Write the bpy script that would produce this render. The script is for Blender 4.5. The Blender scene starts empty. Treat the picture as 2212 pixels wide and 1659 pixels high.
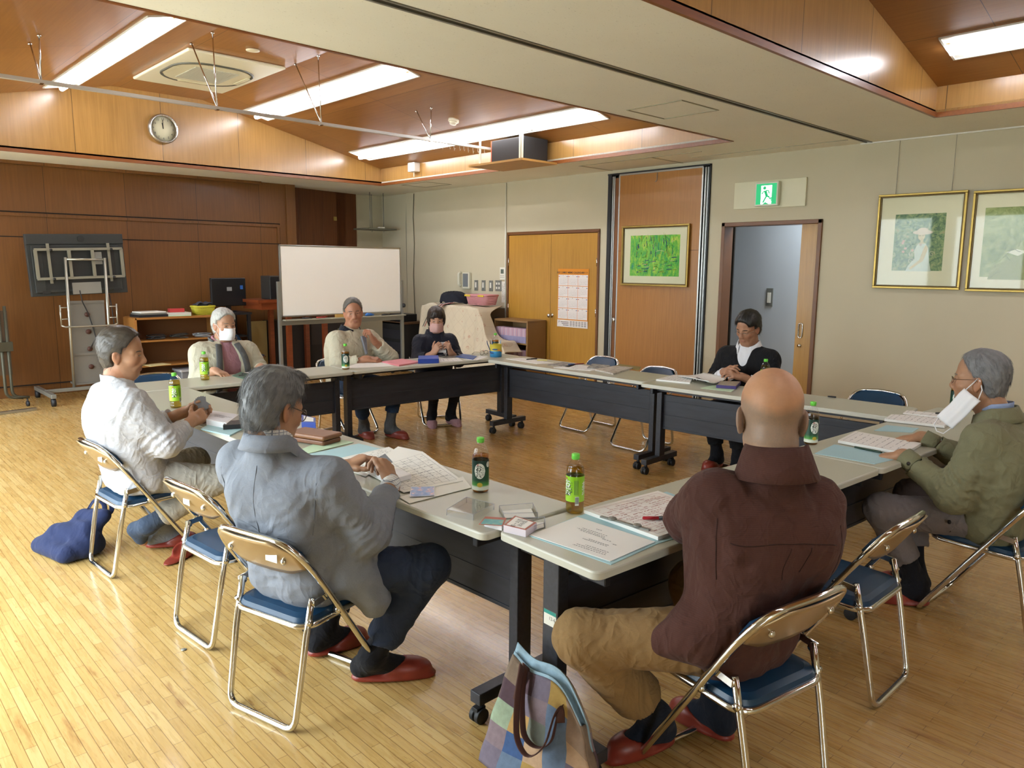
import bpy, bmesh, math, random
import numpy as np
from math import sin, cos, pi, radians as RAD
from mathutils import Vector, Matrix, Euler

random.seed(7)
SC = bpy.context.scene
COL = SC.collection

# ------------------------------------------------------------------ colours
def lin(c):
    if isinstance(c, str):
        c = [int(c[i:i+2], 16) / 255 for i in (0, 2, 4)]
    return tuple(x / 12.92 if x <= .04045 else ((x + .055) / 1.055) ** 2.4 for x in c[:3])

MATS = {}
class NT:
    """tiny wrapper for building a node tree"""
    def __init__(s, name):
        s.m = bpy.data.materials.new(name); s.m.use_nodes = True
        s.t = s.m.node_tree; s.b = s.t.nodes['Principled BSDF']; s.out = s.t.nodes['Material Output']
    def n(s, typ, **kw):
        nd = s.t.nodes.new(typ)
        for k, v in kw.items():
            if k.startswith('i_'):
                key = k[2:]
                key = int(key) if key.isdigit() else key.replace('_', ' ')
                if hasattr(v, 'is_linked'): s.t.links.new(v, nd.inputs[key])
                else: nd.inputs[key].default_value = v
            else: setattr(nd, k, v)
        return nd
    def l(s, a, b): s.t.links.new(a, b)
    def math(s, op, a, b=None, c=None):
        nd = s.t.nodes.new('ShaderNodeMath'); nd.operation = op
        for i, v in enumerate((a, b, c)):
            if v is None: continue
            if hasattr(v, 'is_linked'): s.l(v, nd.inputs[i])
            else: nd.inputs[i].default_value = v
        return nd.outputs[0]
    def mix(s, f, a, b, mode='MIX'):
        nd = s.t.nodes.new('ShaderNodeMix'); nd.data_type = 'RGBA'; nd.blend_type = mode
        for i, v in ((0, f), (6, a), (7, b)):
            if hasattr(v, 'is_linked'): s.l(v, nd.inputs[i])
            else: nd.inputs[i].default_value = v if i == 0 else (*v[:3], 1)
        return nd.outputs[2]
    def coord(s, kind='Object', scale=(1, 1, 1), rot=(0, 0, 0), loc=(0, 0, 0)):
        tc = s.t.nodes.new('ShaderNodeTexCoord'); mp = s.t.nodes.new('ShaderNodeMapping')
        s.l(tc.outputs[kind], mp.inputs[0]); mp.inputs['Scale'].default_value = scale
        mp.inputs['Rotation'].default_value = rot; mp.inputs['Location'].default_value = loc
        return mp.outputs[0]
    def noise(s, vec, scale, detail=3, rough=.55, dist=0):
        nd = s.n('ShaderNodeTexNoise'); s.l(vec, nd.inputs['Vector'])
        nd.inputs['Scale'].default_value = scale; nd.inputs['Detail'].default_value = detail
        nd.inputs['Roughness'].default_value = rough; nd.inputs['Distortion'].default_value = dist
        return nd.outputs[0]
    def ramp(s, f, stops):
        nd = s.t.nodes.new('ShaderNodeValToRGB'); s.l(f, nd.inputs[0])
        el = nd.color_ramp.elements
        while len(el) < len(stops): el.new(.5)
        for e, (p, c) in zip(el, stops): e.position = p; e.color = (*c[:3], 1)
        return nd.outputs[0]
    def bump(s, h, strength, dist=.001):
        nd = s.n('ShaderNodeBump'); s.l(h, nd.inputs['Height'])
        nd.inputs['Strength'].default_value = strength; nd.inputs['Distance'].default_value = dist
        s.l(nd.outputs[0], s.b.inputs['Normal'])
    def set(s, **kw):
        for k, v in kw.items():
            k = {'col': 'Base Color', 'rough': 'Roughness', 'metal': 'Metallic', 'coat': 'Coat Weight', 'coatr': 'Coat Roughness',
                 'spec': 'Specular IOR Level', 'trans': 'Transmission Weight', 'ior': 'IOR', 'sheen': 'Sheen Weight', 'alpha': 'Alpha',
                 'sss': 'Subsurface Weight'}.get(k, k)
            if hasattr(v, 'is_linked'): s.l(v, s.b.inputs[k])
            elif isinstance(v, (tuple, list)): s.b.inputs[k].default_value = (*v[:3], 1)
            else: s.b.inputs[k].default_value = v
        return s

def M(name, col='cccccc', rough=.5, metal=0., var=0., vs=8., bump=0., bs=120., **kw):
    """plain material with a little procedural variation"""
    if name in MATS: return MATS[name]
    t = NT(name); c = lin(col); co = t.coord()
    v = t.noise(co, vs, 4)
    f = t.math('MULTIPLY_ADD', v, 2 * max(var, .02), 1 - max(var, .02))
    t.set(col=t.mix(1., c, t.n('ShaderNodeCombineColor', i_0=f, i_1=f, i_2=f).outputs[0], 'MULTIPLY'), rough=rough, metal=metal, **kw)
    if bump: t.bump(t.noise(co, bs, 3), bump, .002)
    MATS[name] = t.m
    return t.m

def clear_mat(name, tint=(1, 1, 1), base=.04, edge=.5, rough=.03):
    """thin see-through sheet: tinted transparency plus a reflection that grows at the rim"""
    t = NT(name); a = t.n('ShaderNodeBsdfTransparent'); a.inputs[0].default_value = (*tint, 1); g = t.n('ShaderNodeBsdfGlossy'); g.inputs['Roughness'].default_value = rough
    w = t.n('ShaderNodeLayerWeight'); w.inputs[0].default_value = .5; f = t.math('MULTIPLY_ADD', t.math('POWER', w.outputs['Facing'], 4.), edge, base)
    x = t.n('ShaderNodeMixShader'); t.l(f, x.inputs[0]); t.l(a.outputs[0], x.inputs[1]); t.l(g.outputs[0], x.inputs[2]); t.l(x.outputs[0], t.out.inputs[0]); return t.m

def emit(name, col, s):
    if name in MATS: return MATS[name]
    t = NT(name); t.set(col=lin(col)); t.b.inputs['Emission Color'].default_value = (*lin(col), 1); t.b.inputs['Emission Strength'].default_value = s
    MATS[name] = t.m
    return t.m

# ------------------------------------------------------------------ mesh builder
class MB:
    def __init__(s): s.v = []; s.f = []; s.mi = []; s.sm = []
    def add(s, vs, fs, mi=0, sm=False):
        o = len(s.v); s.v += [tuple(v) for v in vs]
        for f in fs: s.f.append([i + o for i in f]); s.mi.append(mi); s.sm.append(sm)
        return s
    def box(s, c, d, rot=None, mi=0):
        x, y, z = d[0] / 2, d[1] / 2, d[2] / 2
        vs = [Vector(p) for p in ((-x, -y, -z), (x, -y, -z), (x, y, -z), (-x, y, -z), (-x, -y, z), (x, -y, z), (x, y, z), (-x, y, z))]
        if rot is not None:
            R = Euler(rot).to_matrix() if not isinstance(rot, Matrix) else rot
            vs = [R @ v for v in vs]
        return s.add([v + Vector(c) for v in vs], [(0, 3, 2, 1), (4, 5, 6, 7), (0, 1, 5, 4), (1, 2, 6, 5), (2, 3, 7, 6), (3, 0, 4, 7)], mi)
    def box2(s, a, b, mi=0):
        return s.box([(a[i] + b[i]) / 2 for i in range(3)], [abs(b[i] - a[i]) for i in range(3)], None, mi)
    def tube(s, pts, r, n=10, mi=0, cap=True, closed=False, flat=1., up=None):
        pts = [Vector(p) for p in pts]; m = len(pts); rs = r if isinstance(r, (list, tuple)) else [r] * m
        t0 = (pts[1] - pts[0]).normalized()
        u = Vector(up) if up else (Vector((0, 0, 1)) if abs(t0.z) < .9 else Vector((1, 0, 0)))
        rings = []
        for i, p in enumerate(pts):
            if closed: t = (pts[(i + 1) % m] - pts[i - 1])
            else: t = pts[min(i + 1, m - 1)] - pts[max(i - 1, 0)]
            t = t.normalized() if t.length > 1e-9 else t0
            u = (u - t * u.dot(t))
            u = u.normalized() if u.length > 1e-6 else t.orthogonal().normalized()
            w = t.cross(u)
            rings.append([p + u * (rs[i] * flat * cos(2 * pi * k / n)) + w * (rs[i] * sin(2 * pi * k / n)) for k in range(n)])
        vs = [v for R in rings for v in R]; fs = []
        for i in range(m if closed else m - 1):
            j = (i + 1) % m
            for k in range(n): fs.append((i * n + k, i * n + (k + 1) % n, j * n + (k + 1) % n, j * n + k))
        if cap and not closed: fs += [tuple(reversed(range(n))), tuple((m - 1) * n + k for k in range(n))]
        return s.add(vs, fs, mi, True)
    def cyl(s, a, b, r, r2=None, n=20, mi=0):
        return s.tube([a, b], [r, r if r2 is None else r2], n, mi)
    def lathe(s, prof, c=(0, 0, 0), n=28, mi=0, R=None, cap=True):
        c = Vector(c); vs = []
        for (r, z) in prof:
            for k in range(n):
                v = Vector((r * cos(2 * pi * k / n), r * sin(2 * pi * k / n), z))
                vs.append((R @ v if R is not None else v) + c)
        m = len(prof); fs = [(i * n + k, i * n + (k + 1) % n, (i + 1) * n + (k + 1) % n, (i + 1) * n + k) for i in range(m - 1) for k in range(n)]
        if cap: fs += [tuple(reversed(range(n))), tuple((m - 1) * n + k for k in range(n))]
        return s.add(vs, fs, mi, True)
    def prism(s, poly, z0, z1, T=None, mi=0, sm=False):
        """polygon (x,y) list extruded z0..z1, mapped by T"""
        n = len(poly); vs = [Vector((x, y, z0)) for x, y in poly] + [Vector((x, y, z1)) for x, y in poly]
        if T is not None: vs = [T @ v for v in vs]
        return s.add(vs, [tuple(reversed(range(n))), tuple(range(n, 2 * n))] + [(i, (i + 1) % n, n + (i + 1) % n, n + i) for i in range(n)], mi, sm)
    def grid(s, fn, nu, nv, mi=0, sm=True):
        vs = [fn(i / nu, j / nv) for j in range(nv + 1) for i in range(nu + 1)]
        return s.add(vs, [(j * (nu + 1) + i, j * (nu + 1) + i + 1, (j + 1) * (nu + 1) + i + 1, (j + 1) * (nu + 1) + i) for j in range(nv) for i in range(nu)], mi, sm)
    def build(s, name, mats, parent=None, loc=None, rot=None, bev=0, thick=0, T=None, subd=0):
        me = bpy.data.meshes.new(name)
        me.from_pydata(s.v if T is None else [T @ Vector(v) for v in s.v], [], s.f)
        for m in (mats if isinstance(mats, (list, tuple)) else [mats]): me.materials.append(m)
        me.polygons.foreach_set('material_index', s.mi); me.polygons.foreach_set('use_smooth', s.sm)
        me.update()
        o = bpy.data.objects.new(name, me); COL.objects.link(o)
        if parent: o.parent = parent
        if loc: o.location = loc
        if rot is not None: o.rotation_euler = rot
        if thick:
            k = o.modifiers.new('t', 'SOLIDIFY'); k.thickness = thick; k.offset = 0
        if bev:
            k = o.modifiers.new('b', 'BEVEL'); k.width = bev; k.segments = 2; k.limit_method = 'ANGLE'; k.angle_limit = RAD(40)
        if subd:
            k = o.modifiers.new('s', 'SUBSURF'); k.levels = subd; k.render_levels = subd
        return o

def rrect(w, d, r, n=5):
    """rounded rectangle outline"""
    out = []
    for cx, cy, a in ((w / 2 - r, d / 2 - r, 0), (-w / 2 + r, d / 2 - r, 90), (-w / 2 + r, -d / 2 + r, 180), (w / 2 - r, -d / 2 + r, 270)):
        for k in range(n + 1):
            t = RAD(a + 90 * k / n); out.append((cx + r * cos(t), cy + r * sin(t)))
    return out

def fillet(pts, r, n=5, closed=False):
    """round the corners of a polyline"""
    P = [Vector(p) for p in pts]; out = []; m = len(P)
    for i, p in enumerate(P):
        if not closed and i in (0, m - 1): out.append(p); continue
        a = P[i - 1] - p; b = P[(i + 1) % m] - p
        rr = min(r, a.length * .49, b.length * .49)
        a = p + a.normalized() * rr; b = p + b.normalized() * rr
        for k in range(n + 1):
            t = k / n; out.append(a * (1 - t) ** 2 + p * 2 * t * (1 - t) + b * t * t)
    return out

# ------------------------------------------------------------------ things
def tag(o, label, cat, group=None, kind=None):
    if label: o['label'] = label
    if cat: o['category'] = cat
    if group: o['group'] = group
    if kind: o['kind'] = kind
    return o
def thing(name, label, cat, loc=(0, 0, 0), rz=0., group=None, rot=None):
    o = bpy.data.objects.new(name, None); COL.objects.link(o); o.empty_display_size = .05
    o.location = loc; o.rotation_euler = rot if rot is not None else (0, 0, rz)
    return tag(o, label, cat, group)
def struct(o):
    o['kind'] = 'structure'; return o
def dup(root, loc, rz, label, group=None):
    r = root.copy(); COL.objects.link(r); r.location = loc; r.rotation_euler = (0, 0, rz); r['label'] = label
    if group: r['group'] = group
    for ch in list(root.children):
        c = ch.copy(); COL.objects.link(c); c.parent = r
        for g in list(ch.children):
            d = g.copy(); COL.objects.link(d); d.parent = c
    return r

def text_mesh(txt, size, T, mb, mi=0, align='CENTER', depth=0., wrap=None, vert=False, bold=0.):
    """letters as filled outlines appended to mb; T maps text plane (x right, y up) to the place"""
    cu = bpy.data.curves.new('t', 'FONT'); cu.body = txt; cu.size = size; cu.align_x = align; cu.align_y = 'CENTER'
    cu.resolution_u = 2; cu.extrude = depth; cu.offset = bold
    if vert: cu.body = '\n'.join(txt); cu.space_line = .95
    ob = bpy.data.objects.new('t', cu); COL.objects.link(ob)
    dg = bpy.context.evaluated_depsgraph_get(); dg.update()
    me = ob.evaluated_get(dg).to_mesh()
    vs = [v.co.copy() for v in me.vertices]; fs = [tuple(p.vertices) for p in me.polygons]
    ob.evaluated_get(dg).to_mesh_clear()
    bpy.data.objects.remove(ob); bpy.data.curves.remove(cu)
    if wrap: vs = [wrap(v) for v in vs]
    mb.add([T @ v if T is not None else v for v in vs], fs, mi)
    return mb

def frame3(o, x, y):
    """matrix with origin o, x axis x, y axis y"""
    x = Vector(x).normalized(); z = x.cross(Vector(y)).normalized(); y = z.cross(x)
    m = Matrix((x, y, z)).transposed().to_4x4(); m.translation = Vector(o); return m
# ------------------------------------------------------------------ room (metres; camera stands at x=0,y=0; +x is the door wall, +y the wood wall)
XW, YW, XL, YB, ZC = 7.2, 10.27, -.8, -3.6, 2.69

def wood_mat(name, c1, c2, axis='Z', seams=(), rough=.35, coat=.25, gs=1.):
    """wood veneer: grain along axis; seams = (coordinate index, period, offset, width)"""
    t = NT(name); tc = t.n('ShaderNodeTexCoord'); ob = tc.outputs['Object']
    sc = {'X': (1.2, 30, 30), 'Y': (30, 1.2, 30), 'Z': (30, 30, 1.2)}[axis]
    mp = t.n('ShaderNodeMapping'); t.l(ob, mp.inputs[0]); mp.inputs['Scale'].default_value = sc
    g = t.noise(mp.outputs[0], 1.6 * gs, 5, .62, .4); b = t.noise(t.coord(), .9, 2)
    f = t.math('MULTIPLY_ADD', b, .55, t.math('MULTIPLY', g, .7))
    c = t.ramp(f, [(.42, lin(c1)), (.82, lin(c2))])
    sep = t.n('ShaderNodeSeparateXYZ'); t.l(ob, sep.inputs[0]); h = None
    for (ax, per, off, w) in seams:
        x = t.math('SUBTRACT', sep.outputs[ax], off - per * 50)
        m = t.math('MODULO', x, per)
        s = t.math('LESS_THAN', m, w); h = s if h is None else t.math('MAXIMUM', h, s)
        # each panel its own tone
        idx = t.math('FLOOR', t.math('DIVIDE', x, per)); wn = t.n('ShaderNodeTexWhiteNoise', noise_dimensions='1D'); t.l(idx, wn.inputs['W'])
        k = t.math('MULTIPLY_ADD', wn.outputs[0], .16, .92)
        c = t.mix(1., c, t.n('ShaderNodeCombineColor', i_0=k, i_1=k, i_2=k).outputs[0], 'MULTIPLY')
    if h is not None: c = t.mix(t.math('MULTIPLY', h, .8), c, lin('2a1708'))
    t.set(col=c, rough=rough, coat=coat, coatr=.18)
    t.bump(g, .08, .001)
    MATS[name] = t.m
    return t.m

def floor_mat():
    t = NT('parquet'); co = t.coord()
    # mosaic parquet: blocks .30 long of narrow strips running along y
    br = t.n('ShaderNodeTexBrick', offset=.5, offset_frequency=2, squash=1.)
    mp = t.coord(rot=(0, 0, RAD(90)))
    t.l(mp, br.inputs['Vector'])
    for k, v in (('Scale', 1.), ('Mortar Size', .0012), ('Mortar Smooth', .1), ('Bias', 0.), ('Brick Width', .30), ('Row Height', .036)): br.inputs[k].default_value = v
    br.inputs['Color1'].default_value = (.30, .30, .30, 1); br.inputs['Color2'].default_value = (.75, .75, .75, 1); br.inputs['Mortar'].default_value = (0, 0, 0, 1)
    g = t.noise(t.coord(scale=(34, 2.2, 1)), 2., 5, .6, .3)
    f = t.math('ADD', t.math('MULTIPLY', br.outputs[0], .55), t.math('MULTIPLY', g, .5))
    c = t.ramp(f, [(.2, lin('a4814c')), (.5, lin('c2a063')), (.85, lin('d4b981'))])
    # worn and stained planks
    st = t.noise(t.coord(scale=(9, 1.6, 1)), 1.5, 4, .65); big = t.noise(co, .55, 2)
    m = t.ramp(t.math('MULTIPLY_ADD', big, .25, st), [(.73, (0, 0, 0)), (.83, (1, 1, 1))])
    c = t.mix(t.math('MULTIPLY', m, .55), c, lin('8a5a2c'))
    sp = t.noise(t.coord(scale=(40, 9, 1)), 1.2, 2)
    c = t.mix(t.ramp(sp, [(.70, (0, 0, 0)), (.74, (.6, .6, .6))]), c, lin('8d6233'))
    # boards turn darker and more orange towards the door wall
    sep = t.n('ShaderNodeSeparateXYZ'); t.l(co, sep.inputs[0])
    x_tone = t.ramp(t.math('MULTIPLY_ADD', sep.outputs[0], .16, -.1), [(.0, (0, 0, 0)), (.55, (1, 1, 1))])
    c = t.mix(t.math('MULTIPLY', x_tone, .75), c, t.mix(1., c, (.86, .70, .50), 'MULTIPLY'))
    c = t.mix(t.math('MULTIPLY', t.math('SUBTRACT', 1., br.outputs[1]), 0.), c, c)
    c = t.mix(t.math('MULTIPLY', br.outputs[1], .55), c, lin('5a3c1c'))
    t.set(col=c, rough=t.math('MULTIPLY_ADD', g, .16, .2), coat=.3, coatr=.12, spec=.45)
    t.bump(t.math('ADD', t.math('MULTIPLY', br.outputs[1], -1.), t.math('MULTIPLY', t.noise(co, 7, 2), .6)), .12, .002)
    return t.m

def plaster(name, col, spots=False, rough=.85):
    t = NT(name); co = t.coord(); c = lin(col)
    n = t.noise(co, 1.1, 4); k = t.math('MULTIPLY_ADD', n, .16, .92)
    c = t.mix(1., c, t.n('ShaderNodeCombineColor', i_0=k, i_1=k, i_2=k).outputs[0], 'MULTIPLY')
    if spots:                                     # worm-hole pattern of mineral ceiling board
        s = t.noise(t.coord(scale=(60, 150, 60)), 1., 2); m = t.ramp(s, [(.68, (0, 0, 0)), (.73, (1, 1, 1))])
        c = t.mix(t.math('MULTIPLY', m, .45), c, lin('8f8a6c'))
        t.bump(t.math('MULTIPLY', m, -1.), .3, .002)
    else:
        s = t.noise(t.coord(scale=(3, 1.2, 7)), 2.2, 4, .7); m = t.ramp(s, [(.70, (0, 0, 0)), (.78, (1, 1, 1))])
        c = t.mix(t.math('MULTIPLY', m, .12), c, lin('6d6450'))
        t.bump(t.noise(co, 260, 2), .08, .001)
    t.set(col=c, rough=rough, spec=.25)
    MATS[name] = t.m
    return t.m

W_WALL = wood_mat('wood_wall', '643f1c', '7b4f24', 'Z', ((0, .872, 2.23, .006),), .42, .15)
W_FASC = wood_mat('wood_fascia', '99713a', 'b3884a', 'Z', ((0, .912, 2.367, .006),), .3, .3)
W_FASCY = wood_mat('wood_fascia_side', '99713a', 'b3884a', 'Z', ((1, .912, 4.78, .006),), .3, .3)
W_CEIL = wood_mat('wood_ceiling', '8d5c2c', 'a27039', 'Y', ((0, .92, 3.77, .005), (1, 1.83, 7.06, .005)), .38, .2)
W_TRIM = wood_mat('wood_trim', '6f3c14', '8a4f1e', 'X', (), .4, .2)
W_DOOR = wood_mat('wood_door', 'a8792c', 'c0913c', 'Z', (), .35, .25, 1.4)
W_PART = wood_mat('wood_partition', '97642a', 'b07a38', 'Z', (), .38, .2, 1.4)
W_BROWN = wood_mat('wood_shelf', '8a5b29', 'a87438', 'X', (), .45, .1)
W_RED = wood_mat('wood_red', '6e3114', '8a4320', 'X', (), .4, .2)
PL_WALL = plaster('plaster_wall', 'c6bea4'); PL_CEIL = plaster('ceiling_board', 'ebe8d8', True); PL_HALL = plaster('hall_wall', 'b9c0c8')
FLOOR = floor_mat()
CHROME = M('chrome', 'd8d8d6', .12, 1., .04, 20); ALU = M('aluminium', 'b4b6b4', .32, 1., .05, 30)
STEEL = M('grey_steel', '8d8e88', .45, .6, .06); BLACK = M('black_plastic', '1c1c1e', .45, 0, .1); DARK = M('dark_metal', '2a2b30', .42, .35, .12, 5)
WHITE = M('white_plastic', 'e4e2d6', .4); RUBBER = M('rubber', '17171a', .6, 0, .1)

# floor slab and walls
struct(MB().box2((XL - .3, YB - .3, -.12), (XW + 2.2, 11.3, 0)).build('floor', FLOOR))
w = MB()                                              # door wall with three openings
def wall_x(mb, y0, y1, z0, z1, x0=XW, x1=XW + .14): mb.box2((x0, y0, z0), (x1, y1, z1))
wall_x(w, YB, 3.345, 0, ZC); wall_x(w, 3.345, 4.365, 2.02, ZC); wall_x(w, 4.365, 4.545, 0, ZC)
wall_x(w, 4.545, 5.945, 2.655, ZC); wall_x(w, 5.945, 6.06, 0, ZC); wall_x(w, 6.06, 7.69, 2.0, ZC); wall_x(w, 7.69, 10.07, 0, ZC)
wall_x(w, 10.07, 11.0, 0, ZC, XW + .07, XW + .21)
struct(w.build('wall_right', PL_WALL))
struct(MB().box2((6.7, 10.86, 0), (7.4, 11.0, ZC)).build('wall_back', PL_WALL))
struct(MB().box2((XL, YB - .15, 0), (XW + .1, YB, ZC)).build('wall_front', PL_WALL))
w = MB().box2((XL - .1, YW, .14), (5.24, YW + .1, ZC)); w.box2((XL - .1, YW + .012, 0), (5.24, YW + .1, .128))
w.box2((5.14, YW, 0), (5.24, YW + .3, ZC))
struct(w.build('wall_left', W_WALL))
# dark joints and battens of the stage front
j = MB()
j.box2((XL, YW - .004, .128), (5.2, YW + .02, .142)); j.box2((XL, YW - .003, 1.845), (5.12, YW + .02, 1.857)); j.box2((XL, YW - .006, 2.125), (5.14, YW + .02, 2.137))
j.box2((5.128, YW - .006, 1.85), (5.14, YW + .02, 2.137))
struct(j.build('trim_1', M('stage_joint', '150d08', .8)))
b = MB(); b.box2((XL, YW - .03, 2.085), (5.13, YW - .001, 2.118)); b.box2((5.09, YW - .03, 1.86), (5.125, YW - .001, 2.085))
b.box2((5.24, YW - .03, 0), (5.38, YW + .27, ZC)); b.box2((XL, YW - .09, 2.655), (4.85, YW - .001, ZC))
struct(b.build('trim_2', W_WALL))
# perforated board standing askew beside the stage
def perf():
    t = NT('perforated_board'); g = t.noise(t.coord(scale=(30, 30, 1.2)), 1.6, 5)
    c = t.ramp(g, [(.3, lin('5b3013')), (.8, lin('74421d'))])
    v = t.n('ShaderNodeTexVoronoi', feature='F1'); v.inputs['Randomness'].default_value = 0; v.inputs['Scale'].default_value = 1
    t.l(t.coord(scale=(38, 38, 38)), v.inputs['Vector'])
    h = t.math('LESS_THAN', v.outputs['Distance'], .2); t.set(col=t.mix(t.math('MULTIPLY', h, .75), c, lin('190d06')), rough=.5)
    return t.m
PERF = perf()
w = MB(); a = math.atan2(.3, 1.4)
for k in range(2): w.box((0.24 + .47 * k + .235, 0, 1.355), (.466, .03, 2.71))
w.box((1.2, 0, 1.355), (.42, .03, 2.71)); w.box((.12, 0, 1.355), (.236, .03, 2.71))
o = w.build('wall_corner', PERF, loc=(5.38, 10.56, 0), rot=(0, 0, a)); struct(o)
t_ = MB().box((.95, -.022, 2.28), (.055, .012, .06)).build('vent_cover', M('brass_cover', 'a08a45', .5), loc=(5.38, 10.56, 0), rot=(0, 0, a)); tag(t_, 'small brass square cover high on the perforated corner board', 'wall cover')

# ceiling ring around the raised wooden bays
c = MB(); A = (.27, 3.76, 6.285, 9.385); B = (.27, -2.4, 6.35, 2.115)
for (x0, y0, x1, y1) in ((XL, A[3], 7.5, 11.0), (XL, A[1], A[0], A[3]), (A[2], A[1], 7.5, A[3]), (XL, 2.96, 7.5, A[1]), (XL, B[3], 7.5, 2.89), (XL, B[1], B[0], B[3]), (B[2], B[1], 7.5, B[3]), (XL, YB, 7.5, B[1])):
    c.box2((x0, y0, ZC), (x1, y1, ZC + .05))
c.box2((XL, 2.89, ZC + .02), (7.5, 2.96, ZC + .05))
struct(c.build('ceiling', PL_CEIL))
g = MB()
for y in (2.893, 2.941): g.box2((XL, y, ZC - .004), (XW - .02, y + .016, ZC + .03))
g.box2((XL, 2.909, ZC + .012), (XW - .02, 2.941, ZC + .03), 1)
struct(g.build('trim_3', [M('track_grey', '8b8a80', .4, .5), BLACK]))
def bay(bx, tag_):
    x0, y0, x1, y1 = bx; s = .2272; zt = 3.49; xr, xl = 3.78, 2.77; z1 = zt - s * (x1 - xr); z0 = zt - s * (xl - x0)
    prof = [(x0, ZC), (x1, ZC), (x1, z1), (xr, zt), (xl, zt), (x0, z0)]
    m = MB()
    for y, d in ((y1, .03), (y0, -.03)):
        T = Matrix(((1, 0, 0, 0), (0, 0, 1, 0), (0, 1, 0, 0), (0, 0, 0, 1)))
        m.prism(prof, min(y, y + d), max(y, y + d), T)
    struct(m.build('trim_%d' % tag_, W_FASC))
    m = MB(); m.box2((x1, y0, ZC), (x1 + .03, y1, z1)); m.box2((x0 - .03, y0, ZC), (x0, y1, z0))
    struct(m.build('trim_%d' % (tag_ + 1), W_FASCY))
    m = MB(); q = .03
    for (xa, za, xb, zb) in ((x0 - q, z0 - q * s, xl, zt), (xl, zt, xr, zt), (xr, zt, x1 + q, z1 - q * s)):
        m.add([(xa, y0 - q, za), (xb, y0 - q, zb), (xb, y1 + q, zb), (xa, y1 + q, za), (xa, y0 - q, za + .04), (xb, y0 - q, zb + .04), (xb, y1 + q, zb + .04), (xa, y1 + q, za + .04)],
              [(0, 1, 2, 3), (7, 6, 5, 4), (0, 4, 5, 1), (1, 5, 6, 2), (2, 6, 7, 3), (3, 7, 4, 0)])
    struct(m.build('ceiling_%d' % tag_, W_CEIL))
    m = MB(); e = .018                                 # reddish bead along the lower edge
    m.box2((x0, y1 - e, ZC - .006), (x1, y1 + .004, ZC + .03)); m.box2((x0, y0 - .004, ZC - .006), (x1, y0 + e, ZC + .03))
    m.box2((x1 - e, y0 + e, ZC - .006), (x1 + .004, y1 - e, ZC + .03)); m.box2((x0 - .004, y0 + e, ZC - .006), (x0 + e, y1 - e, ZC + .03))
    struct(m.build('trim_%d' % (tag_ + 2), W_TRIM))
bay(A, 4); bay(B, 7)
# access hatches
h = MB()
for (x0, y0, x1, y1) in ((4.53, 3.12, 5.0, 3.6), (6.42, 8.5, 6.86, 9.1)):
    for (a0, b0, a1, b1) in ((x0, y0, x1, y0 + .012), (x0, y1 - .012, x1, y1), (x0, y0 + .012, x0 + .012, y1 - .012), (x1 - .012, y0 + .012, x1, y1 - .012)):
        h.box2((a0, b0, ZC - .004), (a1, b1, ZC + .01))
h.box2((6.6, 4.3, ZC - .004), (6.615, 5.9, ZC + .01)); h.box2((6.6, 4.9, ZC - .004), (7.19, 4.912, ZC + .01)); h.box2((6.615, 5.88, ZC - .004), (7.19, 5.895, ZC + .01)); h.box2((6.9, 3.0, ZC - .004), (6.912, 4.6, ZC + .01))
struct(h.build('trim_10', M('hatch_edge', '9a967e', .5, .3)))

# window wall behind the camera's left shoulder: tall glazed bays
w = MB(); bays = [(-3.3, -1.9), (2.3, 4.6), (4.9, 7.2), (7.5, 9.7)]
ys = [YB] + [v for b_ in bays for v in b_] + [11.0]
for k in range(0, len(ys), 2): w.box2((XL - .15, ys[k], 0), (XL, ys[k + 1], ZC))
for (y0, y1) in bays: w.box2((XL - .15, y0, 2.35), (XL, y1, ZC)); w.box2((XL - .15, y0, 0), (XL, y1, .25))
struct(w.build('wall_window', PL_WALL))
GLASS = clear_mat('pane_glass', (.97, .98, .98))
for k, (y0, y1) in enumerate(bays):
    m = MB()
    for y in (y0 + .025, (y0 + y1) / 2, y1 - .025): m.box2((XL - .1, y - .025, .25), (XL - .04, y + .025, 2.35))
    for z in (.275, 2.325): m.box2((XL - .1, y0, z - .025), (XL - .04, y1, z + .025))
    o = struct(m.build('window_%d' % (k + 1), ALU))
    MB().box2((XL - .075, y0, .3), (XL - .07, y1, 2.3)).build('pane', GLASS, o)
GND = NT('ground_grey'); GND.set(col=GND.ramp(GND.noise(GND.coord(), 3, 4), [(.3, lin('8f8e88')), (.8, lin('c4c2bd'))]), rough=.9)  # unseen ground outside, kept grey so no green bounces onto the walls
tag(MB().box2((-30, -25, -.5), (XL - .4, 35, -.3)).build('ground', GND.m), None, None, None, 'structure')

# hall beyond the sliding door
w = MB(); w.box2((8.35, 2.0, 0), (8.45, 5.6, 2.6)); w.box2((XW + .14, 1.95, 0), (8.4, 2.0, 2.6)); w.box2((XW + .14, 5.6, 0), (8.4, 5.65, 2.6)); w.box2((XW + .14, 2.0, 2.6), (8.4, 5.6, 2.65))
struct(w.build('wall_hall', PL_HALL))
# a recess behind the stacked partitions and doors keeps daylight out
struct(MB().box2((XW + .28, 4.4, 0), (XW + .3, 7.9, ZC)).build('wall_niche', M('niche', '2c2722', .9)))
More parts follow.
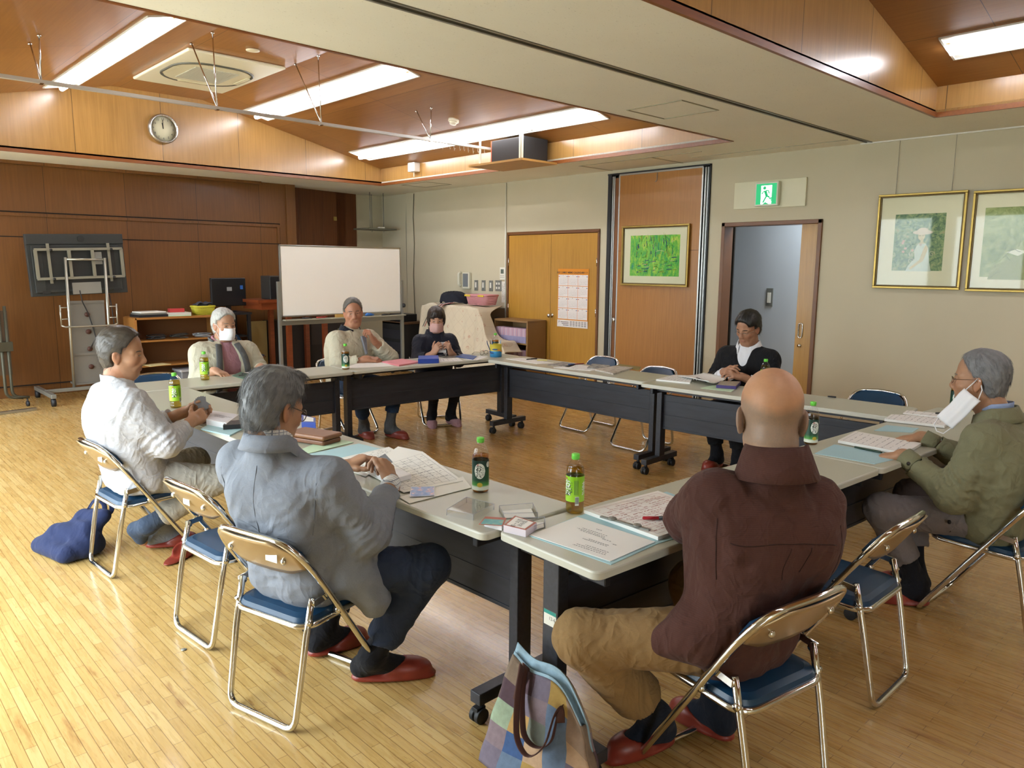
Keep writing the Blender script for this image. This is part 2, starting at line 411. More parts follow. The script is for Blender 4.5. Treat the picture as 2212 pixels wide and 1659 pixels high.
# ------------------------------------------------------------------ doors
BROWNFR = M('door_frame_brown', '6e4522', .4, 0, .1)
d = struct(thing('door_1', None, None, (XW, 6.87, 0)))
m = MB()
for y in (-.815, .805): m.box2((-.02, y - .0, 0), (.12, y + .03, 2.0))
m.box2((-.02, -.815, 1.98), (.12, .835, 2.02))
m.build('door_frame', BROWNFR, d, bev=.004)
for y0, y1 in ((-.78, .0), (.006, .8)):
    p = MB().box2((-.008, y0, .01), (.03, y1, 1.975)).build('door_leaf', W_DOOR, d, bev=.002)
    s = y0 if y0 < -.1 else y1
    for z in (.3, 1.0, 1.62):
        MB().cyl((-.014, s, z - .05), (-.014, s, z + .05), .008, n=8).build('hinge', CHROME, p)
RY = Euler((0, -pi / 2, 0)).to_matrix()
MB().lathe([(.03, 0), (.03, .006), (.011, .01), (.011, .04), (.024, .048), (.027, .06), (.02, .074), (.004, .078)], (-.008, -.03, .93), 20, R=RY).build('door_knob', CHROME, d)

d = struct(thing('door_2', None, None, (XW, 3.855, 0)))
m = MB()
for y in (.51, -.53): m.box2((-.02, y - .02, 0), (.15, y + .02, 2.03))
m.box2((-.02, -.55, 1.99), (.15, .53, 2.03))
m.build('door_frame', BROWNFR, d, bev=.004)
p = MB().box2((.05, -1.15, .01), (.085, -.32, 1.99)).build('sliding_door_leaf', W_DOOR, d, bev=.002)
# grip and lock on the leaf's leading edge
q = MB(); q.tube(fillet([(.045, -.375, 1.02), (.045, -.355, 1.02), (.045, -.355, .88), (.045, -.395, .88), (.045, -.395, 1.02), (.045, -.375, 1.02)], .018, 4), .006, 8); q.build('door_grip', CHROME, d)
MB().cyl((.052, -.375, .8), (.036, -.375, .8), .017).build('door_lock', CHROME, d)
MB().box2((.046, -.52, 1.26), (.05, -.485, 1.6)).build('door_notice', WHITE, d)
o = MB().box2((8.335, 4.37, 1.12), (8.352, 4.45, 1.33)).box2((8.325, 4.39, 1.16), (8.336, 4.43, 1.28), 1)
tag(o.build('light_switch', [STEEL, WHITE]), 'grey light switch on the hall wall seen through the sliding doorway', 'light switch')

# ------------------------------------------------------------------ stacked folding partition
d = thing('folding_partition', 'tall stacked wooden folding partition with aluminium edges and a painting hung on it', 'partition', (XW, 5.25, 0))
MB().box2((-.045, -.62, .02), (.05, .50, 2.615)).build('panel', W_PART, d, bev=.003)
MB().box2((.0, .50, .02), (.06, .60, 2.60)).build('end_panel', M('wood_part_dark', '774920', .4, 0, .15), d)
m = MB()
for y, x in ((-.627, -.05), (.495, -.05), (.6, -.01), (.625, -.01)): m.box2((x, y - .009, .02), (x + .06, y + .009, 2.62))
for k in range(3): m.box2((-.035 + .02 * k, -.66 - .018 * k, .02), (.05, -.645 - .018 * k, 2.62))
m.box2((-.05, -.63, 2.612), (.05, .5, 2.632)); m.build('metal_edge', ALU, d, bev=.003)
m = MB(); m.box2((-.02, .635, .02), (.05, .69, 2.64)); m.box2((-.02, -.705, .02), (.05, -.694, 2.64)); m.box2((.0, -.66, .02), (.04, -.64, 2.6)); m.box2((-.03, -.7, 2.634), (.05, .69, 2.65)); m.build('rubber_seal', RUBBER, d)
MB().box2((-.048, -.62, 1.748), (-.043, .5, 1.752)).build('panel_joint', M('joint_dark', '5d3613'), d)
MB().lathe([(.03, 0), (.028, .012), (.012, .02)], (-.012, .55, .93), 16, R=RY).build('lock', CHROME, d)
MB().tube(fillet([(-.03, -.04, 2.62), (-.055, -.04, 2.6), (-.055, -.04, 2.52), (-.06, -.02, 2.51)], .02, 3), .004, 6).build('hook', STEEL, d)

# ------------------------------------------------------------------ exit sign over the doorway
E_W = emit('sign_white', 'f2fff6', 1.4); E_G = emit('sign_green', '0f9a5f', .9)
d = thing('exit_sign', 'lit green emergency exit sign with running man on a cream plate above the sliding door', 'exit sign', (XW, 3.87, 2.295), rot=None)
MB().box2((-.02, -.385, -.135), (-.001, .385, .135)).build('plate', M('sign_plate', 'd8d5b8', .5), d, bev=.003)
MB().box2((-.07, -.125, -.12), (-.02, .125, .115)).build('lamp_box', M('sign_box', 'd9dccb', .4), d, bev=.006)
T = frame3((-.0715, .0, -.003), (0, -1, 0), (0, 0, 1))
g = MB(); g.prism([(-.108, -.1), (.108, -.1), (.108, .1), (-.108, .1)], -.001, .0005, T); g.build('face', E_G, d)
g = MB(); g.prism([(-.055, -.098), (.06, -.098), (.06, -.07), (.04, -.055), (.06, -.055), (.06, .082), (-.055, .082)], .0006, .0012, T)
def limb(pts, r):
    g2 = MB(); g2.tube([T @ Vector((x, y, .0016)) for x, y in pts], r, 8, flat=.12, up=(T @ Vector((0, 0, 1)) - T.translation)); return g2
g.build('doorway_symbol', E_W, d)
g = MB()
for pts, r in (([(-.008, .025), (.008, -.018)], .0135), ([(-.006, .03), (-.03, .022), (-.046, .0), ], .0055), ([(-.004, .033), (.024, .03), (.034, .002)], .0055),
               ([(.008, -.018), (-.012, -.05), (-.03, -.083)], .0075), ([(.008, -.018), (.035, -.032), (.04, -.046), (.066, -.043)], .0075)):
    g.tube([T @ Vector((x, y, .0016)) for x, y in pts], r, 8, flat=.1, up=T.to_3x3() @ Vector((0, 0, 1)))
g.prism([(-.018 + .0165 * cos(a), .058 + .0165 * sin(a)) for a in np.linspace(0, 2 * pi, 17)[:-1]], .0008, .0018, T)
g.prism([(-.03, -.098), (.03, -.098), (-.006, -.078)], .0008, .0016, T)
g.build('running_man', E_G, d)

# ------------------------------------------------------------------ framed pictures
GOLD = M('gold_frame', '9c8345', .34, .85, .3, 14); GOLDD = M('gold_dark', '5d4a22', .4, .5, .2)
MATB = M('mat_board', 'e8e3c4', .8)
PGL = clear_mat('picture_glass', (.97, .98, .97), .022)
def paint(name, stops, s1, s2, warp=1.5, streak=(1, 1, 1)):
    t = NT(name); co = t.coord(scale=streak)
    n = t.noise(co, s1, 6, .7, warp); n2 = t.noise(co, s2, 4, .7, .6)
    t.set(col=t.ramp(t.math('MULTIPLY_ADD', n2, .35, t.math('MULTIPLY', n, .65)), [(p, lin(c)) for p, c in stops]), rough=.7); return t.m
def picture(name, label, c, w, h, pw, ph, art, tilt=0., x=XW, pdz=0., fw=.030, extra=None, cat='picture', dx=0):
    d = thing(name, label, cat, (x, c[0], c[1]), rot=(0, tilt, 0))
    m = MB()
    for mi, (o, i, xa, xb) in enumerate(((0, fw * .62, -.032, -.002), (fw * .62, fw, -.024, -.002))):
        W, H_ = w / 2 - o, h / 2 - o; a, b = w / 2 - i, h / 2 - i
        for (y0, y1, z0, z1) in ((-W, W, b, H_), (-W, W, -H_, -b), (-W, -a, -b, b), (a, W, -b, b)): m.box2((xa, y0, z0), (xb, y1, z1), mi)
    m.build('frame', [GOLD, GOLDD], d, bev=.003)
    MB().box2((-.012, -w / 2 + fw, -h / 2 + fw), (-.004, w / 2 - fw, h / 2 - fw)).build('mat_board', MATB, d)
    p = MB().box2((-.0125, -pw / 2, -ph / 2 + pdz), (-.0118, pw / 2, ph / 2 + pdz)).build('print', art, d)
    if extra: extra(d, frame3((-.0128, 0, pdz), (0, -1, 0), (0, 0, 1)))
    MB().box2((-.0175, -w / 2 + fw, -h / 2 + fw), (-.0165, w / 2 - fw, h / 2 - fw)).build('glass', PGL, d)
    return d
ART1 = paint('art_garden', [(.3, '2f4a56'), (.42, '58785f'), (.5, '7d9a6c'), (.58, 'a2b07f'), (.66, 'b89a80'), (.75, 'd0d0a4')], 16, 60)
ART2 = paint('art_green', [(.3, '55704a'), (.45, '8a9c62'), (.55, 'a3b074'), (.7, 'bcc48c')], 7, 40)
ART3 = paint('art_pond', [(.28, '1f4fa0'), (.38, '1f8f5a'), (.47, '57b548'), (.55, '8fd04a'), (.62, 'c9d85a'), (.7, 'b9d9c0'), (.8, '5fa8c8')], 7, 30, 1.2, (1, 1.7, .8))
def lady(d, T):                                         # a seated lady with a wide hat, in flat washes
    m = MB(); E = lambda cx, cy, rx, ry, n=20, a0=0, a1=2 * pi: [(cx + rx * cos(a), cy + ry * sin(a)) for a in np.linspace(a0, a1, n + 1)[:-1]]
    m.prism([(-.09, -.25), (.12, -.25), (.1, -.17), (.085, -.06), (.06, -.01), (.0, -.01), (-.03, -.07), (-.02, -.14), (-.07, -.2)], 0, .0002, T, 0)
    m.prism([(.06, -.02), (.085, -.05), (.05, -.16), (-.05, -.235), (-.06, -.22), (.02, -.15), (.045, -.06)], .0002, .0004, T, 1)
    m.prism([(.0, -.012), (.06, -.012), (.04, .0), (.038, .04), (.018, .04), (.016, .0)], .0002, .0004, T, 1)
    m.prism(E(.022, .052, .028, .037), .0004, .0006, T, 1)
    m.prism(E(.03, .085, .082, .02), .0006, .0008, T, 2); m.prism(E(.03, .097, .045, .028), .0008, .001, T, 2)
    for x in (.01, .034): m.prism(E(x, .058, .005, .003, 8), .0006, .0007, T, 3)
    for cx, cy in ((-.05, -.1), (-.05, -.16), (.115, -.1)): m.tube([T @ Vector((cx + .026 * (1 - k / 14) * cos(k * .7), cy + .026 * (1 - k / 14) * sin(k * .7), .0008)) for k in range(14)], .0018, 5, 2)
    for k in range(9): m.prism(E(-.14 + .3 * random.random(), -.1 + .22 * random.random(), .012, .011, 8), .0001, .0002, T, 4)
    m.build('figure', [M('wash_white', 'c9d3c0', .7, 0, .15, 40), M('wash_skin', 'cdbf8f', .7), M('wash_hat', 'd9cbb0', .7), M('wash_dark', '4b5648', .7), M('wash_rose', 'c7a58e', .7)], d)
def reader(d, T):
    m = MB()
    m.prism([(-.22, -.3), (.3, -.3), (.3, .05), (.16, .1), (.1, .0), (-.02, -.1), (-.2, -.2)], 0, .0002, T, 0)
    m.prism([(.3, .03), (.3, .12), (.2, .1), (.12, .06), (.1, .03), (.2, .04)], .0002, .0004, T, 1)
    m.prism([(-.1, -.08), (-.03, -.055), (.04, -.075), (-.02, -.11)], .0003, .0006, T, 2)
    for k in range(26):
        x, y = random.uniform(-.2, .28), random.uniform(-.28, .1)
        m.tube([T @ Vector((x + .09 * q / 5 * cos(k), y + .06 * q / 5 * sin(k * 1.7) + .01 * sin(q), .0006)) for q in range(6)], .0013, 4, 3)
    m.build('figure', [M('wash_olive', '97a069', .7, 0, .2, 30), M('wash_skin2', 'c3b483', .7), M('wash_page', 'dfe0c8', .7), M('wash_ink', '59633f', .7)], d)
picture('framed_print', 'gold framed print of a seated lady in a wide hat, right of the sliding door', (2.435, 1.805), .715, .825, .41, .49, ART1, -.012, pdz=-.01, extra=lady, x=XW - .006)
picture('framed_print', 'gold framed green print of a reading figure, cut by the right edge of the picture', (1.66, 1.795), .75, .82, .56, .56, ART2, -.012, pdz=-.01, extra=reader, x=XW - .006)
def bridge(d, T):
    m = MB()
    for k in range(150):
        x = random.uniform(-.26, .26); y = random.uniform(-.2, .2); L_ = random.uniform(.02, .07); v = y > -.02
        m.tube([T @ Vector((x, y, .0003 + k * 1e-5)), T @ Vector((x + (random.uniform(-.01, .01) if v else L_), y + (L_ if v else .004), .0003 + k * 1e-5))], random.uniform(.0015, .0045), 4, random.randrange(5), flat=.05, up=T.to_3x3() @ Vector((0, 0, 1)))
    m.tube([T @ Vector((.02 + .12 * k / 8, .045 + .014 * sin(pi * k / 8), .0012)) for k in range(9)], .003, 4, 4, flat=.1, up=T.to_3x3() @ Vector((0, 0, 1)))
    m.build('brush_stroke', [M('stroke_%d' % i, c, .7) for i, c in enumerate(('6ab53c', '2f7f6a', '27508f', 'b9cf52', 'd8e2b0'))], d)
picture('framed_painting', 'gold framed green and blue landscape painting hanging on the wooden partition', (5.205, 1.692), .925, .685, .68, .46, ART3, 0., x=XW - .048, extra=bridge, fw=.032)
m = MB()
for y in (2.66, 2.21): m.tube([(XW - .012, y, 2.2), (XW - .012, y, ZC - .01)], .0016, 5)
tag(m.build('hanging_wire', STEEL), 'thin wires from the ceiling holding the print of the lady in the hat', 'picture wire')
m = MB(); m.box2((XW - .02, YB + .2, ZC - .012), (XW - .004, 3.0, ZC - .001)); tag(m.build('picture_rail', WHITE), 'slim white picture rail along the ceiling above the framed prints', 'picture rail')
m = MB(); m.tube([(XW - .012, y_, z_) for y_, z_ in ((7.735, 2.68), (7.735, .0))], .009, 6); tag(m.build('cable_duct', WHITE), 'white cable duct running down the wall beside the double doors', 'cable duct')

# ------------------------------------------------------------------ clock on the gable
d = thing('wall_clock', 'round silver wall clock on the wooden gable, showing nearly twelve', 'clock', (3.285, 9.354, 3.093))
RX = Euler((pi / 2, 0, 0)).to_matrix()
MB().lathe([(.165, 0), (.165, .03), (.155, .045), (.142, .045), (.138, .03)], R=RX, n=48, cap=False).build('rim', M('silver', 'c3c4c2', .25, .9), d)
MB().lathe([(.0, .0), (.14, .0), (.14, .012), (0, .012)], R=RX, n=40, cap=False).build('dial', M('dial', 'd7d3b4', .6), d)
T = frame3((0, -.0135, 0), (1, 0, 0), (0, 0, 1)); m = MB()
for k in range(1, 13):
    a = pi / 2 - k * pi / 6; text_mesh(str(k), .034, T @ Matrix.Translation((.108 * cos(a), .108 * sin(a), 0)), m)
m.build('numerals', BLACK, d)
for ang, L_, r in ((92, .1, .0035), (99, .065, .005)):
    a = RAD(ang); MB().tube([(0, -.017, 0), (L_ * cos(a), -.017, L_ * sin(a))], r, 6).build('clock_hand', BLACK, d)

# ------------------------------------------------------------------ ceiling lights, air conditioner, detectors
TUBE = emit('lamp_tube', 'f6f6ff', 26.); REFL = M('reflector', 'efefe6', .35, 0, .02)
def slope_T(x, y, side):
    s = .2272
    if side == 'r': z = 3.49 - s * (x - 3.78); n = Vector((-s, 0, -1))
    else: z = 3.49 - s * (2.77 - x); n = Vector((s, 0, -1))
    return frame3((x, y, z), (0, 1, 0), n.cross(Vector((0, 1, 0))))      # x along y, z = downward normal
def lamp(x, y, L_, side, label):
    T = slope_T(x, y, side)
    if (T.to_3x3() @ Vector((0, 0, 1))).z > 0: T = T @ Matrix.Rotation(pi, 4, 'X')
    d = thing('ceiling_light', label, 'ceiling light', (0, 0, 0), group='recessed fluorescent ceiling lights'); d.matrix_world = T
    W = .335; m = MB()
    for (x0, x1, y0, y1) in ((-L_/2, L_/2, -W/2, -W/2 + .012), (-L_/2, L_/2, W/2 - .012, W/2), (-L_/2, -L_/2 + .014, -W/2, W/2), (L_/2 - .014, L_/2, -W/2, W/2)): m.box2((x0, y0, -.01), (x1, y1, .012))
    m.build('rim', WHITE, d)
    m = MB(); a, b = W / 2 - .012, .05
    for sg in (-1, 1): m.add([(-L_/2, sg * a, .004), (L_/2, sg * a, .004), (L_/2, sg * b, -.001), (-L_/2, sg * b, -.001)], [(0, 1, 2, 3) if sg < 0 else (3, 2, 1, 0)])
    m.box2((-L_/2, -b, -.004), (L_/2, b, .001))
    n = int(round(L_ / 1.0))
    for k in range(1, n): m.add([(-L_/2 + L_ * k / n, -a, .002), (-L_/2 + L_ * k / n, a, .002), (-L_/2 + L_ * k / n, .03, .045), (-L_/2 + L_ * k / n, -.03, .045)], [(0, 1, 2, 3)])
    m.build('reflector', REFL, d)
    for k in range(n):
        x0 = -L_/2 + L_ * k / n + .03; x1 = -L_/2 + L_ * (k + 1) / n - .03
        MB().tube([(x0, 0, .028), (x1, 0, .028)], .026, 10).build('tube', TUBE, d)
lamp(2.22, 7.6, 3.15, 'l', 'long lit ceiling light left of the square air conditioner')
lamp(4.33, 7.6, 3.15, 'r', 'lit ceiling light between the air conditioner and the smoke detector')
lamp(5.79, 7.05, 4.25, 'r', 'longest lit ceiling light, low on the slope above the black speaker')
lamp(5.80, -.2, 4.2, 'r', 'lit ceiling light in the nearer wooden ceiling bay')
lamp(2.22, -.2, 3.15, 'l', 'lit ceiling light in the nearer bay, outside the view')
d = thing('air_conditioner', 'square cream ceiling cassette air conditioner between two ceiling lights', 'air conditioner', (3.275, 7.99, 3.49))
MB().box2((-.475, -.76, -.03), (.475, .76, -.001)).build('panel', M('ac_cream', 'ddd8b9', .45), d, bev=.012)
m = MB(); R_ = [(x, y) for x, y in rrect(.78, .86, .3, 8)]; m.tube([(x, y, -.032) for x, y in R_], .014, 6, closed=True); m.build('air_slot', M('slot_dark', '4c4a3c', .6), d)
m = MB(); m.prism(rrect(.74, .82, .28, 8), -.04, -.03); m.build('inner_panel', M('ac_cream2', 'd6d1b0', .45), d)
g = MB(); 
for k in range(22): g.box2((-.22, -.27 + .025 * k, -.047), (.22, -.258 + .025 * k, -.04))
g.build('intake_grille', M('grille', 'b5b29b', .6), d)
for x, y, a, b in ((0, .4, .3, .05), (0, -.4, .3, .05), (.36, 0, .05, .34), (-.36, 0, .05, .34)): MB().prism([(x + p, y + q) for p, q in rrect(a, b, .024, 4)], -.045, -.038).build('louvre', M('ac_cream3', 'cfcaa6', .5), d)
d = MB().lathe([(.0, -.004), (.06, -.004), (.06, -.012), (.02, -.018), (0, -.018)], (3.258, 6.901, 3.49), 28); d = d.build('ceiling_speaker', M('spk_cream', 'd8cda8', .5)); tag(d, 'small round cream speaker disc on the flat ceiling near the air conditioner', 'ceiling speaker')
T = slope_T(5.381, 6.629, 'r')
if (T.to_3x3() @ Vector((0, 0, 1))).z > 0: T = T @ Matrix.Rotation(pi, 4, 'X')
d = thing('smoke_detector', 'round cream smoke detector on the sloping wooden ceiling', 'smoke detector'); d.matrix_world = T
MB().lathe([(.0, 0), (.058, 0), (.058, .025), (.05, .03), (0, .03)]).build('base', M('det_cream', 'e3dcc2', .5), d); MB().lathe([(.0, .03), (.04, .03), (.036, .055), (0, .058)]).build('sensor', M('det_cream'), d)

# ------------------------------------------------------------------ curtain rail on V hangers
d = thing('curtain_rail', 'long white curtain rail hung on thin V rods under the wooden ceiling', 'curtain rail', (0, 6.6, 2.868))
MB().box2((.28, -.018, -.012), (6.283, .018, .014)).build('track', M('rail_white', 'c9c6be', .35, .3), d)
for (x, za, ya, yb) in ((1.475, 3.19, .24, -.05), (2.775, 3.488, .48, .02), (3.76, 3.488, .46, .02), (5.04, 3.2, .24, -.02)):
    h = MB(); h.tube([(x, 0, .01), (x, ya, za - 2.868)], .006, 6); h.tube([(x, 0, .01), (x, yb, za - 2.868)], .006, 6)
    for y in (ya, yb): h.cyl((x, y, za - 2.872), (x, y, za - 2.885), .014, n=10)
    h.box2((x - .012, -.02, -.016), (x + .012, .02, -.01)); h.build('hanger_rod', CHROME, d)
for x in (5.2, 5.3, 5.36, 5.44, 5.5, 5.56, 5.63, 5.7, 5.8, 5.95, 6.0, 6.1):
    MB().tube([(x, 0, -.01), (x, 0, -.04), (x + .01, .004, -.055 - .02 * random.random()), (x + .016, 0, -.045)], .0025, 5).build('hook', WHITE, d)
MB().box2((6.255, -.03, -.03), (6.284, .03, .03)).build('end_bracket', STEEL, d)

# ------------------------------------------------------------------ speaker on its hanging board, emergency light
d = thing('speaker_shelf', 'thin wooden shelf board hung on white straps under the fascia', 'shelf', (6.0, 6.36, 2.695))
MB().box2((-.27, -.44, -.022), (.27, .44, 0)).build('board', M('ply', 'b58747', .5, 0, .15), d)
for y in (-.33, -.365, .32): MB().box2((-.2, y - .012, 0), (-.19, y + .012, .38)).build('strap', M('strap_white', 'd8d6c4', .6), d)
d = thing('speaker', 'black box loudspeaker on the hanging shelf under the ceiling', 'speaker', (6.0, 6.27, 2.695))
MB().box2((-.16, -.27, 0), (.2, .26, .245)).build('cabinet', M('spk_black', '222120', .7, 0, .1), d, bev=.006)
MB().box2((-.166, -.26, .008), (-.16, .247, .237)).build('grille', M('spk_cloth', '2b2826', .9, 0, .2, 300), d)
MB().box2((-.166, .248, .002), (-.155, .26, .243)).build('edge_stripe', M('stripe_orange', 'c2522e', .5), d)
d = thing('emergency_light', 'small white box lamp on the fascia beside the corner of the ceiling bay', 'emergency light', (6.283, 8.53, 2.85))
MB().box2((-.1, -.075, -.045), (0, .075, .075)).build('housing', WHITE, d, bev=.01); MB().cyl((-.05, 0, -.045), (-.05, 0, -.11), .006).build('pull_switch', WHITE, d)

# ------------------------------------------------------------------ wall fittings by the double doors
d = thing('wall_phone', 'beige wall telephone with handset above the patterned cloth', 'telephone', (XW, 8.57, 1.36))
MB().box2((-.05, -.1, -.13), (-.001, .06, .11)).build('body', M('phone_beige', 'd5d3bf', .45), d, bev=.012); MB().box2((-.054, -.075, -.1), (-.05, .035, .09)).build('keypad', M('keys', '71767a', .5), d)
m = MB(); m.tube(fillet([(-.05, .085, .105), (-.085, .09, .09), (-.085, .09, -.07), (-.05, .085, -.09)], .03, 4), .02, 10); m.build('handset', M('phone_beige'), d)
for k, (y, lab) in enumerate(((8.36, 'first grey switch plate right of the wall telephone'), (8.2, 'second grey switch plate right of the wall telephone'), (8.04, 'third grey switch plate, beside the four-button plate'))):
    d = thing('switch_plate', lab, 'light switch', (XW, y, 1.285), group='grey switch plates by the double doors')
    MB().box2((-.012, -.038, -.075), (-.001, .038, .075)).build('plate', STEEL, d, bev=.003); MB().box2((-.018, -.014, -.03), (-.012, .014, .045)).build('rocker', WHITE, d)
d = thing('switch_plate', 'wide grey switch plate with four white buttons', 'light switch', (XW, 7.885, 1.29)); MB().box2((-.012, -.062, -.075), (-.001, .062, .075)).build('plate', STEEL, d, bev=.003)
for y in (-.025, .025):
    for z in (-.03, .03): MB().box2((-.018, y - .012, z - .015), (-.012, y + .012, z + .015)).build('button', WHITE, d)
d = thing('thermostat', 'white remote control panel with grey display on the wall beside the double doors', 'thermostat', (XW, 7.79, 1.46))
MB().box2((-.022, -.05, -.085), (-.001, .05, .085)).build('housing', WHITE, d, bev=.004); MB().box2((-.0235, -.03, .0), (-.022, .03, .06)).build('display', M('lcd', '5f6b60', .3), d)
m = MB()
for y in (-.03, 0, .03):
    for z in (-.03, -.055): m.box2((-.025, y - .008, z - .006), (-.022, y + .008, z + .006))
m.build('buttons', M('btn', 'b9b7ab', .5), d)
d = thing('notice_strip', 'narrow white notice with vertical writing beside the double doors', 'notice', (XW, 7.775, 1.21)); MB().box2((-.003, -.045, -.15), (-.001, .045, .14)).build('sheet', WHITE, d)
T = frame3((-.0035, 0, 0), (0, -1, 0), (0, 0, 1)); m = MB(); text_mesh('使用後は必ず消灯', .03, T @ Matrix.Translation((.016, 0, 0)), m, vert=True); text_mesh('してください', .03, T @ Matrix.Translation((-.018, .01, 0)), m, vert=True); m.build('writing', BLACK, d)
# corner ladder rack: thin rods carrying a small shelf
d = thing('corner_shelf', 'small metal shelf hung on four thin rods in the back corner', 'shelf', (6.9, 10.5, 2.13)); MB().box2((-.27, -.22, -.012), (.26, .22, .012)).build('plate', M('shelf_grey', '7b7a68', .5, .3), d)
for x, y in ((-.2, -.16), (.04, .16), (.05, -.16), (.24, .12)): MB().cyl((x, y, -.035), (x, y, .56), .006, n=6).build('rod', STEEL, d)
o = MB().box2((-.06, -.222, .012), (.03, -.16, .03)).build('box', WHITE, None, loc=(6.9, 10.5, 2.13)); o.name = 'small_box'; tag(o, 'small white box at the front of the hanging corner shelf', 'box')
m = MB(); m.tube([(XW + .05, 10.12, ZC - .02), (XW + .045, 10.14, 2.2), (XW + .05, 10.12, .2)], .009, 6); tag(m.build('conduit_pipe', M('pipe', '8d8c78', .5, .2)), 'grey conduit pipe running down the back corner wall', 'pipe')
m = MB(); m.tube([(XW - .01, 9.85, ZC - .02), (XW - .015, 9.87, 2.3), (XW - .012, 9.85, 1.9), (XW - .015, 9.88, 1.4), (XW - .012, 9.84, .5)], .006, 6); tag(m.build('wall_cable', M('cable_grey', '6d6a58', .6)), 'loose grey cable hanging down the pillar near the back corner', 'cable')

# ------------------------------------------------------------------ whiteboard on wheels
d = thing('whiteboard', 'large white marker board on a grey wheeled stand behind the person in the cream sweater', 'whiteboard', (5.335, 8.9, 0))
MB().box2((-.89, -.012, .925), (.89, .012, 1.785)).build('board', M('board_white', 'f6f5ee', .25, 0, .02, 2), d)
m = MB()
for (x0, x1, z0, z1) in ((-.91, .91, 1.785, 1.805), (-.91, .91, .905, .925), (-.91, -.89, .905, 1.805), (.89, .91, .905, 1.805)): m.box2((x0, -.016, z0), (x1, .016, z1))
m.build('board_frame', ALU, d, bev=.003)
m = MB()
for x in (-.93, .93):
    m.box2((x - .02, -.02, .12), (x + .02, .02, 1.35)); m.box2((x - .022, -.3, .08), (x + .022, .3, .125))
m.box2((-.93, -.018, .8), (.93, .018, .86)); m.build('stand', STEEL, d, bev=.003)
MB().box2((-.9, -.1, .862), (.93, -.018, .876)).build('tray', M('tray_grey', 'a5a598', .5, .2), d)
for x in (-.93, .93):
    for y in (-.26, .26): MB().cyl((x - .012, y, .035), (x + .012, y, .035), .035).cyl((x, y, .07), (x, y, .085), .01).build('caster', RUBBER, d)
MB().cyl((.93, -.02, 1.0), (.96, -.02, 1.0), .03).build('tilt_knob', BLACK, d)
tag(MB().box2((-.09, -.02, 0), (.09, .02, .04)).build('board_eraser', M('wood_eraser', 'b8924e', .6), loc=(5.255, 8.84, .877)), 'wooden board eraser on the whiteboard tray', 'eraser')
tag(MB().tube([(0, 0, .012), (.03, 0, .02), (.09, .01, .016), (.14, 0, .012)], [.012, .022, .02, .008], 8).build('blue_cloth', M('blue_rag', '3a6fb5', .8), loc=(5.62, 8.84, .877)), 'small blue cloth lying on the whiteboard tray', 'cloth')
for k, x in enumerate((4.75, 4.95, 5.95)): tag(MB().cyl((-.065, 0, .009), (.065, 0, .009), .009, n=8).build('board_marker', [BLACK, M('mk_red', 'a33a30'), BLACK][k], loc=(x, 8.84, .877)), ('black marker at the left of the whiteboard tray', 'red marker on the whiteboard tray left of the eraser', 'black marker at the right end of the whiteboard tray')[k], 'marker')

# ------------------------------------------------------------------ television seen from behind, on its stand
d = thing('television_stand', 'large television seen from behind on a grey metal wheeled stand', 'television', (2.4, 9.75, 0))
TVB = M('tv_back', '2f3130', .55, .1, .15, 4); TVD = M('tv_dark', '1d1e1d', .6); FR = M('stand_grey', '8f8c7d', .45, .4)
Tt = Matrix.Translation((0, 0, 1.54)) @ Matrix.Rotation(RAD(-2), 4, 'Y') @ Matrix.Rotation(RAD(1.5), 4, 'Z')
m = MB(); m.box2((-.5, .0, -.34), (.5, .06, .345)); m.box2((-.46, -.03, -.3), (.44, .0, .22)); m.box2((-.5, -.012, .23), (.5, .0, .345)); m.build('screen_housing', TVB, d, bev=.006, T=Tt)
m = MB(); m.box2((-.36, -.036, -.27), (.38, -.03, .2)); m.box2((-.4, -.034, -.31), (-.32, -.028, -.275)); m.box2((.33, -.034, -.31), (.41, -.028, -.285)); m.prism([(.06 * .6 * cos(a) + .05, .06 * .6 * sin(a) + .29) for a in np.linspace(0, 6.28, 17)[:-1]], -.0, .02, Matrix(((1, 0, 0, 0), (0, 0, 1, -.022), (0, 1, 0, 0), (0, 0, 0, 1)))); m.build('rear_panel', TVD, d, T=Tt)
MB().box2((-.1, -.045, -.33), (.2, -.03, -.2)).box2((.16, -.05, .0), (.24, -.036, .14)).build('terminal_plate', M('term', '8b8a84', .5, .3), d, T=Tt)
m = MB()
for z in (.175, -.145): m.box2((-.44, -.075, z - .014), (.46, -.05, z + .014))
for x in (-.43, -.1, .14, .45): m.box2((x - .016, -.075, -.145), (x + .016, -.05, .175))
for x in (-.3, .32): m.box2((x - .014, -.05, -.2), (x + .014, -.03, .24)); m.cyl((x + .02, -.09, .17), (x + .02, -.07, .17), .014, mi=1); m.cyl((x + .02, -.09, -.15), (x + .02, -.07, -.15), .014, mi=1)
m.build('mount_frame', [FR, BLACK], d, T=Tt)
m = MB()
for x in (-.15, .255): m.tube([(x, -.02, .14), (x, -.09, 1.62)], .016, 10)
m.tube([(-.15, -.088, 1.6), (.255, -.088, 1.6)], .013, 8)
for x0, s_ in ((-.15, -1), (.255, 1)):
    xo = x0 + .09 * s_; m.tube([(xo, -.08, 1.09), (xo, -.08, .85)], .009, 8)
    for z in (1.06, .93): m.tube([(x0, -.06, z), (xo, -.08, z)], .007, 6)
m.tube([(-.24, -.08, .86), (-.2, -.08, .84), (.3, -.08, .84), (.345, -.08, .86)], .01, 8)
m.build('pole', M('pole_light', 'b3b3a8', .3, .8), d)
m = MB(); m.box2((-.135, -.01, .16), (.24, .2, .18))
for z in (.5, .8, 1.1): m.box2((-.135, .0, z), (.24, .012, z + .03))
m.box2((-.135, .012, .16), (.24, .02, 1.12)); m.build('cabinet_back', M('cab_grey', '74716a', .55, .1), d)
m = MB()
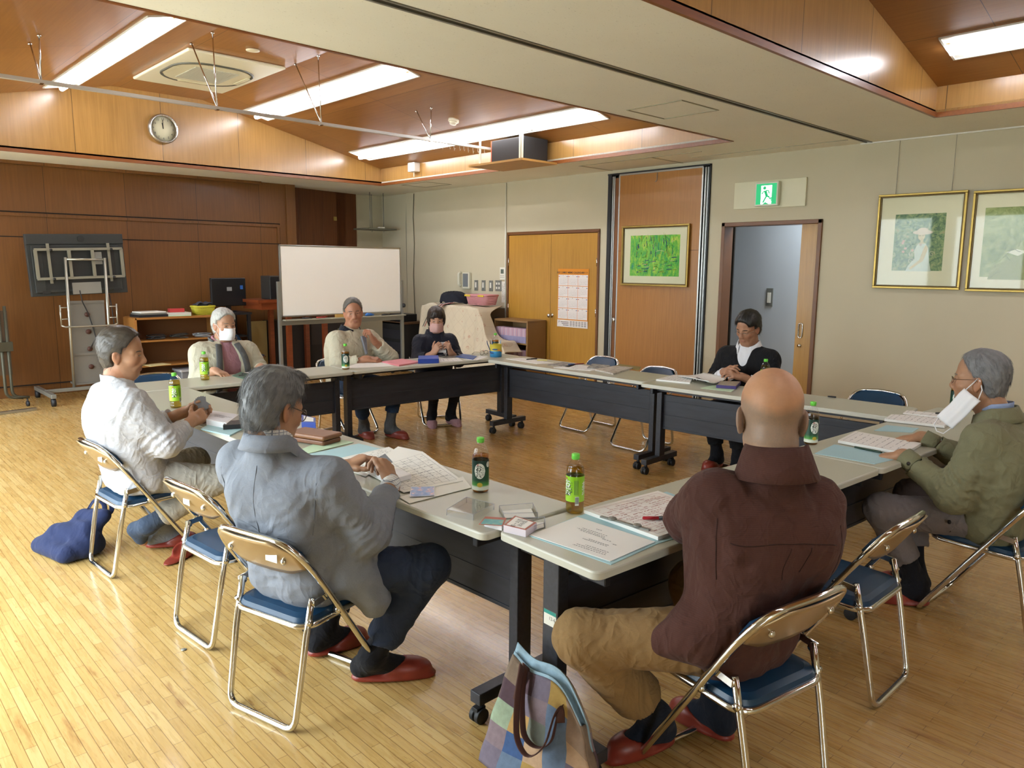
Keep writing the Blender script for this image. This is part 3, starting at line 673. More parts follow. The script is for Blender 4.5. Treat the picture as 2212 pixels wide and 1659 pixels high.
for z in (.36, .57, .77, .97): m.cyl((.05, .011, z), (.05, -.004, z), .028, mi=0)
m.build('cable_hole', [M('hole_red', '4c2a1e', .6)], d)
m = MB(); m.box2((-.47, -.42, .09), (-.42, .40, .135)); m.box2((.41, -.42, .09), (.46, .4, .135)); m.box2((-.45, -.05, .1), (.44, -.01, .14)); m.build('base_frame', STEEL, d, bev=.004)
for x in (-.445, .435):
    for y in (-.38, .37): MB().cyl((x - .02, y, .045), (x + .02, y, .045), .045).cyl((x, y, .05), (x, y, .09), .012).build('caster', RUBBER, d)
m = MB(); m.tube([(-.02, -.05, 1.25), (.0, -.04, 1.12), (.06, -.01, .98), (.09, -.01, .85), (.12, -.01, .7), (.05, -.01, .57)], .006, 6); m.tube([(.3, .0, 1.2), (.32, 0, 1.0), (.33, 0, .8), (.3, .02, .5)], .006, 6); m.build('cable', BLACK, d)

# folded flip tables parked by the wood wall
for k, (x, y) in enumerate(((1.45, 9.55),)):
    d = thing('folded_table', 'folded dark flip table parked upright against the wood wall at the left edge', 'table', (x, y, 0), RAD(8))
    m = MB(); m.prism(rrect(.9, .5, .03), -.015, .015, Matrix.Translation((-.28, .05, .8)) @ Matrix.Rotation(RAD(90), 4, 'X') @ Matrix.Rotation(RAD(90), 4, 'Z') if False else Matrix.Translation((-.3, .05, .75)) @ Matrix.Rotation(RAD(88), 4, 'X')); 
    MB().box2((-1.4, .03, .36), (.2, .06, 1.05)).build('tabletop', M('top_back', '5b4734', .6), d)
    m = MB()
    for x_ in (.1, .16): m.tube(fillet([(x_, -.02, 1.1), (x_, -.02, .12), (x_ + .16, -.02, .1)], .08, 5), .016, 8)
    m.box2((.06, -.05, .62), (.2, .03, .72)); m.build('leg_frame', M('leg_olive', '4c4a3c', .5, .4), d)
    MB().box2((-1.0, -.36, .0), (.27, -.31, .03)).build('foot_bar', ALU, d, bev=.004)
    for x_ in (.3,): MB().cyl((x_ - .012, -.02, .03), (x_ + .012, -.02, .03), .03).cyl((x_, -.02, .03), (x_, -.02, .1), .008).build('caster', RUBBER, d)

# ------------------------------------------------------------------ low bookshelf and equipment behind
d = thing('low_bookshelf', 'low open wooden bookshelf with clutter, behind the person in the face mask and pink shirt', 'bookshelf', (3.39, 9.7, 0))
m = MB()
for x in (-.5, .5): m.box2((x - .015, -.2, 0), (x + .015, .2, .92))
m.box2((-.5, -.2, .9), (.52, .2, .925)); m.build('carcass', W_BROWN, d)
for z in (.63, .33, .06): MB().box2((-.485, -.19, z), (.485, .19, z + .018)).build('shelf_board', W_BROWN, d)
MB().box2((-.485, .185, 0), (.485, .2, .9)).build('back_board', M('back_brown', '6b4420', .6), d)
def pile(name, label, loc, parts, rz=0, cat='papers', group=None):
    o = thing(name, label, cat, loc, RAD(rz), group); z = 0
    for (w_, dd, h, mat_, nm) in parts:
        MB().box2((-w_/2 + random.uniform(-.006, .006), -dd/2 + random.uniform(-.006, .006), z), (w_/2, dd/2, z + h)).build(nm, mat_, o); z += h
    return o
PAPER = M('paper', 'efeeea', .75, 0, .02); PAPERG = M('paper_grey', 'c9c9c0', .75); FBLUE = M('folder_blue', 'a9cdd6', .6); FGREEN = M('folder_green', 'c3dfc0', .6); FPINK = M('folder_pink', 'd9848c', .6)
pile('binder_stack', 'stack of dark binders and papers on the left of the low bookshelf', (3.1, 9.66, .926), [(.34, .26, .03, DARK, 'binder'), (.32, .25, .02, STEEL, 'binder'), (.3, .24, .012, PAPER, 'paper')], 6)
pile('paper_stack', 'stack of papers with a red and white box beside the yellow basket', (3.42, 9.66, .926), [(.28, .24, .012, FGREEN, 'folder'), (.28, .24, .03, PAPERG, 'paper'), (.17, .09, .045, M('redbox', 'b8393a', .5), 'red_box')], -4)
BASK = None
def basket(name, label, loc, w_, dp, h, col, rz=0, tape=None):
    o = thing(name, label, 'basket', loc, RAD(rz)); mt = M(name + '_plastic', col, .45)
    a = rrect(w_ * .84, dp * .84, .04, 4); b = rrect(w_, dp, .05, 4); n = len(a); m = MB()
    m.prism(a, 0, .006); N = 7
    rings = [[(p[0] * (1 - t) + q[0] * t, p[1] * (1 - t) + q[1] * t, .004 + h * t) for p, q in zip(a, b)] for t in [k / N for k in range(N + 1)]]
    for R_ in rings[1:-1]: m.tube(R_, .004, 5, closed=True)
    for k in range(0, n):
        m.tube([rings[0][k], rings[-1][k]], .0035, 5)
        q = [(Vector(rings[0][k]) + Vector(rings[0][(k + 1) % n])) / 2, (Vector(rings[-1][k]) + Vector(rings[-1][(k + 1) % n])) / 2]; m.tube(q, .0035, 5)
    for s_ in range(4):
        i0 = s_ * 5 + 4; A_, B_ = rings[0][i0], rings[0][(i0 + 1) % n]; C_, D_ = rings[-1][i0], rings[-1][(i0 + 1) % n]
        for k in range(1, 12): m.tube([Vector(A_).lerp(Vector(B_), k / 12), Vector(C_).lerp(Vector(D_), k / 12)], .0035, 5)
    m.build('body', mt, o); m = MB(); m.tube(rings[-1], .011, 8, closed=True); m.build('rim', mt, o)
    if tape:
        m = MB()
        for x in tape: m.box2((x - .05, -dp / 2 - .013, h - .014), (x + .05, -dp / 2 - .006, h + .012))
        m.build('tape', M('tape_yellow', 'd8c23a', .5), o)
    return o
basket('yellow_basket', 'yellow plastic basket with folded cloth on the right of the low bookshelf', (3.75, 9.66, .926), .26, .2, .1, 'c7c23a')
o = MB().grid(lambda u, v: ((u - .5) * .2, (v - .5) * .15, .1 + .035 * sin(3 * u + 5 * v) * sin(pi * u) + .02 * sin(9 * u)), 14, 10).build('folded_cloth', M('cloth_dark', '3b3c48', .9, 0, .5, 30), thick=.012, loc=(3.75, 9.66, .95)); tag(o, 'dark and white folded cloth heaped in the yellow basket', 'cloth')
for k, (x, lab) in enumerate(((3.15, 'tangle of dark cables at the left of the middle bookshelf shelf'), (3.42, 'coil of black cables in the centre of the middle bookshelf shelf'), (3.7, 'bundle of grey cables and plastic at the right of the middle bookshelf shelf'))):
    m = MB(); m.tube([(.09 * cos(a * 1.3) * (1 + .2 * sin(a * 2.1)), .07 * sin(a), .02 + .015 * sin(a * .7 + k) + .006 * a / 6) for a in np.linspace(0, 22, 90)], .006, 5)
    tag(m.build('cable_tangle', [BLACK, M('cab2', '35322c'), M('cab3', '8f9498')][k], loc=(x, 9.6, .65)), lab, 'cables')
tag(pile('envelope', 'cream envelope sticking out of the lower bookshelf shelf', (3.1, 9.52, .35), [(.26, .2, .006, M('env', 'd8c891', .7), 'sheet')], 12), None, 'envelope')
d = thing('storage_box', 'clear plastic storage box with a lid on the bottom of the low bookshelf', 'box', (3.55, 9.55, .08))
MB().prism(rrect(.4, .26, .02), 0, .17).build('tub', M('tub', '77787c', .3), d); MB().prism(rrect(.43, .29, .02), .17, .195).build('lid', M('lid', 'a9aaae', .35), d)
# equipment tables
d = thing('equipment_desk', 'dark desk holding the black computer, beside the low bookshelf', 'desk', (4.18, 9.98, 0)); MB().box2((-.24, -.26, .9), (.24, .26, .93)).build('top', DARK, d)
for x in (-.21, .21):
    for y in (-.22, .22): MB().box2((x - .02, y - .02, 0), (x + .02, y + .02, .9)).build('leg', DARK, d)
MB().box2((-.2, -.2, .35), (.2, .2, .37)).box2((-.2, -.2, .6), (.2, .2, .62)).build('shelf', DARK, d)
d = thing('computer_monitor', 'black flat monitor seen from behind on the dark desk', 'monitor', (4.19, 9.9, .93), RAD(6)); MB().box2((-.245, -.02, .08), (.245, .03, .45)).build('housing', M('mon_black', '161719', .4), d, bev=.01)
MB().box2((-.08, -.05, 0), (.08, .08, .015)).box2((-.03, 0, .01), (.03, .03, .15)).build('foot', BLACK, d)
MB().box2((.16, -.022, .3), (.2, -.0195, .35)).box2((-.03, -.022, .28), (.04, -.0195, .33), 1).build('sticker', [M('stk_b', '2f62ad'), M('stk_g', '8b8d8e')], d)
d = thing('wooden_table', 'red-brown wooden table carrying a black speaker, left of the whiteboard', 'table', (4.93, 9.72, 0)); MB().box2((-.55, -.3, 1.06), (.45, .3, 1.1)).box2((-.5, -.27, .97), (.42, .27, 1.06)).build('top', W_RED, d)
for x in (-.12, .42):
    for y in (-.26, .26): MB().box2((x - .03, y - .03, 0), (x + .03, y + .03, .98)).build('leg', W_RED, d)
d = thing('loudspeaker', 'dark speaker box on the red-brown table at the whiteboard edge', 'speaker', (4.72, 9.66, 1.1)); MB().box2((-.12, -.13, 0), (.16, .15, .31)).build('cabinet', M('spk_dgrey', '2d2c2a', .6), d, bev=.01); MB().box2((-.115, -.133, .02), (.15, -.13, .29)).build('grille', BLACK, d)
d = thing('dark_cabinet', 'dark cabinet with shelves standing behind the whiteboard', 'cabinet', (5.78, 10.12, 0)); MB().box2((-.98, -.1, 0), (.3, .1, .78)).build('body', M('cab_dark', '231d1a', .6), d); MB().box2((-.34, -.106, .4), (.28, -.1, .75)).build('door', M('cab_dark2', '2e2624', .5), d)
MB().box2((.1, -.11, .15), (.22, -.1, .62)).build('pale_panel', M('cab_pale', '8f8b6c', .6), d)
d = thing('plywood_sheet', 'pale plywood sheet leaning behind the red-brown table', 'board', (4.62, 10.06, 0)); MB().box2((-.12, 0, 0), (.16, .02, .78)).build('sheet', M('ply_pale', 'a8925c', .6), d)
d = thing('audio_rack', 'dark rack of audio equipment right of the whiteboard', 'audio rack', (6.66, 9.44, 0)); MB().box2((-.2, -.25, 0), (.22, .25, .72)).build('cabinet', M('rack', '1d1b1a', .55), d); MB().box2((-.2, -.27, .70), (.22, .25, .73)).build('top_board', M('rack_wood', '5a3f28', .5), d)
for z in (.12, .3, .48): MB().box2((-.206, -.22, z), (-.2, .22, z + .13)).build('front_panel', M('rack_front', '35343a', .4, .3), d)
tag(MB().box2((-.14, -.16, 0), (.14, .16, .11)).build('amplifier', M('amp', '19191b', .4), loc=(6.67, 9.44, .731), bev=.01), 'black amplifier box on top of the audio rack', 'amplifier')

# patterned cloth over a piano-like cabinet
def dotcloth():
    t = NT('patterned_cloth'); co = t.coord(scale=(1, 1, 1)); c = lin('cfc4ac')
    s = t.n('ShaderNodeSeparateXYZ'); t.l(co, s.inputs[0])
    a = t.math('MODULO', t.math('ADD', t.math('ADD', s.outputs[1], s.outputs[2]), 10), .16); b = t.math('MODULO', t.math('ADD', t.math('SUBTRACT', s.outputs[1], s.outputs[2]), 10), .16)
    l = t.math('MAXIMUM', t.math('LESS_THAN', a, .005), t.math('LESS_THAN', b, .005)); c = t.mix(t.math('MULTIPLY', l, .35), c, lin('9c8672'))
    v = t.n('ShaderNodeTexVoronoi'); v.inputs['Scale'].default_value = 9; t.l(co, v.inputs['Vector']); v.inputs['Randomness'].default_value = .6
    n = t.noise(co, 90, 2); f = t.math('MULTIPLY', t.math('LESS_THAN', v.outputs['Distance'], .24), t.math('GREATER_THAN', n, .53))
    t.set(col=t.mix(t.math('MULTIPLY', f, .6), c, lin('a8604c')), rough=.9); return t.m
def drape(u, v):
    # laid over the cabinet top, down its front and over a stool at its right end
    ss = lambda t: (lambda q: q * q * (3 - 2 * q))(max(0., min(1., t)))
    y = 6.95 + 2.08 * u; top = .47 + .12 * ss(u / .08) * ss((.25 - u) / .12) + .54 * ss((u - .12) / .26); top = min(top, 1.02) - .9 * ss((u - .965) / .035)
    front = 6.53 + .12 * ss((u - .1) / .3); r = 1.18
    t = v * r
    x0 = 7.13 - .36 * (1 - ss((u - .30) / .08)); front -= .05 * (1 - ss((u - .30) / .08))
    if t < .45: x = x0 - (x0 - front) * t / .45; z = top + .012 * sin(u * 31) * ss(t / .3)
    else:
        f = (t - .45) / (r - .45); x = front - .03 * sin(pi * f / 2) - .13 * f * f; z = top + (.06 - top) * f
    fold = (.03 * sin(u * 31 + 2.2 * sin(v * 4)) + .02 * sin(u * 57 + 1.3)) * (.15 + max(0, v - .3) * 1.5)
    return (x - fold, y + .03 * sin(v * 6 + u * 9) * v - .05 * ss((v - .4) / .6) * (1 - u), max(.05, z + .012 * sin(u * 23 + v * 3)))
o = MB().grid(drape, 110, 50).build('patterned_cloth', dotcloth(), thick=.006); tag(o, 'cream cloth with small red flowers draped over a cabinet beside the person in navy', 'cloth')
d = thing('upright_cabinet', 'grey-brown cabinet against the wall under the patterned cloth, dark end showing', 'cabinet', (6.95, 8.25, 0)); MB().box2((-.2, -.55, 0), (.2, .65, .985)).build('body', M('cabinet_brown', '4a4038', .5), d); MB().cyl((.05, -.555, .85), (.05, -.57, .85), .03).build('end_knob', BLACK, d)
basket('pink_basket', 'pink plastic basket with yellow tape on the cloth-covered cabinet', (6.93, 7.93, 1.03), .26, .44, .13, 'd79aa0', 0, None)
for y in (7.8, 8.08):
    o = MB().box2((6.787, y - .06, 1.146), (6.798, y + .06, 1.17)).build('tape', M('tape_yellow2', 'cfb63a', .5), bpy.data.objects['pink_basket']); o.matrix_parent_inverse = Matrix.Translation((-6.93, -7.93, -1.03))
def cap(u, v):
    a = 2 * pi * u; r = .19 * sin(pi * .5 * (1 - v) ** .8) if v < 1 else 0
    return (6.88 + r * cos(a) * (1 + .1 * sin(3 * a)), 8.47 + 1.2 * r * sin(a), 1.045 + .15 * (1 - (1 - v) ** 2) + .016 * sin(5 * a + 4 * v) * (1 - v) + .012 * sin(9 * u * 6 + v * 12))
o = MB().grid(cap, 40, 14).build('dark_garment', M('navy_felt', '171a26', .95, 0, .2, 60)); tag(o, 'dark navy garment heaped on the cloth-covered cabinet behind the person in navy', 'garment')
d = thing('bag_strap', 'red white and navy striped strap hanging over the patterned cloth behind the person in navy', 'strap')
for k, (dx, mt) in enumerate(((-.022, 'a8323a'), (0, 'e6e2dc'), (.022, '20233a'))):
    m = MB(); 
    for yo in (0, .13): m.tube([(6.75, 8.33 + yo * .3 + dx, 1.05), (6.62, 8.40 + yo * .4 + dx, 1.03), (6.55, 8.47 + yo + dx, .93), (6.52, 8.6 + yo + dx, .7)], .011, 6, flat=.25)
    m.build('stripe', M('strap_%d' % k, mt, .7), d)
# small bookcase with song books
d = thing('low_bookcase', 'low brown bookcase full of pink and lilac books in front of the double doors', 'bookcase', (7.0, 7.145, 0))
m = MB()
for y in (-.21, .41): m.box2((-.17, y - .012, 0), (.17, y + .012, .845))
m.box2((-.17, -.222, .84), (.17, .422, .865)); m.build('carcass', M('bookcase_brown', '8a6a42', .5, 0, .12), d)
for z in (.55, .26, .03): MB().box2((-.16, -.20, z), (.16, .40, z + .02)).build('shelf_board', M('bookcase_light', 'a98751', .5), d)
MB().box2((.155, -.21, 0), (.17, .41, .845)).build('back_board', M('bookcase_back', '8d714c', .6), d)
PB = [M('book_%d' % i, c, .6) for i, c in enumerate(('c99fb0', 'c4b0c6', 'd3b7c2', 'b79db6'))]; LB = M('book_lilac', '9a97bd', .6)
bk = {}
for s_, z in (('upper', .571), ('lower', .281)):
    n = 28
    for k in range(n):
        y = -.19 + .0208 * k; key = k % 4
        o = thing('song_book', 'thin pink and lilac book in the row on the %s bookcase shelf' % s_, 'book', (6.9, 7.145 + y, z), 0, 'books on the %s bookcase shelf' % s_)
        if key not in bk:
            bk[key] = (MB().box2((-.07, .0, .085), (.07, .0185, .19)).build('spine_top', PB[key], o), MB().box2((-.071, .0, 0), (.07, .0185, .085)).build('spine_base', LB, o))
        else:
            for c in bk[key]: c = c.copy(); COL.objects.link(c); c.parent = o
# calendar on the double door
d = thing('wall_calendar', 'orange edged year calendar taped to the right leaf of the double doors', 'calendar', (XW - .012, 6.475, 1.165))
MB().box2((-.003, -.26, -.37), (-.001, .26, .37)).build('sheet', M('cal_orange', 'd98a22', .7), d)
T = frame3((-.0036, 0, 0), (0, -1, 0), (0, 0, 1)); pg = MB(); ink = MB(); red = MB(); blu = MB()
for r_ in range(4):
    for c_ in range(3):
        x0 = -.25 + .168 * c_; y1 = .295 - .142 * r_
        pg.prism([(x0, y1 - .136), (x0 + .163, y1 - .136), (x0 + .163, y1), (x0, y1)], -.0004, .0002, T)
        text_mesh(str(r_ * 3 + c_ + 1), .02, T @ Matrix.Translation((x0 + .08, y1 - .011, .0006)), ink)
        red.prism([(x0 + .003, y1 - .026), (x0 + .022, y1 - .026), (x0 + .022, y1 - .018), (x0 + .003, y1 - .018)], .0003, .0005, T); blu.prism([(x0 + .14, y1 - .026), (x0 + .16, y1 - .026), (x0 + .16, y1 - .018), (x0 + .14, y1 - .018)], .0003, .0005, T)
        fd, nd = ((2, 31), (5, 28), (5, 31), (1, 30), (3, 31), (6, 30), (1, 31), (4, 31), (0, 30), (2, 31), (5, 30), (0, 31))[r_ * 3 + c_]   # first weekday (Sunday 0... as 2025)
        fd = (3, 6, 6, 2, 4, 0, 2, 5, 1, 3, 6, 1)[r_ * 3 + c_]
        for dd in range(nd):
            i = fd + dd; cx = x0 + .012 + .023 * (i % 7); cy = y1 - .04 - .019 * (i // 7)
            text_mesh(str(dd + 1), .0115, T @ Matrix.Translation((cx, cy, .0006)), red if i % 7 == 0 else blu if i % 7 == 6 else ink)
pg.prism([(-.262, -.37), (.262, -.37), (.258, -.28), (-.258, -.28)], -.0002, .0002, T); pg.build('month_panel', M('cal_paper', 'e9e4e0', .7), d)
text_mesh('2025  JUMBO MEMO CALENDAR', .032, T @ Matrix.Translation((-.05, .322, .0006)), ink, bold=.0006); text_mesh('令和七年', .024, T @ Matrix.Translation((.2, .322, .0006)), ink)
for k in range(6):
    for q in range(6): ink.prism([(-.04 + .048 * k, -.297 - .0115 * q), (-.004 + .048 * k, -.297 - .0115 * q), (-.004 + .048 * k, -.292 - .0115 * q), (-.04 + .048 * k, -.292 - .0115 * q)], .0003, .0005, T)
text_mesh('JA', .03, T @ Matrix.Translation((-.225, -.305, .0006)), ink)
for q in range(3): ink.prism([(-.2 + .02 * q, -.31 - .02 * q), (-.06, -.31 - .02 * q), (-.06, -.303 - .02 * q), (-.2 + .02 * q, -.303 - .02 * q)], .0003, .0005, T)
ink.build('black_print', M('ink', '3a3634', .7), d); red.build('red_print', M('ink_red', 'b8443a', .7), d); blu.build('blue_print', M('ink_blue', '3c559c', .7), d)
# ------------------------------------------------------------------ flip-top meeting tables
TOP = NT('laminate'); _n = TOP.noise(TOP.coord(), 400, 2); TOP.set(col=TOP.ramp(_n, [(.3, lin('adad9c')), (.7, lin('b9b9a8'))]), rough=.33, spec=.5); TOP = TOP.m
EDGE = M('edge_band', 'c6c6ba', .4)
TLEG = NT('leg_black'); _n = TLEG.noise(TLEG.coord(), 60, 3); TLEG.set(col=TLEG.ramp(_n, [(.3, lin('24252a')), (.68, lin('31323a')), (.78, lin('4d4a48'))]), rough=.42, metal=.2); TLEG = TLEG.m
PANEL = NT('modesty_panel'); _n = PANEL.noise(PANEL.coord(scale=(1, 6, 6)), 4, 3); PANEL.set(col=PANEL.ramp(_n, [(.3, lin('26272d')), (.8, lin('34363f'))]), rough=.5, metal=.1); PANEL = PANEL.m
def table0(label):
    d = thing('meeting_table', label, 'table', group='grey topped flip tables set in a square')
    m = MB(); n = len(rrect(1.8, .45, .03, 5)); o = rrect(1.796, .446, .03, 5); i = rrect(1.79, .44, .027, 5); e = rrect(1.8, .45, .032, 5)
    rings = [(i, .672, 1), (e, .675, 1), (e, .694, 1), (o, .6985, 1), (i, .7, 0)]
    vs = [(x, y, z) for r_, z, _ in rings for x, y in r_]; m.add(vs, [tuple(reversed(range(n)))], 1); 
    for k in range(4): m.add(vs, [(k * n + j, k * n + (j + 1) % n, (k + 1) * n + (j + 1) % n, (k + 1) * n + j) for j in range(n)], 1, True)
    m.add([(x, y, .7) for x, y in i], [tuple(range(n))], 0); m.build('tabletop', [TOP, EDGE], d)
    for s in (-1, 1):
        x = s * .845
        m = MB(); m.box2((x - .022, -.035, .115), (x + .022, .035, .672)); p = m.build('leg_post', TLEG, d, bev=.003)
        MB().box2((x - .025, -.215, .075), (x + .025, .215, .118)).build('foot_bar', TLEG, d, bev=.003)
        for y in (-.185, .185):
            m = MB(); ya = y + .012
            for q in (-.013, .013): m.cyl((x + q - .009, ya, .028), (x + q + .009, ya, .028), .028, n=18)
            m.box2((x - .014, ya - .02, .028), (x + .014, ya + .02, .06)); m.cyl((x, y, .05), (x, y, .077), .011); m.build('caster', RUBBER, d, bev=.002)
        m = MB(); m.box2((x - s * .03 - .012, -.19, .625), (x - s * .03 + .012, .19, .672)); m.cyl((x - s * .05, -.09, .64), (x - s * .03, -.09, .64), .03); m.build('tilt_bracket', DARK, d, bev=.004)
    m = MB(); m.box2((-.823, -.012, .335), (.823, .004, .60)); m.box2((-.823, -.016, .33), (.823, .008, .345)); m.box2((-.823, -.016, .44), (.823, .006, .446)); m.box2((-.823, -.015, .55), (.823, .007, .6)); m.build('modesty_panel', PANEL, d, bev=.002)
    m = MB(); m.box2((-.8, -.12, .645), (.8, -.09, .672)); m.box2((-.8, .11, .645), (.8, .14, .672)); m.box2((-.8, .0, .63), (.8, .02, .672)); m.build('top_rail', DARK, d)
    return d
tb = table0('meeting table at the near corner, holding the open folder and the light green tea bottle')
tb.location = (2.489, 1.485, 0); tb.rotation_euler.z = RAD(-3)
for loc, r, lab in (((4.29, 1.385, 0), -3, 'meeting table under the hands of the person in the green jacket'), ((4.815, 2.52, 0), 90 + 2.5, 'meeting table in front of the person in the black suit'), ((4.86, 4.335, 0), 90, 'meeting table strewn with newspapers in front of the two empty chairs'),
                    ((2.38, 5.585, 0), -2, 'meeting table in front of the person in the pink shirt and mask'), ((4.19, 5.52, 0), -3.3, 'meeting table with the pink folder and the blue box, before the person in navy'),
                    ((1.762, 2.665, 0), 90.8, 'meeting table where the person in the grey jacket sorts cards'), ((1.736, 4.47, 0), 90.8, 'meeting table in front of the person in the white jacket')):
    dup(tb, loc, RAD(r), lab)
# white inventory stickers on table legs
def sticker(name, label, loc, w_, h_, rz, cat='sticker'):
    d = thing(name, label, cat, loc, rz); MB().box2((-w_/2, -.0012, -h_/2), (w_/2, 0, h_/2)).build('paper', M('stick_white', 'e3e2d8', .6), d); MB().box2((-w_/2, -.0016, h_/2 - .012), (w_/2, -.0011, h_/2)).build('band', M('stick_teal', '2f8f84', .6), d)
    m = MB(); text_mesh('12-6', .016, frame3((.01, -.0016, 0), (1, 0, 0), (0, 0, 1)), m); m.build('writing', BLACK, d)
sticker('inventory_sticker', 'white sticker with a teal band on the table post behind the patchwork bag', (1.623, 1.53, .47), .055, .05, RAD(-93))

# ------------------------------------------------------------------ folding chairs
VINYL = NT('blue_vinyl'); _c = VINYL.coord(); VINYL.set(col=VINYL.ramp(VINYL.noise(_c, 5, 3), [(.3, lin('0e2f4a')), (.8, lin('143e5e'))]), rough=.36, spec=.5); VINYL.bump(VINYL.noise(_c, 500, 2), .12, .001); VINYL = VINYL.m
PAN = NT('bronze_pan'); PAN.set(col=PAN.ramp(PAN.noise(PAN.coord(), 3, 3), [(.3, lin('a08a68')), (.8, lin('b49c76'))]), rough=.28, metal=.55); PAN = PAN.m
def chair0():
    """folding chair, seat facing +x, origin on the floor between the two floor bars"""
    d = thing('folding_chair', '', 'chair', group='blue folding chairs around the tables')
    r = .0115; hw = .195; xt, zt = -.222, .66
    fx = lambda z: .215 - (z - .012) / (zt - .012) * (.215 - xt)
    # long frame: floor bar in front, up both sides, arched over the backrest
    P = [(fx(.012), -hw + .01, .012), (fx(.012), hw - .01, .012), (fx(.4), hw + .012, .4), (fx(.59), hw + .015, .59), (fx(.672) - .002, hw - .03, .672), (fx(.68) - .016, .0, .684), (fx(.672) - .002, -hw + .03, .672), (fx(.59), -hw - .015, .59), (fx(.4), -hw - .012, .4)]
    m = MB(); m.tube(fillet(P, .055, 5, True), r, 10, closed=True); m.build('long_frame', CHROME, d)
    P = [(-.135, hw - .022, .455), (-.172, hw - .022, .30), (-.225, hw - .03, .012), (-.225, -hw + .03, .012), (-.172, -hw + .022, .30), (-.135, -hw + .022, .455)]
    m = MB(); m.tube(fillet(P, .05, 5), r, 10); m.build('rear_leg', CHROME, d)
    # seat: pad over a pan, chrome rim
    S = rrect(.36, .37, .06, 6); n = len(S); S = [(x + .005, y * (1 - .06 * (.5 - x))) for x, y in S]
    zz = lambda x, z: z + .03 * x
    m = MB(); rings = [(1., .366), (1.0, .378), (.97, .392), (.86, .4), (.5, .402)]
    vs = [(x * k, y * k, zz(x * k, z)) for k, z in rings for x, y in S]
    for j in range(len(rings) - 1): m.add(vs, [(j * n + q, j * n + (q + 1) % n, (j + 1) * n + (q + 1) % n, (j + 1) * n + q) for q in range(n)], 0, True)
    m.add(vs, [tuple(range(4 * n, 5 * n)), tuple(reversed(range(n)))], 0, True); m.build('seat', VINYL, d)
    m = MB(); m.tube([(x * 1.015, y * 1.015, zz(x, .366)) for x, y in S], .011, 8, closed=True); m.build('seat_rim', CHROME, d)
    # backrest
    def back(off, top, bot, ins):
        def f(u, v):
            y = (u - .5) * 2 * (hw + .0 - ins); z = bot + (top - bot) * v; e = abs(u - .5) * 2
            z += -(.06 * max(0, e - .62) / .38) * (v - .4) * 1.3
            return (fx(z) - .028 * (1 - e * e) + off, y, z)
        return f
    m = MB().grid(back(.012, .674, .548, .012), 18, 8); m.build('backrest_pad', VINYL, d, thick=.022)
    m = MB().grid(back(-.008, .676, .54, .004), 18, 8); m.build('backrest_pan', PAN, d, thick=.006)
    for y in (-.13, .13):
        m = MB(); x = fx(.6) - .02 - .012 + .012 * (y / .13 * .6) ** 2
        m.lathe([(.0, 0), (.012, 0), (.012, .004), (.007, .009), (0, .01)], (x - .002, y, .6), 14, R=RY); m.build('rivet', CHROME, d)
    for s in (-1, 1):
        m = MB(); y = s * (hw + .004); m.box((-.105, y - s * .01, .445), (.075, .006, .022), (0, RAD(-8), 0)); m.cyl((-.075, y - .012, .45), (-.075, y + .012, .45), .011, n=12); m.cyl((-.135, y - .022 * s - .012, .44), (-.135, y - .022 * s + .012, .44), .011, n=12)
        m.build('hinge_link', CHROME, d)
        for a_, b_, q_ in (((-.155, y - s * .03, .375), (-.155, y - s * .012, .375), .012), ((-.045, y - .014, .385), (-.045, y + .014, .385), .01)): MB().cyl(a_, b_, q_, n=12).build('pivot', CHROME, d)
    return d
ch = chair0()
CHAIRS = [('grey', 1.248, 2.397, 15, 'folding chair the person in the grey jacket sits on'), ('white', 1.23, 4.12, 4, 'folding chair the person in the white jacket sits on'), ('empty', 1.30, 3.09, 5, 'empty folding chair between the people in white and grey jackets'),
          ('brown', 1.965, 1.075, 80, 'folding chair the person in the brown shirt sits on'), ('e2', 2.815, 1.137, 90, 'empty folding chair between the brown shirt and the green jacket'), ('green', 3.80, .875, 87, 'folding chair the person in the green jacket sits on'),
          ('rc1', 5.54, 4.76, 177, 'empty folding chair behind the newspapers, in front of the double doors'), ('rc2', 5.31, 3.93, 178, 'empty folding chair behind the paper-strewn table, in front of the wooden partition'), ('rc3', 5.47, 2.10, 180, 'empty folding chair by the bare wall, right of the person in the suit'),
          ('suit', 5.46, 3.02, 182, 'folding chair under the person in the black suit'), ('woman', 4.60, 5.93, -116, 'folding chair the person in the navy jacket sits on'), ('sweater', 3.68, 6.12, -80, 'folding chair the person in the cream sweater sits on'),
          ('pink', 2.55, 6.15, -90, 'folding chair under the person in the pink shirt'), ('corner', 2.03, 6.12, -92, 'empty folding chair at the far left corner, beside the person in the pink shirt'), ('back', 4.165, 9.38, -50, 'empty folding chair standing apart behind the person in the pink shirt')]
for k, (key, x, y, h, lab) in enumerate(CHAIRS):
    if k == 0: ch.location = (x, y, 0); ch.rotation_euler.z = RAD(h); ch['label'] = lab
    else: dup(ch, (x, y, 0), RAD(h), lab)
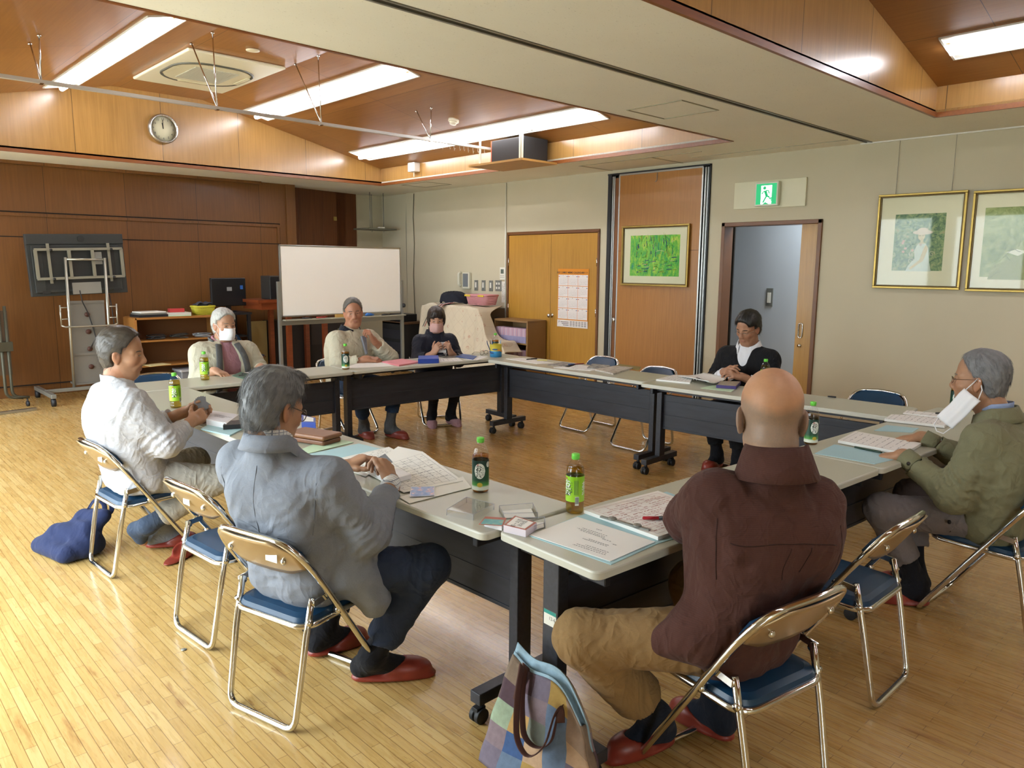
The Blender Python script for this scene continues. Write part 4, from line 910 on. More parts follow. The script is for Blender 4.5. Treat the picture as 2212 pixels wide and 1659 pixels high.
# ------------------------------------------------------------------ implicit-surface modelling for people and soft things
F32 = np.float32
def A3(v): return np.array(v, dtype=F32)
class SDF:
    def __init__(s): s.ops = []; s.lo = A3((1e9,) * 3); s.hi = -s.lo
    def _grow(s, p, r): s.lo = np.minimum(s.lo, A3(p) - r); s.hi = np.maximum(s.hi, A3(p) + r)
    def cap(s, a, b, r1, r2=None, k=.03, op='u'):
        a, b = A3(a), A3(b); r2 = r1 if r2 is None else r2; ba = b - a; bb = max(float(ba @ ba), 1e-9)
        def fn(P):
            q = P - a; h = np.clip(q @ ba / bb, 0, 1); q -= h[:, None] * ba
            return np.sqrt((q * q).sum(1)) - (r1 + (r2 - r1) * h)
        if op == 'u': s._grow(a, r1); s._grow(b, r2)
        s.ops.append((op, fn, k)); return s
    def path(s, pts, rs, k=.03, op='u'):
        for i in range(len(pts) - 1): s.cap(pts[i], pts[i + 1], rs[i], rs[i + 1], k, op)
        return s
    def ell(s, c, rad, R=None, k=.03, op='u'):
        c, rad = A3(c), A3(rad); R = np.eye(3, dtype=F32) if R is None else np.array(R, dtype=F32)   # columns = local axes
        def fn(P):
            q = (P - c) @ R; k0 = np.sqrt(((q / rad) ** 2).sum(1)); k1 = np.sqrt(((q / (rad * rad)) ** 2).sum(1))
            return k0 * (k0 - 1) / np.maximum(k1, 1e-6)
        if op == 'u': s._grow(c, float(rad.max()))
        s.ops.append((op, fn, k)); return s
    def box(s, c, hs, R=None, rr=.01, k=.01, op='u'):
        c, hs = A3(c), A3(hs) - rr; R = np.eye(3, dtype=F32) if R is None else np.array(R, dtype=F32)
        def fn(P):
            q = np.abs((P - c) @ R) - hs
            return np.sqrt((np.maximum(q, 0) ** 2).sum(1)) + np.minimum(q.max(1), 0) - rr
        if op == 'u': s._grow(c, float(np.linalg.norm(hs + rr)))
        s.ops.append((op, fn, k)); return s
    def plane(s, p, n, k=.01):
        """keep the side opposite to n"""
        p = A3(p); n = A3(n); n = n / np.linalg.norm(n)
        s.ops.append(('i', lambda P: (P - p) @ n, k)); return s
    def mesh(s, h, disp=None, dmax=.02):
        B = 12; lo = s.lo - 4 * h - dmax; n = np.ceil((s.hi + 4 * h + dmax - lo) / (h * B)).astype(int)
        bc = np.stack(np.meshgrid(*[np.arange(m) for m in n], indexing='ij'), -1).reshape(-1, 3)
        C = (lo + (bc + .5) * B * h - h * .5).astype(F32); hd = B * h * .87
        dm = np.full(len(C), 9, F32); near = []
        for op, fn, k in s.ops:
            d = fn(C); near.append(d < hd + k + dmax + .01)
            if op == 'u': dm = np.minimum(dm, d)
        act = (dm < hd + .035 + dmax) & (dm > -hd - .09 - dmax)
        for (op, fn, k), nr in zip(s.ops, near):
            if op != 'u': act |= nr & (dm < hd + .035 + dmax)
        V = np.ones(tuple(n * B), F32)
        ins = np.nonzero((~act) & (dm < 0))[0]
        for i in ins: x, y, z = bc[i] * B; V[x:x + B, y:y + B, z:z + B] = -1
        g = np.stack(np.meshgrid(*[np.arange(B)] * 3, indexing='ij'), -1).reshape(-1, 3).astype(F32) * h
        ids = np.nonzero(act)[0]
        for c0 in range(0, len(ids), 300):
            I = ids[c0:c0 + 300]; P = ((lo + bc[I] * B * h)[:, None, :] + g[None]).astype(F32); D = np.full(P.shape[:2], 1., F32)
            for (op, fn, k), nr in zip(s.ops, near):
                sel = np.nonzero(nr[I])[0] if op in 'us' else np.arange(len(I))
                if not len(sel): continue
                d2 = fn(P[sel].reshape(-1, 3)).reshape(len(sel), -1); d1 = D[sel]
                if op == 'u': hh = np.maximum(k - np.abs(d1 - d2), 0) / k; D[sel] = np.minimum(d1, d2) - hh * hh * k * .25
                else:
                    if op == 's': d2 = -d2
                    hh = np.maximum(k - np.abs(d1 - d2), 0) / k; D[sel] = np.maximum(d1, d2) + hh * hh * k * .25
            if disp is not None: D += disp(P.reshape(-1, 3)).reshape(D.shape).astype(F32)
            for j, i in enumerate(I): x, y, z = bc[i] * B; V[x:x + B, y:y + B, z:z + B] = D[j].reshape(B, B, B)
        return surface_nets(V, lo, h)

def surface_nets(V, lo, h):
    S = (V < 0).astype(np.uint8); c = np.zeros(tuple(np.array(S.shape) - 1), np.uint8)
    O = [(i, j, k) for i in (0, 1) for j in (0, 1) for k in (0, 1)]; sx, sy, sz = S.shape
    for i, j, k in O: c += S[i:sx - 1 + i, j:sy - 1 + j, k:sz - 1 + k]
    cells = np.argwhere((c > 0) & (c < 8)); val = np.stack([V[cells[:, 0] + i, cells[:, 1] + j, cells[:, 2] + k] for i, j, k in O], 1)
    acc = np.zeros((len(cells), 3), F32); cnt = np.zeros(len(cells), F32); Oa = np.array(O, F32)
    for a in range(8):
        for b in range(a + 1, 8):
            if abs(Oa[a] - Oa[b]).sum() != 1: continue
            va, vb = val[:, a], val[:, b]; m = (va < 0) != (vb < 0)
            t = np.where(m, va / np.where(m, va - vb, 1), 0)[:, None]
            acc += np.where(m[:, None], Oa[a] + (Oa[b] - Oa[a]) * t, 0); cnt += m
    verts = lo + (cells + acc / cnt[:, None]) * h
    idx = np.full(c.shape, -1, np.int32); idx[tuple(cells.T)] = np.arange(len(cells)); quads = []
    for ax in range(3):
        b, d = (ax + 1) % 3, (ax + 2) % 3; e = np.zeros(3, int); e[ax] = 1; eb = np.zeros(3, int); eb[b] = 1; ed = np.zeros(3, int); ed[d] = 1
        ok = (cells[:, b] > 0) & (cells[:, d] > 0); cc = cells[ok]; s0 = S[tuple(cc.T)]; s1 = S[tuple((cc + e).T)]
        m = s0 != s1; cc = cc[m]; fl = s0[m] == 1
        q = np.stack([idx[tuple(cc.T)], idx[tuple((cc - eb).T)], idx[tuple((cc - eb - ed).T)], idx[tuple((cc - ed).T)]], 1)
        q[~fl] = q[~fl][:, ::-1]; quads.append(q)
    return verts, np.concatenate(quads)

def np_object(name, verts, quads, mats, parent=None, col=None, smooth=1, loc=None):
    if smooth:                                           # a light relax against voxel stepping
        for _ in range(smooth):
            s = np.zeros_like(verts); n = np.zeros(len(verts))
            for k in range(4):
                np.add.at(s, quads[:, k], verts[quads[:, (k + 1) % 4]]); np.add.at(n, quads[:, k], 1)
            verts = verts * .5 + .5 * s / np.maximum(n, 1)[:, None]
    o_ = np.array(loc if loc is not None else (0, 0, 0))
    me = bpy.data.meshes.new(name); me.vertices.add(len(verts)); me.vertices.foreach_set('co', (verts - o_).astype(F32).ravel())
    me.loops.add(quads.size); me.loops.foreach_set('vertex_index', quads.astype(np.int32).ravel())
    me.polygons.add(len(quads)); me.polygons.foreach_set('loop_start', np.arange(0, quads.size, 4, dtype=np.int32)); me.polygons.foreach_set('loop_total', np.full(len(quads), 4, np.int32))
    me.polygons.foreach_set('use_smooth', np.ones(len(quads), bool)); me.update(calc_edges=True); me.validate()
    if col is not None:
        a = me.color_attributes.new('Col', 'FLOAT_COLOR', 'POINT'); c4 = np.ones((len(verts), 4), F32); c4[:, :3] = col; a.data.foreach_set('color', c4.ravel())
    for m in (mats if isinstance(mats, (list, tuple)) else [mats]): me.materials.append(m)
    o = bpy.data.objects.new(name, me); COL.objects.link(o)
    if parent: o.parent = parent
    if loc is not None and not parent: o.location = loc
    return o

def tnoise(P, f, ph=0.):
    """cheap smooth noise from crossed sines, about -1..1"""
    x, y, z = P[:, 0] * f + ph, P[:, 1] * f + ph * 1.7, P[:, 2] * f + ph * 2.3
    return (np.sin(x + 1.7 * np.sin(y * .7 + 1.3)) * np.sin(y * 1.1 + 1.9 * np.sin(z * .8 + .4)) + np.sin(z * 1.2 + 1.6 * np.sin(x * .9 + 2.1)) * np.sin(x * .6 + y * .8)) * .6

def cloth_disp(amp, wr=(), ph=0., f=26.):
    """soft buckles everywhere plus wrinkle sets: (centre, axis, wavelength, amplitude, reach)"""
    W_ = [(A3(c), A3(a) / np.linalg.norm(a), l, am, rc) for c, a, l, am, rc in wr]
    def fn(P):
        d = amp * (1.6 * (.45 - np.abs(tnoise(P * np.array([1, 1, .45], F32), f * .55, ph))) + 1.1 * (.4 - np.abs(tnoise(P * np.array([1.2, .8, .7], F32), f * 1.05, ph + 2))) + .35 * tnoise(P, f * 2.3, ph + 4))
        for c, a, l, am, rc in W_:
            q = P - c; w = np.exp(-(q * q).sum(1) / (rc * rc)); t = q @ a
            n1 = tnoise(P, 13., ph + 5); d += am * w * (np.abs(np.sin(t * pi / l + 2.6 * n1 + 1.2 * tnoise(P, 31., ph))) - .6) * (.9 + .9 * tnoise(P, 17., ph + 9)) * 1.5
        return d
    return fn

# ------------------------------------------------------------------ people
def skin_mat():
    t = NT('skin'); at = t.n('ShaderNodeAttribute', attribute_name='Col'); co = t.coord()
    k = t.math('MULTIPLY_ADD', t.noise(co, 70, 4, .65), .24, .88)
    t.set(col=t.mix(1., at.outputs['Color'], t.n('ShaderNodeCombineColor', i_0=k, i_1=k, i_2=k).outputs[0], 'MULTIPLY'), rough=.5, spec=.4)
    t.bump(t.noise(co, 380, 3), .15, .001); return t.m
SKIN = skin_mat()
def fabric(name, col, var=.12, vs=5, weave=900, bump=.2, rough=.9, pattern=None, crease=1.):
    if name in MATS: return MATS[name]
    t = NT(name); co = t.coord(); c = lin(col); n = t.math('MULTIPLY_ADD', t.noise(co, vs, 4, .6), 2 * var, 1 - var)
    wr_ = t.math('ABSOLUTE', t.math('SUBTRACT', t.noise(t.coord(scale=(1, 1, .7)), 7.5, 2, .45, 1.1), .5)); wr2 = t.math('ABSOLUTE', t.math('SUBTRACT', t.noise(co, 17, 2, .5, .8), .5))
    fine = t.math('MULTIPLY_ADD', t.noise(co, weave * .35, 2), .24, .88); n = t.math('MULTIPLY', n, fine)
    c = t.mix(1., c, t.n('ShaderNodeCombineColor', i_0=n, i_1=n, i_2=n).outputs[0], 'MULTIPLY')
    if pattern: c = pattern(t, co, c)
    t.set(col=c, rough=rough, spec=.25, sheen=.04); t.bump(t.math('ADD', t.math('MULTIPLY', t.noise(co, weave * .4, 2), bump * .12), t.math('ADD', t.math('MULTIPLY', wr_, -2.4 * crease), t.math('MULTIPLY', wr2, -.9 * crease))), .8, .012); MATS[name] = t.m; return t.m
def plaid(line, per=.016, w=.16):
    def f(t, co, c):
        s = t.n('ShaderNodeSeparateXYZ'); t.l(co, s.inputs[0])
        a = t.math('MODULO', t.math('ADD', t.math('ADD', s.outputs[0], s.outputs[1]), 20), per); b = t.math('MODULO', t.math('ADD', s.outputs[2], 20), per)
        m = t.math('MAXIMUM', t.math('LESS_THAN', a, per * w), t.math('LESS_THAN', b, per * w)); return t.mix(t.math('MULTIPLY', m, .75), c, lin(line))
    return f
def starry(t, co, c):                                   # asanoha-like pale grey star lines
    v = t.n('ShaderNodeTexVoronoi', feature='DISTANCE_TO_EDGE'); v.inputs['Scale'].default_value = 34; t.l(co, v.inputs['Vector']); v.inputs['Randomness'].default_value = .75
    return t.mix(t.math('MULTIPLY', t.math('LESS_THAN', v.outputs['Distance'], .045), .28), c, lin('9d9da6'))
def cord(t, co, c):
    w = t.n('ShaderNodeTexWave', wave_type='BANDS', bands_direction='Z'); w.inputs['Scale'].default_value = 62; w.inputs['Distortion'].default_value = 1.2; t.l(co, w.inputs['Vector'])
    return t.mix(t.math('MULTIPLY', w.outputs[1], .3), c, t.mix(1., c, (1.5, 1.4, 1.35), 'MULTIPLY'))

def head_R(yaw, pitch, roll=0):
    """columns: forward, left, up"""
    return np.array(Matrix.Rotation(RAD(yaw), 3, 'Z') @ Matrix.Rotation(RAD(pitch), 3, 'Y') @ Matrix.Rotation(RAD(roll), 3, 'X'), dtype=F32)
def add_head(S, c, R, s=1., fat=1., female=False):
    c = A3(c); w = lambda x, y, z: c + R @ (A3((x, y, z)) * s)
    e = lambda p, r, k=.02, op='u', RR=None: S.ell(w(*p), A3(r) * s, R if RR is None else R @ np.array(RR, dtype=F32), k, op)
    e((-.012, 0, .045), (.100, .078, .088), .03); e((.024, 0, -.035), (.070, .060 * fat, .082), .035)
    S.cap(w(.052, -.012, -.103), w(.052, .012, -.103), .024 * s, k=.03)
    for y in (-1, 1):
        S.cap(w(.004, .043 * y * fat, -.055), w(.042, .028 * y * fat, -.1), .019 * s * fat, k=.03); e((.054, .042 * y, -.022), (.028, .022 * fat, .022), .02)
        S.cap(w(.078, .012 * y, .024), w(.062, .05 * y, .022), .012 * s, .010 * s, k=.016)
        e((.096, .031 * y, .004), (.015, .019, .010), .012, 's'); e((.072, .031 * y, .003), (.0135, .016, .0125), .006)
        S.cap(w(.0855, .018 * y, .0105), w(.080, .045 * y, .0085), .0042 * s, k=.005); S.cap(w(.0845, .02 * y, -.006), w(.078, .043 * y, -.005), .0036 * s, k=.006)
        e((-.008, .079 * y, -.006), (.021, .0085, .034), .006, 'u', Matrix.Rotation(RAD(-22 * y), 3, 'Z') @ Matrix.Rotation(RAD(-8), 3, 'Y')); e((.0, .087 * y, .002), (.011, .006, .018), .004, 's')
        e((-.004, .078 * y, -.034), (.008, .006, .011), .006); e((.098, .012 * y, -.034), (.011, .0085, .0085), .007)
        S.cap(w(.092, .02 * y, -.042), w(.07, .036 * y, -.07), .004 * s, k=.014, op='u')
    S.cap(w(.086, 0, .012), w(.1055, 0, -.026), .0085 * s, .0130 * s, k=.014); e((.099, 0, -.034), (.012, .011, .009), .008)
    e((.0855, 0, -.0635), (.0105, .024, .0068), .005); e((.0835, 0, -.0755), (.0105, .021, .0075), .005); S.cap(w(.097, -.022, -.0695), w(.097, .022, -.0695), .0028 * s, k=.003, op='s')
    return w
def face_col(verts, c, R, s, skin, lip=(.52, .26, .22), hairfn=None):
    """surface colour of the skin itself: lips, cheeks, ear rims"""
    q = ((verts - A3(c)) @ R) / s; col = np.tile(np.array(lin(skin), F32), (len(verts), 1)); hd = (np.abs(q) < np.array([.16, .12, .17])).all(1)
    def put(m, cc, a): col[m] = col[m] * (1 - a[:, None]) + np.array(cc, F32) * a[:, None]
    x, y, z = q[:, 0], q[:, 1], q[:, 2]; sk = np.array(lin(skin), F32)
    m = hd & (x > .05); a = np.exp(-(((y) / .022) ** 2 + ((z + .0695) / .0085) ** 2))[m] * .75; put(m, lin('9c5f55'), a)
    a = (np.exp(-(((np.abs(y) - .045) / .022) ** 2 + ((z + .03) / .022) ** 2)) * .35)[m]; put(m, sk * np.array([1.08, .72, .66]), a)
    a = (np.exp(-(((y) / .014) ** 2 + ((z + .03) / .014) ** 2)) * .3)[m]; put(m, sk * np.array([1.05, .75, .7]), a)
    m = hd & (np.abs(y) > .074); put(m, sk * np.array([1.05, .7, .62]), np.full(m.sum(), .35, F32))
    if hairfn is not None:
        a = np.where(hd, hairfn(x, y, z), 0); put(hd, hairfn.col, a[hd])
    return col
def add_hand(S, wr, fw, dors, side, curl=(.3, .35, .4, .45), spread=.06, th=(.35, .3), s=1., thumb_in=0., k=.004):
    """palm, four unequal jointed fingers and a thumb leaving the side of the palm"""
    wr = A3(wr); f = A3(fw); f /= np.linalg.norm(f); d = A3(dors); d -= f * (d @ f); d /= np.linalg.norm(d); l = np.cross(d, f) * (1 if side == 'R' else -1); tips = []
    MC = [(.030, .088, .012), (.0105, .092, .0125), (-.0095, .087, .012), (-.028, .078, .011)]; PH = [(.041, .025, .02), (.045, .028, .021), (.041, .026, .02), (.032, .02, .018)]
    S.cap(wr - f * .03 * s, wr + f * .012 * s, .0245 * s, .026 * s, .02)
    for (o, L_, r), ph, cu in zip(MC, PH, curl):
        S.cap(wr + l * o * .55 * s + f * .012 * s, wr + (l * o + f * L_) * s, .0165 * s, r * s, .012)
    S.ell(wr + (f * .045 - d * .008) * s, A3((.045, .034, .014)) * s, np.stack([f, l, d], 1), .012)
    for i, ((o, L_, r), ph, cu) in enumerate(zip(MC, PH, curl)):
        p = wr + (l * o + f * L_) * s; a = 0; sp = (1.5 - i) * spread
        for j, ln in enumerate(ph):
            a += cu * (1., 1.25, .8)[j]; dr = f * cos(a) - d * sin(a); dr = dr * cos(sp) + l * sin(sp); q = p + dr * ln * s
            S.cap(p, q, (r - .0022 - .0009 * j) * s, (r - .003 - .001 * j) * s, k); p = q
        tips.append(p)
    p = wr + (f * .022 + l * .024 - d * .006) * s; b = f * cos(.85 - thumb_in) + l * sin(.85 - thumb_in) - d * th[0]; b /= np.linalg.norm(b)
    S.cap(wr + f * .01 * s + l * .01 * s, p, .017 * s, .0155 * s, .012)
    for j, (ln, r) in enumerate(((.036, .0145), (.031, .0112), (.025, .0098))):
        q = p + b * ln * s; S.cap(p, q, r * s, (r - .0016) * s, k + .002); p = q; b = b * cos(th[1]) + (f * .75 - l * .45 - d * .35) * sin(th[1]); b /= np.linalg.norm(b)
    tips.append(p); return tips

def strands(mb, verts, normals, n, L_, flow, rad=.0007, lift=.25, seg=4, jit=.35, mi=0, rng=None, sel=None):
    rng = rng or np.random.default_rng(3); ids = np.arange(len(verts)) if sel is None else np.nonzero(sel)[0]
    for i in rng.choice(ids, n):
        p = verts[i] - normals[i] * .002; d = flow(p, normals[i]); d = d + rng.normal(0, jit, 3); d -= normals[i] * (d @ normals[i]); d /= np.linalg.norm(d) + 1e-6
        l = L_ * rng.uniform(.5, 1.2); pts = []; up = normals[i]; k = lift * rng.uniform(.3, 1.6)
        for j in range(seg + 1):
            t = j / seg; pts.append(p + d * l * t + up * (k * l * (t - .75 * t * t))); d = d + np.array((0, 0, -.10)) * rng.uniform(0, 1)
        mb.tube(pts, [rad * (1 - .75 * j / seg) for j in range(seg + 1)], 3, mi, cap=False)
def vnormals(o):
    me = o.data; n = np.zeros(len(me.vertices) * 3, F32); me.vertices.foreach_get('normal', n); v = np.zeros(len(me.vertices) * 3, F32); me.vertices.foreach_get('co', v); return v.reshape(-1, 3), n.reshape(-1, 3)

def make_hair(o, c, R, s, col, style, name='hair', strand=900, L_=.03, th=.010, seed=3):
    """hair shell over the skull, hairline cut to the style, then loose strands"""
    H_ = SDF(); c = A3(c); w = lambda x, y, z: c + R @ (A3((x, y, z)) * s)
    H_.ell(w(-.014, 0, .05), (A3((.100, .079, .088)) + th) * s, R, .02); H_.ell(w(-.03, 0, -.01), (A3((.076, .076, .085)) + th * .6) * s, R, .03)
    nrm = lambda x, y, z: R @ A3((x, y, z))
    st = dict(front=.066, temple=.046, side=-.012, nape=-.085, earx=.018); st.update(style)
    # hairline: cut off the face, ears and nape
    H_.plane(w(st['front'], 0, .075), nrm(.93, 0, -st.get('slope', .38)), .006)
    for y in (-1, 1): H_.ell(w(-.004, .085 * y, -.02), A3((.031, .03, .04)) * s, R, .008, 's')
    H_.box(w(.085 + st['temple'] * .0, 0, -.06), A3((.085 - st['earx'], .2, .06 + st['side'] + .06)) * s, R, .01, .01, 's')
    H_.plane(w(-.05, 0, st['nape']), nrm(.35, 0, -.94), .008)
    for (p, r) in st.get('bare', ()): H_.ell(w(*p), A3(r) * s, R, .012, 's')
    for (p, r) in st.get('more', ()): H_.ell(w(*p), A3(r) * s, R, .02)
    fd = lambda P: .0022 * tnoise(((P - c) @ R) * np.array([1, 2.4, .8], F32), 60, seed) + .0014 * tnoise(((P - c) @ R) * np.array([.7, 2.2, .7], F32), 150, seed + 1)
    v, q = H_.mesh(.004, fd, .008); oc = np_object(name, v, q, col, o)
    vv, nn = vnormals(oc); up = R @ A3((0, 0, 1)); bk = R @ A3((-1, 0, -.2)); crown = w(-.05, 0, .13)
    def flow(p, n):
        loc = (p - c) @ R
        if st.get('fringe') and loc[0] > -.02: return R @ A3((.6, loc[1] * 6, -.8))
        d = p - crown; return d / (np.linalg.norm(d) + 1e-6) * .7 + bk * st.get('back', .6) + (-up) * .4
    mb = MB(); strands(mb, vv, nn, strand, L_, flow, .00055, st.get('lift', .22), 4, st.get('jit', .3), 0, np.random.default_rng(seed)); mb.build('hair_strands', col, oc)
    return oc

def eyes(o, w, R, s, look=(0, 0), openness=.6, brow='3a342f', brow_w=.0045, white='d8d0c4'):
    we = M('eye_white', white, .3); ie = M('eye_dark', '1d1512', .25); bm = M('brow_' + brow, brow, .9)
    for y in (-1, 1):
        m = MB(); n = 9; top = []; bot = []
        for k in range(n):
            t = k / (n - 1) * 2 - 1; yy = .031 + .0125 * t; x = .0868 - .006 * t * abs(t) - .0035 * max(t, 0)
            hgt = .0052 * openness * (1 - t * t); top.append(w(x, yy * y, .0035 + hgt)); bot.append(w(x + .0003, yy * y, .002 - hgt * .7))
        vs = top + bot; m.add(vs, [(k, k + 1, n + k + 1, n + k) if y < 0 else (n + k, n + k + 1, k + 1, k) for k in range(n - 1)], 0, True)
        cx = .031 + look[0] * y; m.prism([(.0048 * cos(a), .0046 * min(1, openness * 1.4) * sin(a)) for a in np.linspace(0, 2 * pi, 13)[:-1]], -.0004, .0008, frame3(w(.0868, cx * y, .003 + look[1]), R @ A3((0, 1, 0)), R @ A3((0, 0, 1))), 1)
        m.tube([Vector(p) for p in top], .0011, 5, 1); m.build('eye', [we, ie], o)
        m = MB(); m.tube([Vector(w(x, yy * y, z)) for x, yy, z in ((.091, .014, .024), (.089, .028, .0275), (.081, .042, .0265), (.07, .052, .021))], [brow_w * .7, brow_w, brow_w * .9, brow_w * .4], 6, flat=.6); m.build('eyebrow', bm, o)
def glasses(o, w, R, s, col, half=True, r=.0011, gw=.021, gh=.015, temple=True):
    m = MB(); g = MB(); fm = col
    for y in (-1, 1):
        ring = [Vector(w(.104 - .010 * abs(gw * cos(a) / .03 + .2), (.033 + gw * cos(a)) * y, -.001 + gh * sin(a))) for a in np.linspace(0, 2 * pi, 21)[:-1]]
        m.tube(ring[0:11] if half else ring, r, 6, closed=not half); g.add(ring, [tuple(range(20))])
        m.tube([Vector(w(.093, .055 * y, .006)), Vector(w(.06, .077 * y, .008)), Vector(w(-.005, .087 * y, .012)), Vector(w(-.018, .088 * y, -.004))], r * 1.15, 6)
    m.tube([Vector(w(.102, -.012, .003)), Vector(w(.107, 0, .007)), Vector(w(.102, .012, .003))], r, 6)
    f = m.build('glasses_frame', fm, o); g.build('lenses', PGL, f); return f
def collar(o, N, up, fwd, rx, ry, h, mat_, gap=40, lean=.3, name='collar', drop=.012, th=.004, fall=0., kh=1.):
    """turned band round the neck, open by gap degrees in front; fall > 0 folds a leaf outwards and down"""
    up = A3(up) / np.linalg.norm(up); f = A3(fwd); f -= up * (f @ up); f /= np.linalg.norm(f); l = np.cross(up, f)
    def band(u, v):
        a = RAD(gap / 2 + (360 - gap) * u); ca, sa = cos(a), sin(a); fr = max(0, ca)
        if fall:
            hh = h * (1 - .25 * fr); prof = [(0, 0), (.004, hh), (.009, hh * 1.03), (.009 + fall * .42, -fall * (.35 + .8 * fr))]
            t = v * 3; i = min(2, int(t)); g = t - i; ro = prof[i][0] * (1 - g) + prof[i + 1][0] * g; z = prof[i][1] * (1 - g) + prof[i + 1][1] * g
        else: ro = lean * h * v; z = h * v * (1 - .2 * fr)
        return A3(N) + f * ((rx + ro) * ca) + l * ((ry + ro) * sa) + up * (z - drop * 2 * fr + .006 * (1 - fr))
    return MB().grid(band, 40, 9 if fall else 4).build(name, mat_, o, thick=th)

def person(label, c, hd, J, opt):
    """one seated figure.  J: joints in the chair's frame (forward, left, up)"""
    h = RAD(hd); R0 = np.array([[cos(h), -sin(h), 0], [sin(h), cos(h), 0], [0, 0, 1]], F32); c0 = A3((c[0], c[1], 0)); Wd = lambda p: c0 + R0 @ A3(p); Dr = lambda d: R0 @ A3(d)
    root = thing('person', label, 'person', (0, 0, 0)); g = {k: Wd(v) for k, v in J.items()}; o = opt; g.setdefault('hipR', None)
    lat = (g['shL'] - g['shR']); lat /= np.linalg.norm(lat); plat = Dr((0, 1, 0)) if 'plat' not in o else Dr(o['plat']); up = A3((0, 0, 1))
    gw = o.get('girth', 1.); P_, B_, C_, N_, H_ = (g[k] for k in 'PBCNH')
    yaw, pit, rol = o['head']; HR = head_R(hd + yaw, pit, rol); hs = o.get('hs', 1.); skin = o.get('skin', 'b98563')
    hipL, hipR = P_ + plat * .09, P_ - plat * .09
    # --- body: one continuous surface
    S = SDF(); nk = .056 * o.get('neck', 1.)
    S.cap(C_ - lat * .075 * gw, C_ + lat * .075 * gw, .105 * gw, k=.06); S.cap(B_ - plat * .06 * gw, B_ + plat * .06 * gw, .09 * gw, k=.06); S.cap(P_ - plat * .065, P_ + plat * .065, .092, k=.06)
    S.cap(g['shL'], g['shR'], .05, k=.06); S.cap(C_, N_, .07, .06, .06)
    hb = H_ + HR @ A3((-.03, 0, -.05)) * hs; S.path([N_ - up * .02, (N_ + hb) / 2 + HR @ A3((.004, 0, -.01)), hb], [nk * 1.02, nk, nk * .98], .03)
    for sd in 'LR':
        S.path([g['sh' + sd], g['el' + sd], g['wr' + sd]], [.05, .042, .027], .02); kn, an = g['kn' + sd], g['an' + sd]
        S.path([hipL if sd == 'L' else hipR, kn, an], [.078, .052, .036], .03); S.path([an, g['hl' + sd] + up * .012, g['to' + sd] * .8 + g['hl' + sd] * .2 + up * .008], [.034, .03, .022], .02)
    hb_ops = len(S.ops); w = add_head(S, H_, HR, hs, o.get('fat', 1.), o.get('female', False))
    tips = {}
    for sd in 'LR':
        hn = o['hand' + sd]; tips[sd] = add_hand(S, g['wr' + sd], Dr(hn['f']), Dr(hn['d']), sd, hn.get('curl', (.35, .4, .45, .5)), hn.get('spread', .05), hn.get('th', (.35, .3)), hn.get('s', 1.), hn.get('tin', 0.))
    v, q = S.mesh(o.get('h', .004), None, .004); col = face_col(v, H_, HR, hs, skin, hairfn=o.get('stubble'))
    body = np_object('body', v, q, SKIN, root, col)
    if o.get('eyes', True): eyes(root, w, HR, hs, **o.get('eyeopt', {}))
    if 'hair' in o: make_hair(root, H_, HR, hs, o['hair'][0], o['hair'][1], **o['hair'][2])
    # --- trousers
    T = SDF(); tr = o.get('legr', 1.); T.cap(P_ - plat * .07, P_ + plat * .07, .1, k=.05); T.cap(P_, P_ * .6 + B_ * .4, .1, .092, k=.05); wr = []
    for sd, hp in (('L', hipL), ('R', hipR)):
        kn, an = g['kn' + sd], g['an' + sd]; dn = (an - kn); Ln = np.linalg.norm(dn); dn = dn / Ln; hem = kn + dn * (Ln - o.get('hem' + sd, o.get('hem', .03)))
        T.cap(hp, kn, .094 * tr, .073 * tr, .05); T.cap(kn, hem + dn * .02, .072 * tr, o.get('hemr', .06) * tr, .04); T.cap(hem, hem + dn * .2, .1, k=.006, op='s')
        th = kn - hp; th /= np.linalg.norm(th); wr += [(kn - th * .03, th + dn * .4, .032, .0055, .1), (hp + th * .04, th, .045, .007, .12), (hem - dn * .1, dn + th * .3, .05, .004, .12)]
    if o.get('waist'): T.plane(Wd(o['waist']), (0, 0, 1), .01)
    v, q = T.mesh(.0065, cloth_disp(.0022, wr, o.get('ph', 0.)), .012); np_object('trousers', v, q, o['trousers'], root)
    # --- socks and slippers
    for sd in 'LR':
        kn, an, hl, to = g['kn' + sd], g['an' + sd], g['hl' + sd], g['to' + sd]; dn = an - kn; dn /= np.linalg.norm(dn); ft = to - hl; fl = np.linalg.norm(ft); ft = ft / fl
        K = SDF(); K.path([an - dn * .16, an - dn * .02, hl + up * .018, to - ft * .045 + up * .008], [.048, .043, .036, .028], .03); K.cap(an, hl * .45 + to * .55 + up * .02, .04, .03, .03)
        v, q = K.mesh(.006, cloth_disp(.0008, [(an, dn, .02, .002, .05)]), .006); so = o['sock' + sd] if 'sock' + sd in o else o['sock']; np_object('sock', v, q, so, root)
        if o.get('slip' + sd, True):
            fu = up - ft * ft[2]; fu /= np.linalg.norm(fu); fs = np.cross(fu, ft); K = SDF(); Rf = np.stack([ft, fs, fu], 1); m_ = (hl + to) / 2
            K.ell(m_ - fu * .022, (fl * .5 + .03, .047, .010), Rf, .012); K.cap(hl - fu * .022, to - fu * .02, .012, .012, .05)
            K.ell(hl + ft * (fl * .66) + fu * .008, (fl * .36 + .015, .050, .040), Rf, .02); K.ell(hl + ft * (fl * .36) + fu * .03, (.075, .038, .038), Rf, .012, 's')
            K.plane(m_ - fu * .032, -fu, .004); v, q = K.mesh(.0055, None, .004); np_object('slipper', v, q, o['slipmat'], root)
    return root, g, dict(w=w, HR=HR, lat=lat, plat=plat, Dr=Dr, Wd=Wd, H=H_, hs=hs, tips=tips, hd=hd, hips=(hipL, hipR))

